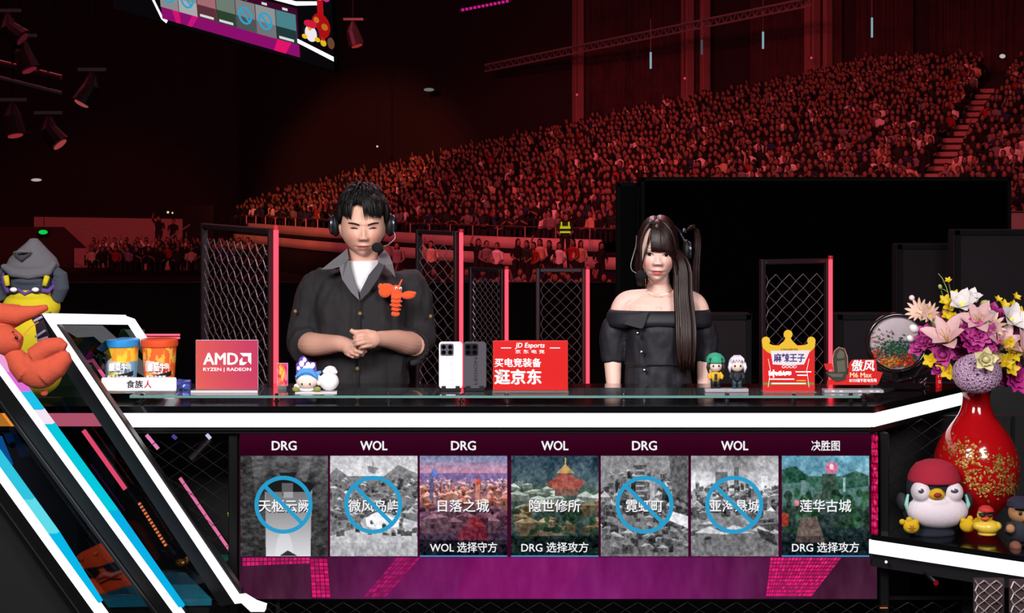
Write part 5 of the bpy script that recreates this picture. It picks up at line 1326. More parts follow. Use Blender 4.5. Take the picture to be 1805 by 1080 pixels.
# orange plush brooch on his chest
br = thing('plush_brooch', 'small orange plush lobster pinned on the man\'s dark shirt', 'plush toy', W(700, 520, -.16)+man.base)
def B(px, py, dy=0): return W(px, py, -.160+dy)-W(700, 520, -.16)
M_OR = mat('plush_orange', '#e8501c', .9, sheen=.3, bump=(150, .4, .002))
b = MB(); b.ell(B(698, 512, 0), (.022, .014, .020), seg=16, rings=10); b.tube([B(699, 515, .0), B(698, 532), B(697, 545), B(697, 554)], [.020, .017, .013, .007], 14, flat=.7)
for k in range(4): b.tube([B(690, 524+k*7, -.008), B(699, 526+k*7, -.016), B(706, 524+k*7, -.008)], .0035, 6)
b.ell(B(697, 553, 0), (.016, .008, .010), seg=12, rings=8); b.obj('body', M_OR, br, smooth=True)
b = MB(); b.ell(B(679, 512, 0), (.024, .012, .026), rot=Euler((0, .3, 0)), seg=16, rings=10); b.ell(B(671, 505, -.002), (.010, .009, .012), seg=12, rings=8); b.obj('claw', M_OR, br, smooth=True)
b = MB(); b.ell(B(720, 520, 0), (.026, .011, .015), rot=Euler((0, -.1, 0)), seg=16, rings=10); b.ell(B(729, 517, -.002), (.010, .008, .007), seg=12, rings=8); b.obj('claw', M_OR, br, smooth=True)
b = MB(); b.tube([B(703, 505), B(706, 498), B(709, 492)], [.004, .003, .002], 8); b.tube([B(694, 506), B(686, 501), B(676, 500)], [.004, .003, .002], 8); b.obj('antennae', M_OR, br, smooth=True)
for px in (698.5, 706): b = MB(); b.ell(B(px, 508, -.017), (.0055, .003, .0055), seg=12, rings=8); b.obj('eye', mat('toy_white', '#f0f0f0', .4), br, smooth=True); b = MB(); b.ell(B(px+.3, 508.5, -.0205), (.0022, .001, .0024), seg=8, rings=6); b.obj('pupil', mat('toy_black', '#080808', .3), br)
for px, py in ((692, 530), (690, 537), (706, 531), (705, 539)): b = MB(); b.ell(B(px, py, .002), (.007, .004, .004), seg=8, rings=6); b.obj('leg', M_OR, br, smooth=True)

# ------------------------------------------------------------------ the woman
wom = Fig(((1160-CX)*PY/F_PX, PY, 0)); W = wom.W
wt = thing('person', 'woman in a black off-shoulder dress with long dark hair and bangs', 'person', wom.base)
SKW = (.93, .76, .71)
hrx, hry, hrz = .0655, .092, (zc(386)-zc(498.5))/2
hc = Vector((W(1158, 440).x, -.02, (zc(386)+zc(498.5))/2))
EZw, NZw, MZw = zc(446)-hc.z, zc(461)-hc.z, zc(475.5)-hc.z
rot = Euler((math.radians(2), math.radians(2), math.radians(-3)))
HV, HF = head_verts(hrx, hry, hrz, True, .40, EZw, NZw, MZw)
body = MB(); body.add([tuple(v) for v in place(HV, rot, hc)], HF)
for sx in (-1, 1): p = rot.to_matrix() @ Vector((sx*.066, .012, EZw-.018))+hc; body.ell(p, (.008, .017, .026), seg=12, rings=8)
nx = W(1163, 520).x
loft(body, [(nx*.5, .018, zc(620), .100, .075), (nx, .015, zc(580), .118, .086), (nx, .018, zc(552), .130, .085), (nx, .022, zc(535), .130, .072), (nx, .026, zc(524), .098, .060), (nx, .027, zc(514), .052, .046), (nx*.7, .024, zc(500), .041, .043), (nx*.4, .014, zc(480), .040, .045), (0, .01, zc(465), .038, .04)], 32)
for s, pts in ((-1, [(1140, 522, .02), (1110, 527, .02), (1098, 536, .02), (1091, 556, .02), (1084, 600, .02), (1080, 638, .01)]), (1, [(1186, 522, .02), (1214, 527, .02), (1228, 536, .02), (1235, 556, .02), (1240, 600, .02), (1243, 638, .01)])):
    body.tube([W(*p) for p in pts], [.028, .033, .036, .036, .034, .031], 16, sm=6)
pass
v, f, n = remesh(body, .0024, 3)
Rm = np.array(rot.to_matrix()); loc_v = (v-np.array(hc)) @ Rm
col = head_colour(loc_v, SKW, (.84, .30, .32), (.94, .58, .56), MZw, EZw, True, NZw)
pieces = [(v, f, col)]
for s, px in ((-1, 1080), (1, 1243)):
    b = MB(); b.tube([W(px, 615, .02), W(px, 640, .01), W(px+s*-1, 668, -.01), W(px+s*-2, 700, -.03)], [.035, .032, .028, .022], 16)
    generic_hand(b, W(px-s*2, 698, -.03), (0, -.12, -1), (-s, 0, 0), 1 if s < 0 else -1)
    v, f, n = remesh(b, .0026, 2); pieces.append((v, f, flatcol(v, SKW)))
b = MB(); loft(b, [(0, .0, .72, .12, .1), (0, .0, .9, .125, .10), (0, 0, 1.0, .105, .085), (0, 0, 1.12, .10, .08)], 24)
for sx in (-1, 1): b.tube([(sx*.07, .0, .78), (sx*.08, .0, .42), (sx*.085, .01, .06)], [.075, .052, .035], 14); b.tube([(sx*.085, .03, .04), (sx*.09, -.12, .03)], [.033, .026], 10)
v, f, n = remesh(b, .012, 3); pieces.append((v, f, flatcol(v, SKW)))
M_SKIN_W = mat('skin_woman', '#f0c8bc', .5, attr=True, sss=.08)
finish_body('body', pieces, wt, M_SKIN_W)
onw = eyes(wom, pieces[0], rot, hc, EZw, True, False, wt, .0305)
# dress
M_DRESS = mat('dress_black', '#1b1a22', .6, bump=(50, .25, .002))
b = MB()
loft(b, [(0, .0, .55, .21, .16), (0, .0, .85, .165, .13), (0, .0, zc(690), .128, .105), (0, 0, zc(645), .120, .098), (nx*.5, .004, zc(610), .126, .104), (nx, .006, zc(580), .136, .112), (nx, .010, zc(556), .140, .106), (nx, .014, zc(547), .150, .098), (nx, .014, zc(541), .150, .095)], 40)
for s, pts in ((-1, [(1104, 570, .015), (1090, 575, .015), (1084, 592, .02), (1082, 612, .02), (1081, 634, .012), (1081, 640, .01)]), (1, [(1220, 570, .015), (1234, 575, .015), (1241, 592, .02), (1243, 612, .02), (1243, 634, .012), (1243, 640, .01)])):
    b.tube([W(*p) for p in pts], [.050, .054, .053, .049, .040, .034], 18, sm=5)
v, f, n = remesh(b, .005, 3); v = folds(v, n, .007, (12, 12, 5), 9); v = folds(v, n, .003, (30, 30, 16), 2)
fc = v[f].mean(1); xa = np.abs(fc[:, 0]-nx)
keep = (fc[:, 2] < zc(546.5)) & (fc[:, 2] > .57)
for px in (1081, 1243):
    keep &= ~((np.abs(fc[:, 0]-W(px, 640).x) < .06) & (fc[:, 2] < zc(638)) & (fc[:, 2] > zc(652)) & (xa > .135))
f = f[keep]; used = np.unique(f); remap = -np.ones(len(v), int); remap[used] = np.arange(len(used))
dress = np_obj('dress', v[used], remap[f], M_DRESS, wt, smooth=True); sm = dress.modifiers.new('thickness', 'SOLIDIFY'); sm.thickness = .003; sm.offset = -1
# folded collar band round the shoulders with its pointed flap
b = MB(); ring = []; nn_ = 60
for j, (z_, rx_, ry_) in enumerate(((zc(545.5), .176, .096), (zc(545), .184, .102), (zc(552), .194, .114), (zc(564), .199, .122), (zc(573), .198, .122), (zc(573), .194, .117), (zc(556), .178, .103))):
    for i in range(nn_):
        a = 2*PI*i/nn_; ring.append((nx+rx_*math.cos(a), .014+ry_*math.sin(a), z_+.004*math.sin(3*a)*(j in (3, 4, 5))))
b.add(ring, [(j*nn_+i, j*nn_+(i+1) % nn_, ((j+1) % 7)*nn_+(i+1) % nn_, ((j+1) % 7)*nn_+i) for j in range(7) for i in range(nn_)])
b.obj('folded_collar', M_DRESS, wt, smooth=True)
solid_poly([W(*p) for p in ((1108, 561, -.10), (1143, 549, -.112), (1134, 577, -.123), (1129, 579, -.122), (1100, 571, -.10))], .006).obj('collar_flap', mat('dress_flap', '#1d1c24', .7), wt)
for px, py in ((1124, 587), (1131, 620), (1136, 652), (1137, 688)):
    b = MB(); b.lathe([(.0, -.003), (.0070, -.002), (.0078, 0), (.0058, .003), (0, .0035)], 16); b.obj('button', mat('button_silver', '#b8b0b8', .15, 1.0), wt, loc=W(px, py, -.125 if py < 600 else -.115), rot=(PI/2, 0, 0), smooth=True)
b = MB(); b.tube([W(1100, 640.5, -.07), W(1130, 642, -.105), W(1165, 643, -.11), W(1200, 642, -.095)], .0022, 6); b.obj('waist_seam', mat('dress_seam', '#0c0b10', .7), wt)
# necklace and earring
b = MB(); b.tube([onw(-.036, -.0, 0) if False else W(1137, 505, -.028), W(1139, 513, -.045), W(1150, 518, -.052), W(1163, 520, -.056), W(1178, 517, -.052), W(1186, 510, -.04)], .0010, 6); b.obj('necklace', mat('gold', '#c8a070', .25, .9), wt)
for px, py in ((1139, 511), (1161, 517), (1161.5, 539)): b = MB(); b.ell(W(px, py, -.058 if py < 530 else -.076), .0032, seg=10, rings=8); b.obj('pendant', mat('pearl', '#f0e0d8', .2), wt, smooth=True)
b = MB(); b.tube([W(1137, 470, -.0), W(1138, 500, -.02)], .0008, 5); b.ell(W(1138, 502, -.022), .003, seg=8, rings=6); b.obj('earring', mat('gold'), wt)
# hair
rh = random.Random(11); hr = (hrx, hry, hrz); hb = MB()
V_ = [rot.to_matrix() @ Vector((p[0]*hrx*1.10, p[1]*hry*1.08, p[2]*hrz*1.05))+hc for p in cv]; keep_f = []
for fc_ in cap.f:
    x, y, z = cv[list(fc_)].mean(0)
    if z > .72 or (y > -.25 and z > .35-(y+.25)*1.5) or (y > .1): keep_f.append(fc_)
hb.add(V_, keep_f)
for k in range(300):       # crown, combed from the parting to both sides
    y0 = rh.uniform(-.45, .8); sx = rh.choice((-1, 1))
    d0 = (-.10+sx*.015, y0, 1.0); d1 = (sx*rh.uniform(.85, 1.0), y0*.8+rh.uniform(-.12, .12), rh.uniform(-.1, .3))
    hb.tube(hp_(hair_path(d0, d1, hr, 1.07, 1.15, 9, .04)), [.005, .007, .007, .007, .007, .006, .006, .005, .003], 5, flat=.45)
for k in range(70):        # bangs
    t = k/69; x1 = -.026+t*.052; z1 = EZw+.014-.0015*math.sin(PI*t)+rh.uniform(-.002, .002)
    hb.tube(hp_(hair_path(((-.20+t*.25), -.35, .95), (x1/hrx, -1.0, z1/hrz), hr, 1.09, 1.03, 9, .05)), [.003, .004, .0045, .0042, .004, .0038, .0034, .003, .0016], 5, flat=.4)
def strand(d0, d1, pts, w_, f1=1.12):
    p = hp_(hair_path(d0, d1, hr, 1.08, f1, 7, .03))+[Vector(q_) for q_ in pts]; n = len(p)
    hb.tube(p, [w_*(.7+.3*min(1, i/3)) if i < n-1 else w_*.25 for i in range(n)], 5, flat=.5, sm=2)
for k in range(60):        # left curtain beside the face
    t = rh.random(); x = -.062-.014*t; jx = rh.uniform(-.004, .004)
    strand((-.2, -.3+.3*t, 1), (-.95, -.55+.6*t, .15), [hc+Vector((x+jx, -.045+.05*t, -.03)), hc+Vector((x-.002+jx, -.04+.05*t, -.07)), hc+Vector((x+.008+jx, -.03+.05*t, -.10-.03*rh.random()))], .0042)
for k in range(14):        # thin side lock crossing the left brow
    t = k/13; strand((-.15, -.5, 1), (-.62+.10*t, -.86, .30), [hc+Vector((-.054+.003*t, -.080, -.005)), hc+Vector((-.060, -.070, -.045)), hc+Vector((-.062, -.06, -.07))], .0026, 1.07)
for k in range(110):       # side-swept right part of the fringe, closing the forehead
    t = rh.random(); xx = .016+.046*t; zz = EZw+.016-.010*t
    strand((-.18+.3*rh.random(), -.5-.2*rh.random(), 1), (xx/hrx, -1.05+.62*t*t, zz/hrz), [hc+Vector((.034+.030*t, -.074+.028*t, EZw-.012)), Vector((W(1186+10*t, 480).x, -.085+.02*t, zc(474))), Vector((W(1187+10*t, 500).x, -.080+.02*t, zc(490+20*rh.random())))] if t > .35 else [], .0036, 1.06+.06*t)
for k in range(170):       # long straight fall in front of her left shoulder
    t = rh.random(); u = rh.random()
    xt = W(1186+30*t, 480).x; xm = W(1186+34*t, 560).x; xe = W(1190+27*t, 640).x+rh.uniform(-.004, .004); yy = -.075+.045*u
    strand((.05, -.35+.6*u, 1), (.86+.1*t, -.62+.6*u, .12), [Vector((W(1184+24*t, 455).x, yy+.01, zc(455))), Vector((xt, yy, zc(480))), Vector((xt, yy-.01, zc(515))), Vector((xm, yy-.045, zc(560))), Vector((xm, yy-.065, zc(600))), Vector((xe, yy-.062, zc(625+25*rh.random())))], .0046)
for k in range(60):        # tail behind on the right, tied high
    t = rh.random(); u = rh.uniform(-.02, .02)
    p = [W(1211, 405, .03), W(1222+6*t, 400+4*t, .04+u), W(1226+8*t, 425, .05+u), W(1220+12*t, 470, .05+u), W(1220+11*t, 515, .05+u), W(1218+10*t, 520+25*rh.random(), .05+u)]
    hb.tube(p, [.003, .005, .005, .005, .004, .001], 5, flat=.5, sm=4)
for k in range(26):        # short flick above the hair tie
    t = rh.random(); hb.tube([W(1209, 407, .0), W(1216, 399+2*t, .0), W(1224, 396+6*t, .01), W(1228, 402+8*t, .02)], [.002, .003, .003, .001], 5, flat=.5)
hb.obj('hair', M_HAIRB, wt, smooth=True)
for k in range(16):        # small roll of hair above the clip
    t = rh.random(); hb2 = t
for i, (px, py, dy) in enumerate(((1147, 390, -.088), (1158, 399, -.112), (1206, 406, -.04))):
    b = MB(); b.ell(W(px, py, dy), (.007, .005, .008), rot=Euler((0, .4, 0)), seg=8, rings=6); b.tube([W(px-2, py-3, dy-.004), W(px+1, py, dy-.008), W(px+3, py+4, dy-.004)], .002, 6); b.obj('hair_clip', mat('clip_silver', '#7c7a84', .25, .8), wt)
headset('black headset with a foam microphone at the woman\'s cheek', wom,
        [(W(1126, 441, .0), (.013, .026, .032), -.006), (W(1210, 441, -.02), (.015, .028, .040), .010)],
        [W(1122, 415, -.02), W(1121, 432, -.04), W(1117, 447, -.055), W(1112, 466, -.07), W(1114, 476, -.08), W(1121, 481, -.09)], (W(1130, 485, -.10), (.0215, .019, .0185)),
        [W(1124, 432, .03), W(1129, 408, .05), W(1142, 392, .055), W(1160, 386, .06), W(1180, 392, .055), W(1198, 408, .04), W(1210, 432, .0)], None)
# ================================================================== THINGS ON THE DESK
M_ACR = mat('clear_acrylic', '#e8eaec', .04, trans=.85, ior=1.49)
M_ACE = mat('acrylic_edge', '#c8c4c8', .2, emit='#908890', estr=.25)
def TX(px, Y, z=GZ): return Vector(((px-CX)*Y/F_PX, Y, z))
def Zat(py, Y): return CAMZ-(py-HZ)*Y/F_PX
def plush(mb, vox, it=5): v, f, n = remesh(mb, vox, it); return v, f
def plush_obj(name, mb, vox, m, parent, it=5, colf=None):
    v, f = plush(mb, vox, it)
    return np_obj(name, v, f, m, parent, smooth=True, cols=None if colf is None else lin(colf(v)))
def rpoly(x0, z0, x1, z1, r, n=5):
    o = []
    for cx, cz, a0 in ((x1-r, z1-r, 0), (x0+r, z1-r, PI/2), (x0+r, z0+r, PI), (x1-r, z0+r, 1.5*PI)):
        for k in range(n+1): a = a0+PI/2*k/n; o.append((cx+r*math.cos(a), cz+r*math.sin(a)))
    return o
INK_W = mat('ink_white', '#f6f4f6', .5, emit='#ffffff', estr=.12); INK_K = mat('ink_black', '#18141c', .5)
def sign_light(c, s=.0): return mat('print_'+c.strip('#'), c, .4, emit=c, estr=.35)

# ---- noodle cups on the white stand
def cup_paint(kind):
    def f(x, y, z, H):
        t = z/H; a = math.atan2(y, x); u = (a+PI/2)/.9   # -1..1 across the front
        n_ = noise.noise(Vector((math.cos(a)*3, math.sin(a)*3, t*5)))+.35*noise.noise(Vector((math.cos(a)*9, math.sin(a)*9, t*14)))
        if kind == 'blue':
            c = np.array((.42, .66, .82)) if abs(u) > .8 else np.array((.85, .80, .30))
            if t > .66 and u > -.7: c = np.array((.95, .62, .18)) if n_ > 0 else np.array((.96, .80, .22))
            if .40 < t+.05*u < .66 and abs(u) < .95: c = np.array((.80, .82, .84)) if n_ > -.2 else np.array((.35, .50, .62))
            if t < .24: c = np.array((.95, .80, .16)) if abs(u) < .55 and n_ > -.3 else np.array((.50, .74, .86))
        else:
            c = np.array((.93, .40, .16)) if n_ > -.1 else np.array((.96, .72, .30))
            if .40 < t+.05*u < .66 and abs(u) < .95: c = np.array((.96, .86, .84)) if n_ > -.15 else np.array((.80, .26, .18))
            if t < .24: c = np.array((.92, .38, .14)) if abs(u) < .6 and n_ > -.3 else np.array((.95, .80, .74))
        if .27 < t-.06*u < .38 and abs(u) < 1.2: c = np.array((.10, .08, .10))
        return tuple(lin(np.clip(c, 0, 1)))
    return f
def cup(px, kind, lb, lid, words):
    Y = 5.60; t = thing('noodle_cup', lb, 'instant noodle cup', TX(px, Y)); H = .150
    b = MB(); seg = 110; n = 64; pf = cup_paint(kind)
    for j in range(n):
        z = H*j/(n-1); r = .0475+.0095*j/(n-1)
        for i in range(seg): a = 2*PI*i/seg; x, y = r*math.cos(a), r*math.sin(a); b.v.append((x, y, z)); b.c.append(pf(x, y, z, H))
    for j in range(n-1):
        for i in range(seg): b.f.append((j*seg+i, j*seg+(i+1) % seg, (j+1)*seg+(i+1) % seg, (j+1)*seg+i)); b.m.append(0)
    b.f.append(tuple(range(seg-1, -1, -1))); b.m.append(0)
    b.obj('cup_wall', mat('cup_print', '#ffffff', .45, attr=True), t, smooth=True, cols=True)
    l = MB(); l.lathe([(.0575, H-.002), (.0615, H-.002), (.0625, H+.006), (.0615, H+.020), (.058, H+.022), (.0, H+.021)], 40); l.obj('lid', mat('lid_'+kind, lid, .35), t, smooth=40)
    text(words, .066, .011, (0, -.0555, H*.33), t, INK_W, 'lettering', bold=.01)
    text(words[:3], .058, .026, (.002, -.0585, H*.55), t, INK_W, 'lettering', bold=.06)
cup(214, 'blue', 'instant noodle cup with a blue lid and yellow and blue print', '#2a8fd4', '酸菜牛肉面'); cup(281, 'orange', 'instant noodle cup with an orange lid and red print', '#e0502a', '番茄牛肉面')
t = thing('name_plate', 'white rounded name plate in front of the two noodle cups', 'sign', TX(245, 5.53))
b = MB(); b.prism(rpoly(-.124, .006, .124, .050, .006), -.003, .003); b.obj('plate', mat('plate_white', '#f2e8ee', .3, emit='#f2e8ee', estr=.25), t)
MB().box((0, .0, .004), (.256, .05, .008), ch=.001).obj('foot', M_ACR, t)
text('食族', .055, .026, (-.013, -.0034, .028), t, INK_K, 'lettering', bold=.03); text('人', .024, .025, (.030, -.0034, .028), t, mat('ink_red', '#c02028', .5), 'lettering', bold=.03)
t = thing('snack_packet', 'small crumpled blue and violet packet beside the noodle cups', 'packet', TX(324, 5.61))
b = MB(); vs = []; r = random.Random(2)
for j in range(5):
    for i in range(7): vs.append((-.024+i*.008, -.006-.006*math.sin(PI*i/6)+r.uniform(-.002, .002), .002+j*.008+r.uniform(-.002, .002)))
for j in range(5):
    for i in range(7): v_ = vs[j*7+i]; vs.append((v_[0], -v_[1], v_[2]))
fs = [(j*7+i, j*7+i+1, (j+1)*7+i+1, (j+1)*7+i) for j in range(4) for i in range(6)]; fs += [tuple(35+k for k in f_[::-1]) for f_ in fs]
for i in range(6): fs += [(i, 35+i, 36+i, i+1), (28+i, 29+i, 64+i, 63+i)]
for j in range(4): fs += [(j*7, (j+1)*7, 35+(j+1)*7, 35+j*7), (j*7+6, 41+j*7, 48+j*7, 13+j*7)]
b.add(vs, fs); b.obj('packet', mat('foil_blue', '#5868c8', .25, .5, noise=(60, .5)), t)

# ---- red and pink processor sign
t = thing('brand_sign', 'salmon to pink acrylic brand sign with white lettering and arrow mark', 'sign', TX(400, 5.55))
Wd, Hd = 110/F_PX*5.55, 87/F_PX*5.55
cv_ = Canvas(40, 30); tt = np.clip(cv_.X*.9+(1-cv_.Y)*.12, 0, 1)[..., None]; cv_.a[:] = np.array((.80, .33, .30))*(1-tt)+np.array((.68, .18, .34))*tt
MB().box((0, .003, .008+Hd/2), (Wd, .006, Hd), ch=.001).obj('panel', M_ACE, t)
cv_.mesh_obj('print', Wd-.002, Hd-.002, (0, -.0008, .008+Hd/2), t, (lambda m: m)(mat('print_picture', '#ffffff', .35, attr=True)))
MB().box((-.004, .0, .004), (Wd+.014, .055, .008), ch=.001).obj('foot', M_ACR, t)
MB().box((-.004, -.0282, .004), (Wd+.014, .001, .0075)).obj('foot_edge', M_ACE, t)
zz = lambda py: Zat(py, 5.55)-GZ; xx = lambda px: (px-400)/F_PX*5.55
text('AMD', 60/F_PX*5.55, 20/F_PX*5.55, (xx(389), -.0014, zz(632)), t, INK_W, 'lettering', bold=.035)
b = MB(); A_ = lambda px, py: (xx(px), zz(py))
b.prism([A_(423, 622), A_(443, 622), A_(443, 642), (xx(437.5)), ][0:3]+[A_(437.5, 636.5), A_(437.5, 627.5), A_(428.5, 627.5)], -.0026, -.0014)
b.prism([A_(427.5, 629.5), A_(427.5, 638), A_(436, 638), A_(430.5, 643), A_(422.5, 643), A_(422.5, 634.5)], -.0026, -.0014); b.obj('arrow_mark', INK_W, t)
text('RYZEN | RADEON', 84/F_PX*5.55, 7.5/F_PX*5.55, (xx(400.5), -.0014, zz(651.5)), t, INK_W, 'lettering', bold=.02)

# ---- small plush pair and the cards behind them
t = thing('poster_card', 'small orange and pink glowing card behind the left neon tube', 'card', TX(498, 5.62))
cv_ = Canvas(20, 40, (.9, .35, .3)); cv_.poly([(.1, .1), (.5, .9), (.8, .2)], (.95, .6, .2)); cv_.poly([(.6, 0), (.9, .6), (.7, 1), (1, 1), (1, 0)], (.85, .2, .5)); cv_.noise(.4, 5, 6, 2)
MB().box((0, .003, .050), (.036, .004, .076)).obj('backing', M_ACE, t); cv_.mesh_obj('print', .034, .074, (0, 0, .05), t, mat('print_picture')); MB().box((0, .003, .006), (.03, .03, .012)).obj('foot', M_ACR, t)
t = thing('display_card', 'violet and white cut-out acrylic card behind the blue plush head', 'card', TX(541, 5.63))
b = MB(); o = [(-.036, .05), (-.036, .085), (-.028, .092), (-.024, .105), (-.010, .112), (-.002, .104), (.006, .092), (.030, .09), (.034, .05), (.034, .0), (-.036, .0)]; b.prism(o, -.002, .002); b.obj('panel', mat('print_violet', '#5a3a98', .4, emit='#5a3a98', estr=.3), t)
for (x, z, r_) in ((-.018, .085, .009), (-.008, .098, .007), (.004, .080, .009), (.020, .080, .008), (-.028, .070, .006), (.014, .068, .007), (-.006, .068, .009)):
    b = MB(); b.ell((x, -.003, z), (r_, .001, r_*1.2), seg=7, rings=5); b.obj('print_spot', mat('print_lilac', '#e8dcf4', .5, emit='#e8dcf4', estr=.2), t)
t = thing('plush_toy', 'small plush with a pale face and pale blue hair lying by the white bird', 'plush toy', TX(541, 5.53, GZ+.004))
S5 = 5.53/F_PX; pq = lambda px, py, dy=0: Vector(((px-541)*S5, dy, Zat(py, 5.53)-GZ-.004))
b = MB(); b.ell(pq(541, 671), (.036, .028, .028), seg=20, rings=14); plush_obj('head', b, .0022, mat('plush_face', '#f2d8cc', .9), t)
b = MB(); b.ell(pq(541, 667, .006), (.040, .028, .030), seg=20, rings=14)
for k in range(7): a = -1.2+k*.4; b.tube([pq(541+20*math.sin(a), 668-12*math.cos(a), -.022), pq(541+15*math.sin(a)*.6, 652, -.016), pq(541, 656, .01)], [.004, .009, .008], 8)
b.tube([pq(557, 660, .01), pq(566, 655, .012)], [.010, .004], 8); plush_obj('hair', b, .0022, mat('plush_blue', '#4f93d6', .9, bump=(120, .5, .002)), t)
for px in (534, 548): b = MB(); b.ell(pq(px, 675, -.0265), (.0028, .0015, .0036), seg=8, rings=6); b.obj('eye', INK_K, t)
for s in (-1, 1): b = MB(); b.ell(pq(541+s*19, 685, -.012), (.012, .010, .009), seg=12, rings=8); b.obj('leaf_collar', mat('plush_olive', '#8a8a3c', .9), t, smooth=True)
b = MB(); b.ell(pq(524, 681, 0), (.012, .012, .010), seg=10, rings=8); b.ell(pq(541, 686, .004), (.028, .016, .008), seg=12, rings=8); b.obj('wrap', mat('plush_white', '#ece8ec', .9), t, smooth=True)
t = thing('plush_toy', 'small round white plush bird with a tufted head beside the blue one', 'plush toy', TX(579, 5.54, GZ+.004)); pq = lambda px, py, dy=0: Vector(((px-579)*S5, dy, Zat(py, 5.54)-GZ-.004))
b = MB(); b.ell(pq(580, 672), (.033, .028, .031), seg=20, rings=14); b.ell(pq(582, 655), (.023, .021, .020), seg=18, rings=12); b.tube([pq(570, 655, -.008), pq(582, 650, -.014), pq(595, 656, -.008)], [.006, .011, .005], 10); b.ell(pq(562, 670, -.004), (.010, .01, .018), seg=10, rings=8)
plush_obj('body', b, .0022, mat('plush_white'), t, 3)
t = thing('toy_tray', 'thin white acrylic tray under the two small plush toys', 'tray', TX(558, 5.53)); b = MB(); b.prism([(-.068, -.026), (.070, -.026), (.066, .026), (-.066, .026)], 0, .0035, 'xy'); b.obj('tray', mat('tray_white', '#d8d4d8', .3), t)

# ---- the two phones
def phone(px0, px1, c, lb, ink, cam_c, Y=5.57):
    t = thing('smartphone', lb, 'smartphone', TX((px0+px1)/2, Y)); k = Y/F_PX; w_ = (px1-px0)*k/2; z0, z1 = .010, Zat(602, Y)-GZ
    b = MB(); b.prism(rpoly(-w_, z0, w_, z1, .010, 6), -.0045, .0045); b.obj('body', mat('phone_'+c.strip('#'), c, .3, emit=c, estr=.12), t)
    b = MB(); cxm = -w_+.0265; czm = z1-.026; b.prism(rpoly(cxm-.022, czm-.020, cxm+.022, czm+.020, .005, 4), -.0068, -.0046); b.obj('camera_island', mat('island_'+cam_c.strip('#'), cam_c, .25, .4), t)
    for dx in (-.011, .011):
        for dz in (-.009, .009): b = MB(); b.lathe([(0, 0), (.0068, 0), (.0074, .001), (.006, .0022), (0, .0018)], 16); b.obj('lens', mat('lens_black', '#06060a', .08), t, loc=(cxm+dx, -.0068, czm+dz), rot=(PI/2, 0, 0), smooth=30)
    L_ = text('LEGION', 76/45*.028*1.9, .0105, (.003, -.0050, (z0+z1)/2-.020), t, ink, 'lettering', bold=.02); L_.rotation_euler = (0, -PI/2, 0)
    b = MB(); b.box((0, .004, .005), (w_*1.75, .034, .010), ch=.002); b.box((-w_*.6, -.009, .013), (.014, .006, .010), ch=.001); b.box((w_*.6, -.009, .013), (.014, .006, .010), ch=.001); b.obj('stand', mat('stand_black', '#141216', .4), t)
phone(774, 815, '#f0e8f2', 'white smartphone standing with its back to the viewer', mat('ink_pale', '#d4ccd8', .4), '#6a6a72'); phone(817, 857, '#4b484f', 'dark grey smartphone standing beside the white one', INK_K, '#2a282e')

# ---- red shop sign
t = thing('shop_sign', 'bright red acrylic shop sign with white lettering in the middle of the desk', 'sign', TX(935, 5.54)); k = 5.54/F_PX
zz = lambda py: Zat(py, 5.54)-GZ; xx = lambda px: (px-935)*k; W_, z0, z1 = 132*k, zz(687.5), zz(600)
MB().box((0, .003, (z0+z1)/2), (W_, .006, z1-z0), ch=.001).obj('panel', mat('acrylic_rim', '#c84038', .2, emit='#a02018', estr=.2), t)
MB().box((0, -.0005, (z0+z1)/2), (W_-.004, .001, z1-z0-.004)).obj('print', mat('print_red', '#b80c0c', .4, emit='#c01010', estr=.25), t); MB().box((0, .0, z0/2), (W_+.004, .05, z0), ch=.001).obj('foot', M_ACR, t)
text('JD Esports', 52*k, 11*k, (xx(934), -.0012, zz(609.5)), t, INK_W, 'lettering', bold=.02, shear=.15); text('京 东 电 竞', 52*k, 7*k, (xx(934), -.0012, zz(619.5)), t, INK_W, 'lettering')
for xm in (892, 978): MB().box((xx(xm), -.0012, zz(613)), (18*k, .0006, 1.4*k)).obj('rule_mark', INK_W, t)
text('买电竞装备', 82*k, 15.5*k, (xx(913), -.0012, zz(639)), t, INK_W, 'lettering', bold=.035); text('逛京东', 82*k, 26*k, (xx(913), -.0012, zz(664)), t, INK_W, 'lettering', bold=.05)

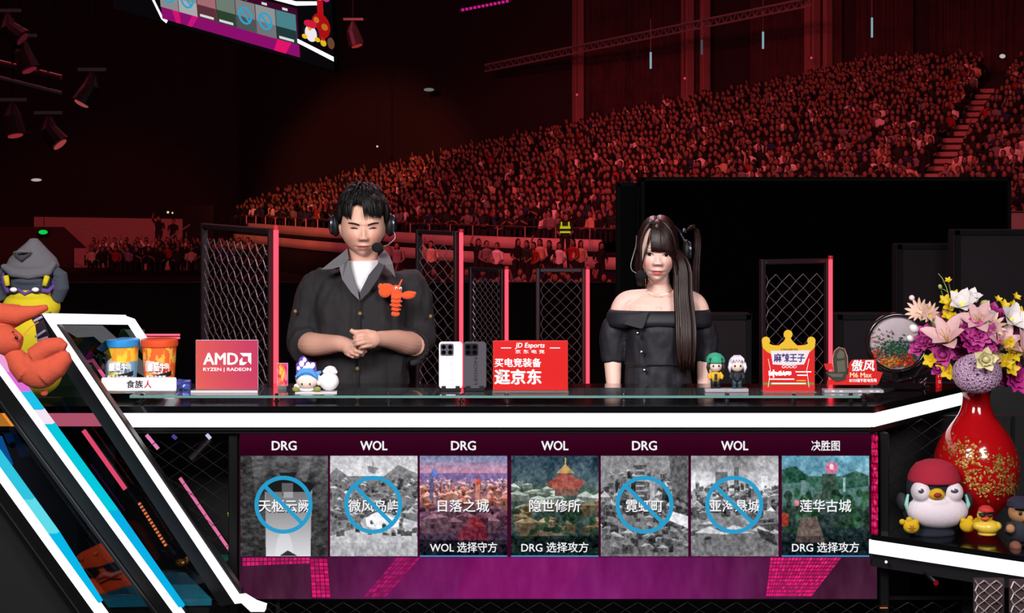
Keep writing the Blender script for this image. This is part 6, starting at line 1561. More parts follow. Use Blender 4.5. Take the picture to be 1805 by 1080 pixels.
# ---- two small acrylic-stand dolls
def doll(px, hat, lb, hairc, coat, pants, Y=5.55):
    t = thing('doll_figure', lb, 'figurine', TX(px, Y)); k = Y/F_PX
    MB().box((0, 0, .006), (.072 if hat else .074, .034, .012), ch=.002).obj('base', mat('base_acrylic', '#b8b4bc', .1, trans=.35, emit='#807c84', estr=.15), t)
    z = .012
    for s in (-1, 1): b = MB(); b.tube([(s*.008, 0, z+.030), (s*.009, -.002, z+.004)], [.0085, .007], 10); b.ell((s*.009, -.005, z+.004), (.008, .011, .005), seg=10, rings=6); b.obj('leg', mat('doll_'+pants.strip('#'), pants, .6), t, smooth=True)
    b = MB(); b.tube([(0, 0, z+.024), (0, 0, z+.042), (0, 0, z+.054)], [.015, .017, .011], 14, flat=.75)
    for s in (-1, 1): b.tube([(s*.014, 0, z+.052), (s*.022, -.004, z+.040), (s*.018, -.010, z+.032)], [.006, .006, .005], 8)
    b.obj('coat', mat('doll_'+coat.strip('#'), coat, .6), t, smooth=True)
    MB().box((0, -.0125, z+.038), (.010, .002, .022), ch=.0006).obj('coat_front', mat('doll_front', '#24222a' if hat else '#c8c8d4', .6), t)
    b = MB(); b.ell((0, -.001, z+.078), (.024, .022, .024), seg=20, rings=14); b.obj('head', mat('doll_skin', '#f0d4c8', .6), t, smooth=True)
    b = MB(); b.ell((0, .004, z+.083), (.027, .024, .026), seg=20, rings=14)
    for s in (-1, 1): b.tube([(s*.022, -.010, z+.086), (s*.026, -.012, z+.070), (s*.024, -.008, z+.052)], [.006, .006, .002], 8)
    for q_ in range(5): b.tube([((q_-2)*.004, -.004, z+.108), ((q_-2)*.009, -.021, z+.098), ((q_-2)*.010, -.023, z+.086)], [.004, .005, .001], 6)
    b.obj('hair', mat('doll_'+hairc.strip('#'), hairc, .6), t, smooth=True)
    for s in (-1, 1): b = MB(); b.ell((s*.009, -.0215, z+.076), (.0032, .0015, .0040), seg=8, rings=6); b.obj('eye', INK_K, t)
    if hat: b = MB(); b.lathe([(.031, 0), (.0325, .005), (.029, .017), (.018, .028), (.005, .032), (0, .032)], 24, (0, .002, z+.086)); b.obj('cap', mat('cap_green', '#2a9a78', .7), t, smooth=50)
doll(1261, True, 'small doll figure with a green cap and dark hair on a clear base', '#2a2220', '#d8a828', '#16161c'); doll(1299, False, 'small doll figure with white hair and dark trousers on a clear base', '#dcd8e8', '#20222c', '#28404c')

# ---- crown shaped sign
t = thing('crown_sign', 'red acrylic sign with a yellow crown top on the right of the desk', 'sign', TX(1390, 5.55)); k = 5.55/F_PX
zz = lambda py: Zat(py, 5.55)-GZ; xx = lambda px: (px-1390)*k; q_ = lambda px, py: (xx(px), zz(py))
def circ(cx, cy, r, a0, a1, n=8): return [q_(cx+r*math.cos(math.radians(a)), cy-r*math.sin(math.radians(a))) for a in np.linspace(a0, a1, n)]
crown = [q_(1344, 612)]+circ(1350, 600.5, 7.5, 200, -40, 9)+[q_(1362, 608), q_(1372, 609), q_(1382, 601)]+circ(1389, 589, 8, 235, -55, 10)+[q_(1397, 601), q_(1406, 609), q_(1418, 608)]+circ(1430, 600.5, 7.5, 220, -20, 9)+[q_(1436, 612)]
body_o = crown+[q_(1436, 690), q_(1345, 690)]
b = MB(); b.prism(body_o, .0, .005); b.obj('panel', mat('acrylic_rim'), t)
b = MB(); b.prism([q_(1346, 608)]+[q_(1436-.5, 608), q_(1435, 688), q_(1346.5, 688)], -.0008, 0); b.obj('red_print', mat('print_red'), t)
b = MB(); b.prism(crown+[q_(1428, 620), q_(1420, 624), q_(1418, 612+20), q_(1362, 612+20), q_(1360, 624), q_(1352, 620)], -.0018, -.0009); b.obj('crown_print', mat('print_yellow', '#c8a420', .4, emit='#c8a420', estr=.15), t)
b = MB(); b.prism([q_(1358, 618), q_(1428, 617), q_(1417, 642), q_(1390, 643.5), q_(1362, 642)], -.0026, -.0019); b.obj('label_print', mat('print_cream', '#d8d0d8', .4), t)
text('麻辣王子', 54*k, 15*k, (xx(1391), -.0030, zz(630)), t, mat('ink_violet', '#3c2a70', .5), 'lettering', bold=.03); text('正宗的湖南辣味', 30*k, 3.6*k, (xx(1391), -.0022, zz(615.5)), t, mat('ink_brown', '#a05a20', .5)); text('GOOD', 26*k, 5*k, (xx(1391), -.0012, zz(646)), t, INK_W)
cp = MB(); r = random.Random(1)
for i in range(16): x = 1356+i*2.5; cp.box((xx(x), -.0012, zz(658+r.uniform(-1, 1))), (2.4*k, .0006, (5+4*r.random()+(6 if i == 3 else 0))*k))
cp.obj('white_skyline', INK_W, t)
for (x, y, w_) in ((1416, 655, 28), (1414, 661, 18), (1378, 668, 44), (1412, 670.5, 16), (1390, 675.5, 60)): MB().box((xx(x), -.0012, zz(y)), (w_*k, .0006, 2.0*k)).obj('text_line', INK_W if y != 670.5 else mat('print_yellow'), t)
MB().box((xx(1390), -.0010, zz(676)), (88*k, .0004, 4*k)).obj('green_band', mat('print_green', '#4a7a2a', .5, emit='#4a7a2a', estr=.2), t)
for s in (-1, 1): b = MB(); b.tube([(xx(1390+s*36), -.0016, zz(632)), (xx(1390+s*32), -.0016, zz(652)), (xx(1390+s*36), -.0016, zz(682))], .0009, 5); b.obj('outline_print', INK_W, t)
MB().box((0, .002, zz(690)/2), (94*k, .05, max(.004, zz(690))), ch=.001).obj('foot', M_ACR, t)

# ---- gaming chair sign
t = thing('chair_sign', 'red cut-out sign with a dark reclining chair picture and white lettering', 'sign', TX(1503, 5.54)); k = 5.54/F_PX
zz = lambda py: Zat(py, 5.54)-GZ; xx = lambda px: (px-1503)*k; q_ = lambda px, py: (xx(px), zz(py))
MB().box((0, 0, .005), (104*k, .05, .010), ch=.0015).obj('foot', mat('base_acrylic'), t)
for px in (1466, 1480, 1513, 1533, 1544): MB().box((xx(px), -.0256, .006), (6*k, .0008, .006)).obj('foot_glint', M_ACE, t)
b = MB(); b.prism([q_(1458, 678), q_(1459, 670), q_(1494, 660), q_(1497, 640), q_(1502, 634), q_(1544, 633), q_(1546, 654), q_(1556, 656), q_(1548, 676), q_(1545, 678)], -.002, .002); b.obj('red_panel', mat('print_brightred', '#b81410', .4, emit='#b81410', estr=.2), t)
b = MB(); b.prism([q_(1452, 641), q_(1466, 640), q_(1468, 650), q_(1456, 652)], -.002, .002); b.obj('red_corner', mat('print_brightred'), t)
text('傲风', 40*k, 20*k, (xx(1521), -.0026, zz(644)), t, INK_W, 'lettering', bold=.03, shear=.12); text('M6 Max', 38*k, 8.5*k, (xx(1517), -.0026, zz(660.5)), t, mat('ink_gold', '#f8c8a0', .5, emit='#f8c8a0', estr=.15), 'lettering', bold=.03); text('BOSS级宇航电竞椅', 48*k, 6.5*k, (xx(1521), -.0026, zz(670)), t, INK_W, 'lettering', bold=.02)
b = MB(); b.prism([q_(1470, 655), q_(1468, 630), q_(1470, 618), q_(1478, 611), q_(1487, 614), q_(1492, 626), q_(1494, 650), q_(1490, 668), q_(1476, 672), q_(1462, 666), q_(1455, 656), q_(1460, 654)], -.006, -.0022); b.obj('chair_cutout', mat('chair_olive', '#2e2c24', .6), t)
b = MB(); b.prism([q_(1474, 626), q_(1480, 616), q_(1487, 620), q_(1488, 630), q_(1476, 632)], -.0075, -.0062); b.prism([q_(1474, 636), q_(1488, 634), q_(1490, 654), q_(1476, 656)], -.0075, -.0062); b.prism([q_(1458, 658), q_(1486, 658), q_(1484, 664), q_(1466, 664)], -.0085, -.0062); b.obj('chair_pads', mat('chair_pad', '#565244', .6), t)
b = MB(); b.tube([(xx(p[0]), -.0065, zz(p[1])) for p in ((1469, 655), (1467, 632), (1470, 618), (1478, 611.5), (1488, 614), (1493, 628), (1494, 648))], .0011, 6); b.obj('chair_piping', mat('piping_pink', '#d88878', .5), t)

# ---- round embroidered plate on a dark carved stand
Yp = 5.80; t = thing('round_plate', 'round glass-fronted plate with red, gold and green relief on a dark stand', 'ornament', TX(1588, Yp, TZ)); k = Yp/F_PX
zz = lambda py: Zat(py, Yp)-TZ; xx = lambda px: (px-1588)*k
cxp, czp = xx(1581), zz(604)
b = MB(); Rr = 55*k; a_ = np.linspace(0, 2*PI, 41)[:-1]; prof = [(Rr-.013, -.008), (Rr-.006, -.014), (Rr+.002, -.006), (Rr+.002, .006), (Rr-.006, .010), (Rr-.013, .008)]
vs = [(cxp+p[0]*math.cos(a), p[1], czp+p[0]*.96*math.sin(a)) for a in a_ for p in prof]; n = len(a_)
b.add(vs, [(i*6+j, i*6+(j+1) % 6, ((i+1) % n)*6+(j+1) % 6, ((i+1) % n)*6+j) for i in range(n) for j in range(6)]); b.obj('rim', mat('rim_black', '#1c1418', .18, coat=.5), t, smooth=True)
b = MB(); b.ell((cxp, .004, czp), (Rr-.010, .004, (Rr-.010)*.96), seg=40, rings=20); b.obj('disc', mat('plate_paper', '#b4a4ac', .6, emit='#a898a0', estr=.12, noise=(20, .85)), t, smooth=True)
r = random.Random(8)
def tuft(cx, cy, n_, cols, sx, sy, nm, sr=(.0022, .0045)):
    b = MB()
    for _ in range(n_):
        x, y = r.gauss(cx, sx), r.gauss(cy, sy)
        if ((x-1581)/50)**2+((y-604)/49)**2 > .92: continue
        rr = r.uniform(*sr); b.col = tuple(lin(np.clip(np.array(r.choice(cols))*r.uniform(.7, 1.2), 0, 1))); b.ell((xx(x), -.004-r.uniform(0, .003), zz(y)), (rr*1.3, .003, rr*.8), rot=Euler((0, r.uniform(-1, 1), 0)), seg=7, rings=4)
    b.obj(nm, mat('relief_paint', '#ffffff', .5, attr=True), t, cols=True, kind='stuff')
tuft(1545, 628, 120, [(.75, .14, .12), (.80, .22, .18), (.2, .4, .25)], 9, 10, 'red_flowers'); tuft(1598, 634, 130, [(.80, .12, .12), (.85, .25, .15)], 9, 7, 'red_flowers'); tuft(1570, 637, 130, [(.90, .60, .12), (.86, .48, .10)], 12, 6, 'gold_flowers')
tuft(1575, 614, 190, [(.16, .34, .24), (.12, .26, .22), (.24, .44, .3)], 12, 9, 'green_leaves'); tuft(1605, 620, 180, [(.08, .36, .24), (.12, .44, .3)], 12, 8, 'green_leaves'); tuft(1592, 603, 16, [(.15, .15, .25), (.2, .3, .45)], 8, 4, 'blue_birds'); tuft(1545, 596, 18, [(.8, .72, .66), (.5, .45, .4)], 6, 8, 'pale_blossoms', (.002, .004)); tuft(1572, 585, 7, [(.35, .2, .25)], 7, 2, 'script_strokes', (.0015, .0025))
b = MB(); b.tube([(xx(1531), 0, zz(640)), (xx(1548), -.004, zz(662)), (xx(1580), -.006, zz(672)), (xx(1612), -.004, zz(664)), (xx(1630), 0, zz(640)), (xx(1641), 0, zz(636)), (xx(1640), 0, zz(650)), (xx(1625), 0, zz(660))], [.004, .007, .009, .008, .007, .006, .004, .003], 10); b.box((xx(1584), 0, .012), (.16, .06, .024), ch=.005)
for px in (1550, 1612): b.tube([(xx(px), 0, .02), (xx(px), 0, zz(664))], .008, 8)
b.obj('carved_stand', mat('rim_black'), t, smooth=False)
t = thing('metal_scroll', 'small dark curled metal ornament right of the round plate', 'ornament', TX(1626, 5.84, TZ)); b = MB(); b.tube([(-.02, 0, .012), (-.005, 0, .03), (.012, 0, .022), (.006, 0, .010), (-.004, 0, .018), (.016, 0, .034)], .003, 8); b.box((0, 0, .004), (.05, .02, .008), ch=.002); b.obj('scroll', mat('gunmetal', '#6a6468', .25, .9), t)
t = thing('small_bottle', 'tiny red bottle with a pink cap beside the bouquet', 'bottle', TX(1655, 5.85, TZ)); b = MB(); b.lathe([(0, 0), (.010, 0), (.011, .004), (.011, .040), (.008, .046), (0, .046)], 20); b.obj('body', mat('bottle_red', '#c0141c', .15, emit='#c0141c', estr=.3), t, smooth=40); b = MB(); b.lathe([(0, .047), (.0085, .047), (.009, .060), (0, .061)], 16); b.obj('cap', mat('cap_pink', '#d04088', .4), t); text('红', .010, .011, (0, -.0115, .022), t, INK_W)

# ================================================================== RIGHT SHELF THINGS
Yv = 5.50; Vx = (1721-CX)*Yv/F_PX; k = Yv/F_PX; zv = lambda py: Zat(py, Yv)-SZ
t = thing('vase', 'tall glossy red long-necked vase with gold floral painting', 'vase', (Vx, Yv, SZ))
prof = [(.0, 0.0), (.055, 0.0), (.058, .006), (.056, .020), (.075, .045)]+[(w_*k/2, zv(py)) for w_, py in ((136, 868), (148, 840), (150, 818), (142, 794), (120, 768), (88, 748), (62, 732), (50, 716), (46, 700), (50, 690), (58, 682))]
b = MB(); b.lathe(prof, 64)
m_v = mat('vase_red', '#a00a10', .12, coat=.9)
o = b.obj('body', m_v, t, smooth=True); sb = o.modifiers.new('round', 'SUBSURF'); sb.levels = 1; sb.render_levels = 1
# gold painting: leaf clusters raised on the surface
def vr(z):
    for (r0, z0_), (r1, z1_) in zip(prof, prof[1:]):
        if z0_ <= z <= z1_ and z1_ > z0_: return r0+(r1-r0)*(z-z0_)/(z1_-z0_)
    return .05
b = MB(); r = random.Random(12)
GOLD = [(.72, .50, .22), (.80, .60, .32), (.60, .38, .14), (.85, .70, .42)]
for (cx, cy, n_, sx, sy) in ((1686, 782, 34, 14, 11), (1700, 800, 22, 10, 10), (1676, 806, 14, 9, 8), (1752, 802, 30, 15, 9), (1728, 820, 26, 18, 9), (1760, 830, 30, 14, 12), (1735, 850, 30, 18, 9), (1712, 848, 16, 9, 9), (1770, 852, 14, 8, 8), (1690, 832, 14, 10, 10), (1660, 790, 8, 5, 10)):
    for _ in range(int(n_*2.1)):
        px, py = r.gauss(cx, sx), r.gauss(cy, sy*.85); z = zv(py)
        if z < .03 or z > .34: continue
        R_ = vr(z); s_ = (px-1721)*k/R_
        if abs(s_) > .96: continue
        a = math.asin(s_); c = Vector((R_*math.sin(a), -R_*math.cos(a), z)); c *= 1.0; b.col = tuple(lin(r.choice(GOLD))); l = r.uniform(.0042, .0078); an = r.uniform(0, PI)
        T1 = Vector((math.cos(a), math.sin(a), 0)); T2 = Vector((0, 0, 1)); N = Vector((math.sin(a), -math.cos(a), 0)); u = T1*math.cos(an)+T2*math.sin(an); w2 = T1*-math.sin(an)+T2*math.cos(an); c += N*.001
        b.add([c+u*l, c+w2*l*.6+N*.0004, c-u*l, c-w2*l*.6+N*.0004, c+N*.0009], [(0, 1, 4), (1, 2, 4), (2, 3, 4), (3, 0, 4)])
b.obj('gold_leaf_painting', mat('gold_paint', '#ffffff', .35, .6, attr=True), t, cols=True, kind='stuff')

# ---- bouquet: every bloom a thing of its own
def at(px, py, dy=0.): return P(px, py, Yv+dy)
M_STEM = mat('stem_green', '#4a6a34', .6); M_LEAF = mat('leaf_green', '#31502c', .6, noise=(40, .7)); M_LEAFD = mat('leaf_dark', '#1e3420', .6)
mouth = Vector((Vx, Yv, Zat(690, Yv)))
def petal(L, w_, cup_, droop, n=8):
    "petal mesh builder pointing +z, opening outward (+x), with a soft ruffle along its edge"
    vs = []; fs = []; ph = L*900
    for j in range(n+1):
        t_ = j/n; wd = w_*math.sin(PI*min(1, t_*.84+.10))**.75*(1 if j < n else .25); z = L*(t_-.30*droop*t_*t_); x = L*(cup_*t_+droop*t_*t_)
        for s in (-1, -.5, 0, .5, 1):
            ru = .10*w_*math.sin(t_*11+s*5+ph)*abs(s)*t_; vs.append((x-.28*s*s*wd+ru, s*wd, z+s*s*.15*wd+ru*.6))
    for j in range(n):
        for s in range(4): a = j*5+s; fs.append((a, a+1, a+6, a+5))
    m = MB(); m.add(vs, fs); return m
PET = {}
def flower(kind, px, py, dy, lb, size=1.0, tilt=(0, 0), col=None, grp=None):
    p = at(px, py, dy); t = thing(kind, lb, 'flower', p, group=grp)
    d = Vector((p.x-mouth.x, p.y-mouth.y-.06, abs(p.z-mouth.z)*.6+.02)).normalized()
    d = (d+Vector((tilt[0], -.55, tilt[1]))).normalized(); t.rotation_euler = d.to_track_quat('Z', 'Y').to_euler()
    def pm(key, mk, m):
        kk = (key, m.name)
        if kk not in PET: PET[kk] = mk().mesh('petal', m, True)
        return PET[kk]
    Ri = t.rotation_euler.to_matrix().inverted(); r = random.Random(int(px*7+py)); e = Ri @ (mouth+Vector((r.uniform(-.02, .02), r.uniform(-.015, .015), -.02))-p)
    MB().tube([(0, 0, 0), Vector((0, 0, -.02))*size, e*.5+Vector((0, 0, -.01)), e], [.0022, .0020, .0020, .0018], 6).obj('stem', M_STEM, t)
    def ring(n, L, w_, cup_, dr, m, r0=.0, z0=0, ph=0.0, th=None):
        me = pm((round(L, 4), w_, cup_, dr), lambda: petal(L, w_, cup_, dr), m)
        for i in range(n): link('petal', me, t, (r0*math.cos(2*PI*i/n+ph), r0*math.sin(2*PI*i/n+ph), z0), (0, 0, 2*PI*i/n+ph))
    if kind == 'lily':
        m = mat('lily_'+(col or 'pink'), {'pink': '#d8aeb0', 'white': '#d8ccc8', None: '#d8aeb0'}[col], .55, sss=.1, noise=(30, .9))
        ring(3, .062*size, .014*size, .35, .35, m); ring(3, .060*size, .018*size, .45, .45, m, ph=PI/3)
        b = MB()
        for i in range(6): a = i*PI/3+.4; b.tube([(0, 0, .0), (.008*math.cos(a), .008*math.sin(a), .03*size), (.016*math.cos(a), .016*math.sin(a), .045*size)], .0010, 5); b.ell((.016*math.cos(a), .016*math.sin(a), .046*size), (.004, .0016, .0016), rot=Euler((0, 0, a)), seg=6, rings=4)
        b.obj('stamens', mat('stamen', '#b8a038', .6), t)
    elif kind == 'rose':
        c = {'pink': '#b83c8c', 'cream': '#d2c898', 'magenta': '#9c2474', 'peach': '#d8b8a0'}[col]; m = mat('rose_'+col, c, .6, sss=.05)
        b = MB(); b.ell((0, 0, .012*size), (.010*size, .010*size, .014*size), seg=12, rings=8); b.obj('heart', m, t, smooth=True)
        ring(4, .024*size, .013*size, .12, .10, m, .004*size); ring(5, .027*size, .015*size, .35, .25, m, .006*size, -.002, .5); ring(5, .026*size, .016*size, .7, .5, m, .007*size, -.004, .1)
    elif kind == 'orchid':
        m = mat('orchid_yellow', '#ccb018', .5); ring(5, .020*size, .0085*size, .75, .3, m); b = MB(); b.ell((0, 0, .004), (.004*size, .004*size, .006*size), seg=8, rings=6); b.obj('lip', mat('orchid_lip', '#d8a018', .5), t, smooth=True)
    elif kind == 'daisy':
        m = mat('daisy_peach', '#d8b4a2', .6); ring(12, .030*size, .006*size, 1.2, .1, m); b = MB(); b.ell((0, 0, .002), (.008*size, .008*size, .005*size), seg=12, rings=6); b.obj('centre', mat('daisy_eye', '#c8b040', .8), t, smooth=True)
    elif kind == 'carnation':
        m = mat('carnation_'+col, {'magenta': '#a81c78', 'white': '#d8d0d4', 'pink': '#b84490'}[col], .65)
        ring(6, .022*size, .010*size, .15, .2, m, .003); ring(8, .025*size, .012*size, .5, .4, m, .005, -.002, .3); ring(9, .026*size, .012*size, .9, .4, m, .007, -.004)
    elif kind == 'gladiolus':
        m = mat('ruffle_white', '#d8d0d0', .55, sss=.08); ring(5, .040*size, .018*size, .5, .45, m); ring(5, .032*size, .016*size, .3, .4, m, ph=.6); b = MB(); b.ell((0, 0, .010), (.008, .008, .012), seg=10, rings=6); b.obj('throat', mat('throat_yellow', '#e8d850', .5), t, smooth=True)
    elif kind == 'hydrangea':
        m = mat('hydrangea_lilac', '#c4a0be', .6, noise=(60, .8)); b = MB()
        for i in range(190):
            zf = 1-1.5*(i+.5)/190; ph = i*2.39996; rr = math.sqrt(max(0, 1-zf*zf)); n_ = Vector((rr*math.cos(ph), rr*math.sin(ph), zf)); c = Vector((n_.x*.072*size, n_.y*.058*size, n_.z*.055*size)); u = n_.orthogonal().normalized(); w2 = n_.cross(u); a0 = r.uniform(0, PI)
            for q2 in range(4):
                a = a0+q2*PI/2; dd = u*math.cos(a)+w2*math.sin(a); ee = n_.cross(dd); b.add([c, c+dd*.007+ee*.005+n_*.003, c+dd*.011+n_*.001, c+dd*.007-ee*.005+n_*.003], [(0, 1, 2, 3)])
        b.obj('florets', m, t, kind='stuff'); b = MB(); b.ell((0, 0, -.004), (.066*size, .052*size, .048*size), seg=20, rings=12); b.obj('core', mat('hydrangea_core', '#8c7090', .8), t, smooth=True)
    elif kind == 'bud':
        m = mat('bud_'+col, {'white': '#f0ece4', 'green': '#a8b45c', 'pink': '#e8b0c0'}[col], .6); b = MB(); b.tube([(0, 0, -.004), (0, 0, .010*size), (0, 0, .024*size), (0, 0, .034*size)], [.004*size, .011*size, .010*size, .002*size], 12); b.obj('closed_petals', m, t, smooth=True)
    elif kind == 'pompon':
        b = MB(); b.ell((0, 0, .008), .0095*size, seg=16, rings=10); b.obj('head', mat('pompon_pink', '#e8ccd0', .8, bump=(300, .6, .002)), t, smooth=True)
    return t
FL = [('pompon', 1609, 527, -.02, 'round pale pink ball flower sticking out at the upper left', {}),
 ('daisy', 1622, 552, -.04, 'peach daisy at the left edge of the bouquet', dict(size=1.1)), ('daisy', 1640, 556, -.05, 'peach daisy just right of the leftmost one', dict(size=1.0)), ('bud', 1647, 554, -.03, 'cream bud beside the two peach daisies', dict(col='white')),
 ('bud', 1615, 583, -.06, 'white bud low at the left with green sepals', dict(col='white', size=1.3)), ('bud', 1608, 599, -.06, 'small white bud hanging lowest at the left', dict(col='white')),
 ('rose', 1633, 588, -.06, 'pink rose at the left between two white buds', dict(col='pink', size=.9)), ('rose', 1619, 613, -.06, 'pink rose at the lower left corner of the bouquet', dict(col='pink', size=.9)), ('rose', 1643, 604, -.08, 'pink rose left below the big pale lily', dict(col='pink', size=1.0)), ('rose', 1628, 604, -.07, 'pink rose between the two lower left pink roses', dict(col='pink', size=.85)),
 ('rose', 1662, 565, -.03, 'dusty pink rose behind the big pale lily', dict(col='pink', size=.95)), ('orchid', 1680, 568, -.06, 'yellow orchid bloom above the big pale lily', dict(size=1.3)), ('orchid', 1672, 558, -.05, 'yellow orchid bloom left above the big pale lily', dict(size=1.1)), ('orchid', 1690, 573, -.06, 'yellow orchid bloom right above the big pale lily', dict(size=1.1)),
 ('lily', 1671, 606, -.12, 'big pale pink lily opening upward at the centre left', dict(size=1.45, tilt=(-.1, .7))), ('gladiolus', 1696, 540, -.05, 'large ruffled white bloom at the top of the bouquet', dict(size=1.25)), ('gladiolus', 1712, 530, -.03, 'ruffled white bloom right of the topmost one', dict(size=.9)),
 ('orchid', 1668, 533, -.04, 'yellow orchid bloom below the green sprig', dict(size=1.1)), ('orchid', 1676, 543, -.05, 'yellow orchid bloom left of the large white ruffle', dict(size=1.3)), ('orchid', 1684, 521, -.04, 'small yellow orchid bloom on the green sprig', dict(size=.8)),
 ('orchid', 1672, 496, -.04, 'tiny green yellow bloom high on the sprig', dict(size=.6)), ('bud', 1658, 508, -.04, 'tiny green bud on the left of the sprig', dict(col='green', size=.6)),
 ('lily', 1726, 572, -.09, 'pale pink lily lying open right of centre', dict(size=1.2, tilt=(-.4, .1))), ('daisy', 1745, 578, -.09, 'peach ruffled bloom beside the open pale lily', dict(size=1.2)), ('bud', 1732, 548, -.03, 'tall green bud right of the white ruffle', dict(col='green', size=1.6)),
 ('rose', 1750, 556, -.05, 'pink rose at the upper right of the bouquet', dict(col='magenta', size=1.1)), ('rose', 1777, 560, -.05, 'pink rose behind the right white lily', dict(col='pink', size=.9)),
 ('carnation', 1706, 586, -.11, 'magenta carnation right of the big pale lily', dict(col='magenta', size=1.1)), ('carnation', 1724, 592, -.12, 'magenta carnation in the very middle of the bouquet', dict(col='pink', size=1.2)), ('carnation', 1716, 606, -.12, 'magenta carnation low in the middle cluster', dict(col='magenta', size=1.0)), ('carnation', 1736, 606, -.12, 'magenta carnation at the right of the middle cluster', dict(col='magenta', size=1.1)), ('rose', 1728, 619, -.13, 'deep pink rose just above the lilac hydrangea', dict(col='magenta', size=1.1)), ('rose', 1697, 604, -.09, 'dark pink rose in shade behind the big lily', dict(col='magenta', size=.8)),
 ('gladiolus', 1779, 566, -.09, 'white lily with a yellow throat at the upper right', dict(size=1.3)), ('lily', 1762, 612, -.10, 'pale lily petals right of the middle cluster', dict(size=1.2, tilt=(.1, .5))), ('lily', 1796, 628, -.11, 'large pink lily cut by the right edge', dict(size=1.5, tilt=(.2, .6))), ('gladiolus', 1800, 580, -.06, 'pale bloom at the right edge above the pink lily', dict(size=1.2)),
 ('orchid', 1776, 611, -.13, 'yellow orchid bloom topmost of the right yellow cluster', dict(size=1.4)), ('orchid', 1783, 625, -.14, 'yellow orchid bloom second of the right yellow cluster', dict(size=1.4)), ('orchid', 1770, 638, -.14, 'yellow orchid bloom third of the right yellow cluster', dict(size=1.4)), ('orchid', 1779, 650, -.14, 'yellow orchid bloom lowest of the right yellow cluster', dict(size=1.3)), ('rose', 1797, 594, -.08, 'pink rose by the right edge', dict(col='pink', size=.9)),
 ('orchid', 1768, 541, -.03, 'yellow orchid bloom left on the upper right sprig', dict(size=1.0)), ('orchid', 1784, 541, -.03, 'yellow orchid bloom right on the upper right sprig', dict(size=.9)), ('orchid', 1789, 526, -.02, 'small yellow bloom topmost on the right sprig', dict(size=.8)), ('orchid', 1795, 556, -.04, 'yellow orchid bloom at the right edge top', dict(size=1.2)), ('orchid', 1801, 568, -.05, 'yellow orchid bloom at the right edge lower', dict(size=1.1)),
 ('hydrangea', 1722, 658, -.16, 'large lilac hydrangea head over the vase mouth', dict(size=1.05, tilt=(0, -.1))), ('rose', 1736, 634, -.235, 'cream rose sitting on the lilac hydrangea', dict(col='cream', size=1.05)),
 ('carnation', 1788, 667, -.12, 'bright magenta carnation at the lower right', dict(col='magenta', size=1.3)), ('rose', 1764, 668, -.10, 'dark magenta bud rose left of the lower right carnation', dict(col='magenta', size=.8)), ('rose', 1663, 627, -.12, 'pink rose below the big pale lily', dict(col='pink', size=1.1)), ('rose', 1655, 650, -.12, 'small pink rose at the bottom left', dict(col='magenta', size=.75)),
 ('orchid', 1641, 636, -.12, 'yellow orchid bloom lowest at the left', dict(size=1.2)), ('orchid', 1672, 656, -.13, 'yellow orchid bloom left of the hydrangea', dict(size=1.3)), ('orchid', 1685, 660, -.14, 'yellow orchid bloom touching the hydrangea', dict(size=1.1)), ('orchid', 1660, 640, -.12, 'orange yellow bloom under the pink rose', dict(size=1.0))]
FL += [('carnation', 1748, 590, -.10, 'pink carnation between the middle cluster and the right white lily', dict(col='pink', size=.9)), ('carnation', 1690, 622, -.07, 'deep magenta carnation in shade right below the big lily', dict(col='magenta', size=.8)),
 ('rose', 1752, 632, -.11, 'peach rose right of the cream rose', dict(col='peach', size=1.0)), ('gladiolus', 1752, 606, -.08, 'pale ruffled bloom right of the magenta cluster', dict(size=.9)), ('rose', 1650, 572, -.03, 'cream rose behind the left pink roses', dict(col='cream', size=.9)),
 ('daisy', 1700, 566, -.05, 'peach daisy under the large white ruffle', dict(size=.8)), ('bud', 1692, 572, -.09, 'pink bud over the yellow blooms at the centre', dict(col='pink', size=1.1)), ('gladiolus', 1735, 560, -.06, 'cream ruffled bloom behind the open pale lily', dict(size=.9)), ('orchid', 1758, 530, -.02, 'lone yellow bloom left of the upper right sprig', dict(size=.7))]
for (kd, px, py, dy, lb, kw) in FL: flower(kd, px, py, dy, lb, **kw)
fo = thing('bouquet_foliage', 'dark green leaves and stems filling the bouquet behind the blooms', 'foliage', mouth); r = random.Random(21)
for i in range(60):
    px, py = r.uniform(1640, 1800), r.uniform(570, 668); p = at(px, py, -.03-r.random()*.04)-mouth; b = MB(); l = r.uniform(.03, .055); d = (p.normalized()+Vector((r.uniform(-.5, .5), -.4, r.uniform(-.3, .5)))).normalized(); u = d.orthogonal().normalized()
    vs = [p, p+d*l*.5+u*l*.17, p+d*l, p+d*l*.5-u*l*.17, p+d*l*.5+d.cross(u)*l*.07]; b.add(vs, [(0, 1, 4), (1, 2, 4), (2, 3, 4), (3, 0, 4)]); b.obj('leaf', M_LEAF if i % 2 else M_LEAFD, fo)
b = MB()
for i in range(26): e = at(r.uniform(1640, 1800), r.uniform(580, 660), -.04)-mouth; b.tube([(r.uniform(-.02, .02), r.uniform(-.02, .02), -.03), e*.5+Vector((0, 0, .01)), e], .002, 5)
b.obj('stems', M_STEM, fo, kind='stuff')
sp_ = thing('green_sprig', 'thin green sprig rising above the left of the bouquet', 'foliage', mouth)
MB().tube([at(1690, 600, -.05)-mouth, at(1680, 555, -.04)-mouth, at(1674, 525, -.04)-mouth, at(1668, 506, -.04)-mouth, at(1661, 490, -.04)-mouth, at(1654, 482, -.04)-mouth], [.002, .0018, .0016, .0015, .0014, .0012], 6).obj('stem', mat('sprig', '#8a9a50', .6), sp_)
MB().tube([at(1671, 515, -.04)-mouth, at(1664, 510, -.04)-mouth, at(1658, 509, -.04)-mouth], .0011, 5).obj('side_stem', mat('sprig'), sp_)

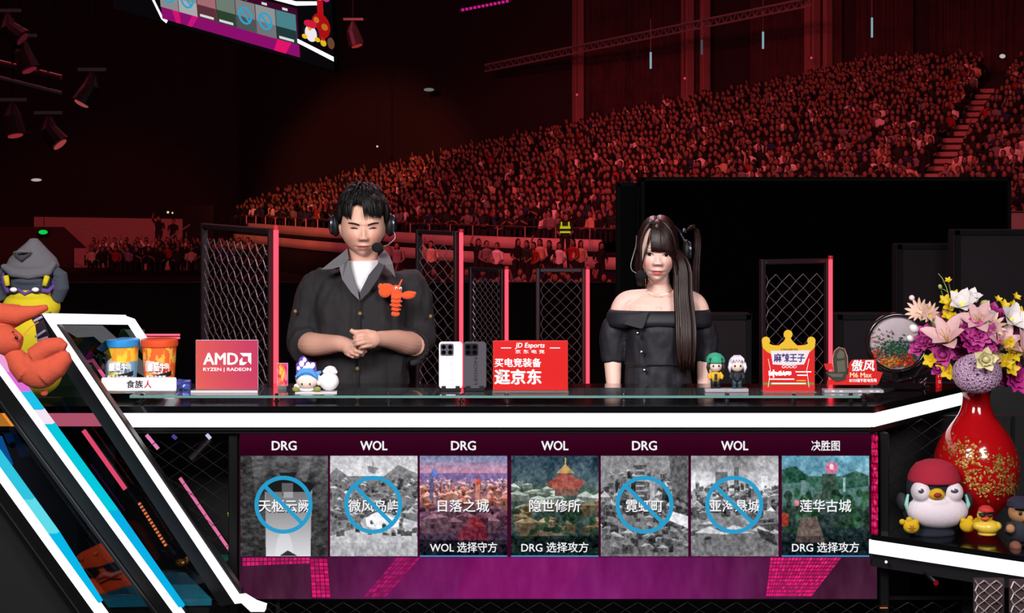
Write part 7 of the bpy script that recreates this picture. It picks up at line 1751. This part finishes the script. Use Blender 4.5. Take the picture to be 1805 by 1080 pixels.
# ---- plush penguin
Yg = 5.36; t = thing('plush_penguin', 'round plush penguin with a red cap and headphones sitting on the shelf', 'plush toy', ((1643-CX)*Yg/F_PX, Yg, SZ)); kg = Yg/F_PX; g = lambda px, py, dy=0: Vector(((px-1643)*kg, dy, Zat(py, Yg)-SZ))
PN = mat('plush_navy', '#151a28', .95, bump=(150, .4, .002)); PW = mat('plush_belly', '#d8ccd4', .95, bump=(150, .3, .002)); PYL = mat('plush_yellow', '#c8a010', .9, bump=(150, .3, .002)); PR = mat('plush_cap_red', '#98142e', .9, bump=(150, .4, .002))
b = MB(); b.ell(g(1645, 898), (.098, .075, .078), seg=28, rings=20); b.ell(g(1645, 858), (.086, .072, .074), seg=28, rings=20); b.ell(g(1640, 936, -.01), (.080, .06, .018), seg=20, rings=10)
plush_obj('body', b, .004, PN, t)
b = MB(); b.ell(g(1648, 896, -.030), (.098, .062, .058), seg=28, rings=20); b.ell(g(1618, 862, -.038), (.031, .046, .036), seg=20, rings=14); b.ell(g(1672, 863, -.038), (.036, .046, .036), seg=20, rings=14); b.ell(g(1646, 880, -.036), (.060, .050, .034), seg=20, rings=12)
plush_obj('white_front', b, .003, PW, t)
b = MB(); b.ell(g(1641, 864, -.070), (.027, .026, .018), seg=20, rings=12); b.ell(g(1641, 859, -.078), (.020, .016, .012), seg=16, rings=10); plush_obj('beak', b, .0022, PYL, t)
b = MB(); b.ell(g(1640, 863, -.094), (.013, .006, .008), seg=14, rings=8); b.obj('mouth', mat('mouth_red', '#8c1820', .7), t, smooth=True)
for px, s in ((1613, .009), (1671, .012)):
    b = MB(); b.ell(g(px, 857, -.081), (s, .006, .0075), seg=14, rings=10); b.obj('eye', mat('eye_grey', '#4a4650', .4), t, smooth=True)
    b = MB(); b.ell(g(px-3, 854, -.0865), (.0035, .0015, .0025), seg=8, rings=6); b.obj('eye_spark', INK_W, t)
b = MB(); b.lathe([(.0, .054), (.030, .052), (.058, .040), (.074, .020), (.082, .0), (.084, -.012), (.080, -.016), (.0, -.014)], 36, g(1646, 839)); plush_obj('cap', b, .003, PR, t, 3)
for s, px in ((-1, 1591), (1, 1704)):
    b = MB(); b.ell(g(px, 884, .0), (.018, .028, .030), rot=Euler((0, s*.2, 0)), seg=18, rings=12); b.obj('ear_pad', mat('pad_dark', '#20242c', .8), t, smooth=True)
    b = MB(); b.tube([g(px-s*6, 868, -.028), g(px-s*2, 885, -.034), g(px-s*6, 902, -.028)], [.004, .007, .004], 8); b.obj('ear_trim', mat('trim_mint', '#8cc4b4', .7), t, smooth=True)
for px, py, q2 in ((1596, 919, 1), (1694, 917, -1)):
    b = MB(); b.ell(g(px, py, -.078), (.026, .018, .022), seg=18, rings=12)
    for a in (-.6, 0, .6): b.ell(g(px-q2*4+a*20, py-12+abs(a)*6, -.080), (.010, .010, .010), seg=12, rings=8)
    plush_obj('foot', b, .0022, PYL, t, 3)
b = MB()
for a in range(6): an = a*PI/3; c = g(1595, 920, -.0965); b.add([c, c+Vector((math.cos(an-.25)*.007, 0, math.sin(an-.25)*.007)), c+Vector((math.cos(an)*.013, 0.002, math.sin(an)*.013)), c+Vector((math.cos(an+.25)*.007, 0, math.sin(an+.25)*.007))], [(0, 1, 2, 3)])
b.obj('star_patch', mat('patch_brown', '#8a2c18', .8), t)
# ---- duck, bear and tiny figure
t = thing('toy_duck', 'small yellow toy duck with sunglasses and a red cap beside the penguin', 'toy', ((1738-CX)*5.25/F_PX, 5.25, SZ)); kd = 5.25/F_PX; g = lambda px, py, dy=0: Vector(((px-1738)*kd, dy, Zat(py, 5.25)-SZ))
b = MB(); b.ell(g(1740, 928), (.040, .034, .024), seg=24, rings=16); b.ell(g(1736, 908), (.025, .023, .022), seg=20, rings=14); b.ell(g(1722, 926, -.006), (.014, .018, .014), seg=12, rings=8); b.ell(g(1757, 926, -.006), (.014, .018, .014), seg=12, rings=8); b.ell(g(1740, 940), (.030, .026, .008), seg=20, rings=8)
plush_obj('body', b, .0022, mat('duck_yellow', '#dcb83c', .35, coat=.3), t, 3)
b = MB(); b.ell(g(1733, 911, -.022), (.015, .012, .006), seg=14, rings=8); b.obj('bill', mat('bill_red', '#d04a28', .4), t, smooth=True)
b = MB(); b.tube([g(1722, 904, -.022), g(1728, 905, -.0265), g(1734, 904.5, -.027)], [.003, .0062, .003], 10); b.tube([g(1736, 904.5, -.027), g(1743, 905, -.0255), g(1749, 904, -.018)], [.003, .0062, .003], 10); b.tube([g(1720, 902, -.018), g(1735, 901.5, -.028), g(1750, 901, -.018)], .0015, 6); b.obj('sunglasses', INK_K, t, smooth=True)
b = MB(); b.lathe([(0, .016), (.012, .014), (.022, .006), (.025, -.002), (0, -.002)], 24, g(1738, 899)); b.ell(g(1737, 899, -.020), (.018, .014, .003), seg=16, rings=6); b.obj('cap', mat('cap_red', '#b82828', .6), t, smooth=40)
t = thing('plush_bear', 'small brown bear in a dark jacket and cap at the right picture edge', 'plush toy', ((1799-CX)*5.18/F_PX, 5.18, SZ)); kd = 5.18/F_PX; g = lambda px, py, dy=0: Vector(((px-1799)*kd, dy, Zat(py, 5.18)-SZ))
b = MB(); b.ell(g(1800, 903), (.040, .036, .034), seg=24, rings=16); b.ell(g(1806, 910, -.028), (.016, .014, .012), seg=14, rings=10); plush_obj('head', b, .0025, mat('bear_brown', '#a87850', .9, bump=(150, .4, .002)), t, 3)
b = MB(); b.ell(g(1800, 935), (.044, .034, .040), seg=20, rings=14); b.tube([g(1782, 922, -.01), g(1774, 938, -.02)], [.017, .014], 12); b.tube([g(1818, 922, -.01), g(1828, 938, -.02)], [.017, .014], 12); plush_obj('jacket', b, .0025, mat('jacket_slate', '#20232e', .85), t, 3)
for px, py in ((1776, 928), (1826, 930)): b = MB(); b.ell(g(px, py, -.030), .014, seg=12, rings=8); b.obj('paw', mat('bear_brown'), t, smooth=True)
for px in (1784, 1814): b = MB(); b.ell(g(px, 958, -.035), (.018, .024, .016), seg=14, rings=10); b.obj('foot', mat('bear_foot', '#7a4a3c', .9), t, smooth=True)
b = MB(); b.lathe([(0, .026), (.026, .024), (.040, .014), (.042, .0), (0, .0)], 28, g(1799, 890)); b.ell(g(1799, 891, -.034), (.034, .018, .004), seg=18, rings=6); b.obj('cap', mat('cap_navy', '#1a1e34', .8), t, smooth=40)
for px in (1793, 1808): b = MB(); b.ell(g(px, 901, -.034), (.006, .004, .0065), seg=10, rings=6); b.obj('eye', INK_K, t, smooth=True)
t = thing('figurine', 'tiny pale violet figurine on the shelf beside the pink light column', 'figurine', ((1557-CX)*5.42/F_PX, 5.42, SZ)); b = MB(); b.tube([(0, 0, 0), (0, 0, .018), (0, 0, .028)], [.008, .007, .004], 10); b.obj('robe', mat('robe_violet', '#8a78a8', .6), t, smooth=True); b = MB(); b.ell((0, 0, .036), .0085, seg=12, rings=8); b.obj('head', mat('plush_white'), t, smooth=True)

# ================================================================== LEFT PLUSH TOYS
Yq = 5.55; t = thing('plush_creature', 'tall plush in a grey pointed hood lifting its arms, yellow front, at the left', 'plush toy', ((58-CX)*Yq/F_PX, Yq, TZ)); kq = Yq/F_PX; g = lambda px, py, dy=0: Vector(((px-58)*kq, dy, Zat(py, Yq)-TZ))
PG = mat('plush_grey', '#5c5a60', .95, bump=(120, .5, .002)); PD = mat('plush_dark_grey', '#3a404c', .95, bump=(120, .5, .002)); PY2 = mat('plush_bright_yellow', '#c8b414', .9, bump=(120, .3, .002)); PV = mat('plush_violet', '#5a3c8c', .9)
b = MB(); loft(b, [(g(58, 0).x, .0, g(0, 486).z, .062, .05), (0, 0, g(0, 478).z, .080, .06), (0, 0, g(0, 468).z, .088, .064), (.0, 0, g(0, 455).z, .078, .058), (0, .0, g(0, 440).z, .050, .042), (.003, 0, g(0, 428).z, .026, .028), (.003, 0, g(0, 420).z, .012, .014)], 30)
b.tube([g(8, 468, -.02), g(30, 480, -.05), g(60, 484, -.06), (g(92, 478, -.04)), g(100, 462, -.02)], [.010, .014, .014, .014, .008], 12); plush_obj('hood', b, .0035, PG, t, 4)
b = MB(); b.tube([g(34, 447, -.058), g(48, 455, -.062), g(62, 446, -.058)], [.004, .010, .004], 10); b.obj('hood_mouth', mat('plush_shadow', '#34323a', .95), t, smooth=True); b = MB(); b.tube([g(33, 444, -.058), g(48, 441, -.066), g(64, 443, -.058)], [.004, .006, .004], 10); b.obj('hood_fold', PG, t, smooth=True)
b = MB(); b.ell(g(56, 500, 0), (.075, .055, .045), seg=24, rings=16); b.ell(g(56, 494, -.012), (.060, .052, .022), seg=24, rings=12); plush_obj('head', b, .0035, PD, t, 4)
b = MB(); b.ell(g(56, 540, -.004), (.096, .068, .060), seg=28, rings=18); b.ell(g(56, 600, .0), (.105, .075, .12), seg=28, rings=18); b.ell(g(56, 520, -.018), (.070, .05, .026), seg=20, rings=12); b.ell(g(56, 660, .0), (.100, .075, .075), seg=28, rings=18)
plush_obj('body', b, .0045, PY2, t, 4)
b = MB(); b.tube([g(10, 498, -.03), g(22, 512, -.048), g(42, 508, -.062), (g(54, 516, -.066)), g(70, 508, -.062), g(92, 512, -.046), g(103, 498, -.03)], [.005, .009, .006, .006, .006, .009, .005], 10); b.tube([g(9, 480, -.02), g(11, 500, -.03)], [.005, .008], 8); b.tube([g(101, 482, -.02), g(99, 500, -.03)], [.005, .008], 8); b.obj('mask_band', PV, t, smooth=True)
for px in (18, 90): b = MB(); b.tube([g(px, 485, -.046), g(px+(4 if px < 50 else -4), 502, -.054)], [.010, .008], 10); b.obj('cheek_patch', PY2, t, smooth=True)
for px in (35, 73):
    b = MB(); b.ell(g(px, 509, -.062), (.018, .010, .012), seg=16, rings=10); b.obj('eye_rim', mat('plush_shadow'), t, smooth=True); b = MB(); b.ell(g(px, 508, -.071), (.012, .005, .0075), seg=14, rings=8); b.obj('eye', mat('plush_white'), t, smooth=True)
for s, px in ((-1, -1), (1, 107)):
    b = MB(); b.tube([g(px-s*6, 528, -.01), g(px+s*4, 505, -.02), g(px+s*2, 484, -.02), g(px-s*6, 474, -.02)], [.022, .026, .024, .012], 14)
    for q2 in range(4): b.tube([g(px-s*8, 482+q2*8, -.036), g(px+s*4, 485+q2*8, -.043), g(px+s*12, 484+q2*8, -.024)], .0045, 6)
    plush_obj('arm', b, .003, PD, t, 3)
# lobster plush hanging over the frames
Yo = 5.00; t = thing('plush_lobster', 'large orange plush lobster with mitten claws cut by the left edge', 'plush toy', ((20-CX)*Yo/F_PX, Yo, Zat(690, Yo))); ko = Yo/F_PX; bz = Vector(t.location); g = lambda px, py, dy=0: P(px, py, Yo+dy)-bz
PO = mat('plush_lobster_orange', '#bc4c34', .95, bump=(90, .5, .003), sheen=.0)
b = MB(); b.tube([g(-50, 600, .03), g(-20, 600, .0), g(14, 600, -.03), g(38, 604, -.03)], [.055, .055, .046, .022], 20); b.tube([g(-60, 560, .02), g(-20, 580, .01)], [.06, .05], 16); b.ell(g(0, 570, .0), (.040, .03, .035), seg=16, rings=12); plush_obj('body', b, .0045, PO, t, 5)
b = MB(); b.tube([g(-20, 570, .0), g(0, 552, -.01), g(30, 556, -.01), g(60, 549, -.01), g(84, 541, -.01)], [.034, .034, .030, .018, .009], 18); b.tube([g(0, 546, -.0), g(20, 542, .0), g(36, 540, .0)], [.018, .012, .006], 12); b.tube([g(20, 566, 0), g(34, 562, 0), g(52, 556, 0)], [.024, .018, .010], 12); plush_obj('upper_claw', b, .0035, PO, t, 5)
b = MB(); b.tube([g(18, 618, -.02), g(34, 640, -.035), g(52, 656, -.04)], [.024, .036, .044], 18); b.ell(g(66, 652, -.045), (.066, .038, .055), rot=Euler((0, .3, 0)), seg=24, rings=16); b.tube([g(60, 630, -.05), g(84, 612, -.05), g(106, 608, -.05), g(116, 613, -.05)], [.032, .030, .024, .014], 18); b.tube([g(76, 662, -.05), g(100, 646, -.05), g(118, 628, -.05), g(123, 626, -.05)], [.036, .034, .022, .012], 18); plush_obj('lower_claw', b, .0035, PO, t, 4)
for px, py in ((29, 595), (23, 585)): b = MB(); b.ell(g(px, py, -.066 if py > 590 else -.062), (.0055, .004, .006) if py > 590 else (.0035, .003, .003), seg=10, rings=8); b.obj('eye', mat('bead_eye', '#2a0c08', .2), t, smooth=True)
b = MB(); b.tube([g(42, 590, -.03), g(52, 578, -.03), g(68, 567, -.03)], .0016, 6); b.tube([g(42, 592, -.03), g(52, 590, -.03)], .0012, 6); b.obj('feelers', mat('feeler_orange', '#e08038', .6), t)
b = MB(); b.ell(g(6, 632, -.01), (.016, .012, .016), seg=12, rings=8); b.ell(g(78, 692, -.03), (.012, .008, .010), seg=12, rings=8); b.obj('leg_tip', PO, t, smooth=True)
t = thing('badge_strip', 'glossy dark sticker strip on the frame corner behind the lobster', 'sticker', P(66, 590, 5.14)); bz = P(66, 590, 5.14)
b = MB(); b.add([P(60, 560, 5.145)-bz, P(74, 556, 5.145)-bz, P(88, 592, 5.145)-bz, P(66, 600, 5.145)-bz, P(60, 560, 5.149)-bz, P(74, 556, 5.149)-bz, P(88, 592, 5.149)-bz, P(66, 600, 5.149)-bz], [(0, 1, 2, 3), (7, 6, 5, 4), (0, 4, 5, 1), (1, 5, 6, 2), (2, 6, 7, 3), (3, 7, 4, 0)]); b.obj('strip', mat('sticker_dark', '#2a2630', .2), t)
for a, c in (((60, 566), (74, 558)), ((62, 594), (80, 582)), ((66, 600), (84, 594))): MB().tube([P(a[0], a[1], 5.138)-bz, P(c[0], c[1], 5.138)-bz], .004, 6).obj('shine_mark', mat('sticker_lilac', '#a8a0c0', .3), t)
# orange box plush behind the smoked glass
t = thing('plush_box', 'orange box shaped plush with black sunglasses and a moustache behind the glass', 'plush toy', (P(186, 1050, 5.12).x, 5.15, .44)); bz = Vector(t.location); g = lambda px, py, dy=0: P(px, py, 5.10+dy)-bz
PB = mat('plush_box_orange', '#e04818', .9, emit='#c03008', estr=.12, bump=(120, .4, .002))
b = MB(); vs = [g(131, 982), g(184, 957), g(204, 970), g(238, 1030), g(178, 1048), g(152, 1044)]; bk = [v_+Vector((0, .07, 0)) for v_ in vs]; n = 6
b.add(vs+bk, [tuple(range(n)), tuple(range(2*n-1, n-1, -1))]+[(i, i+n, (i+1) % n+n, (i+1) % n) for i in range(n)]); plush_obj('body', b, .004, PB, t, 6)
for pts in ([(146, 1004), (168, 1000), (176, 1008), (168, 1018), (154, 1019)], [(180, 997), (206, 988), (214, 1000), (206, 1008), (188, 1006)]): solid_poly([g(x, y, -.006) for x, y in pts], .005).obj('sunglass_lens', INK_K, t)
MB().tube([g(142, 1004, -.005), g(176, 999, -.006), (g(210, 988, -.005))], .003, 6).obj('sunglass_bar', INK_K, t)
MB().tube([g(172, 1020, -.004), g(184, 1011, -.008), g(196, 1014, -.008), g(216, 1006, -.004)], [.004, .008, .008, .004], 10).obj('moustache', mat('moustache_pink', '#e87868', .8), t, smooth=True)
MB().tube([g(176, 1028, -.004), g(192, 1020, -.006), g(214, 1020, -.004)], .0022, 6).obj('smile', mat('smile_dark', '#40100c', .8), t)
for px in (143, 168): b = MB(); b.ell(g(px, 985-(px-143)*.4, -.004), (.008, .005, .007), seg=10, rings=6); b.obj('dimple', mat('dimple_orange', '#f07028', .8), t)
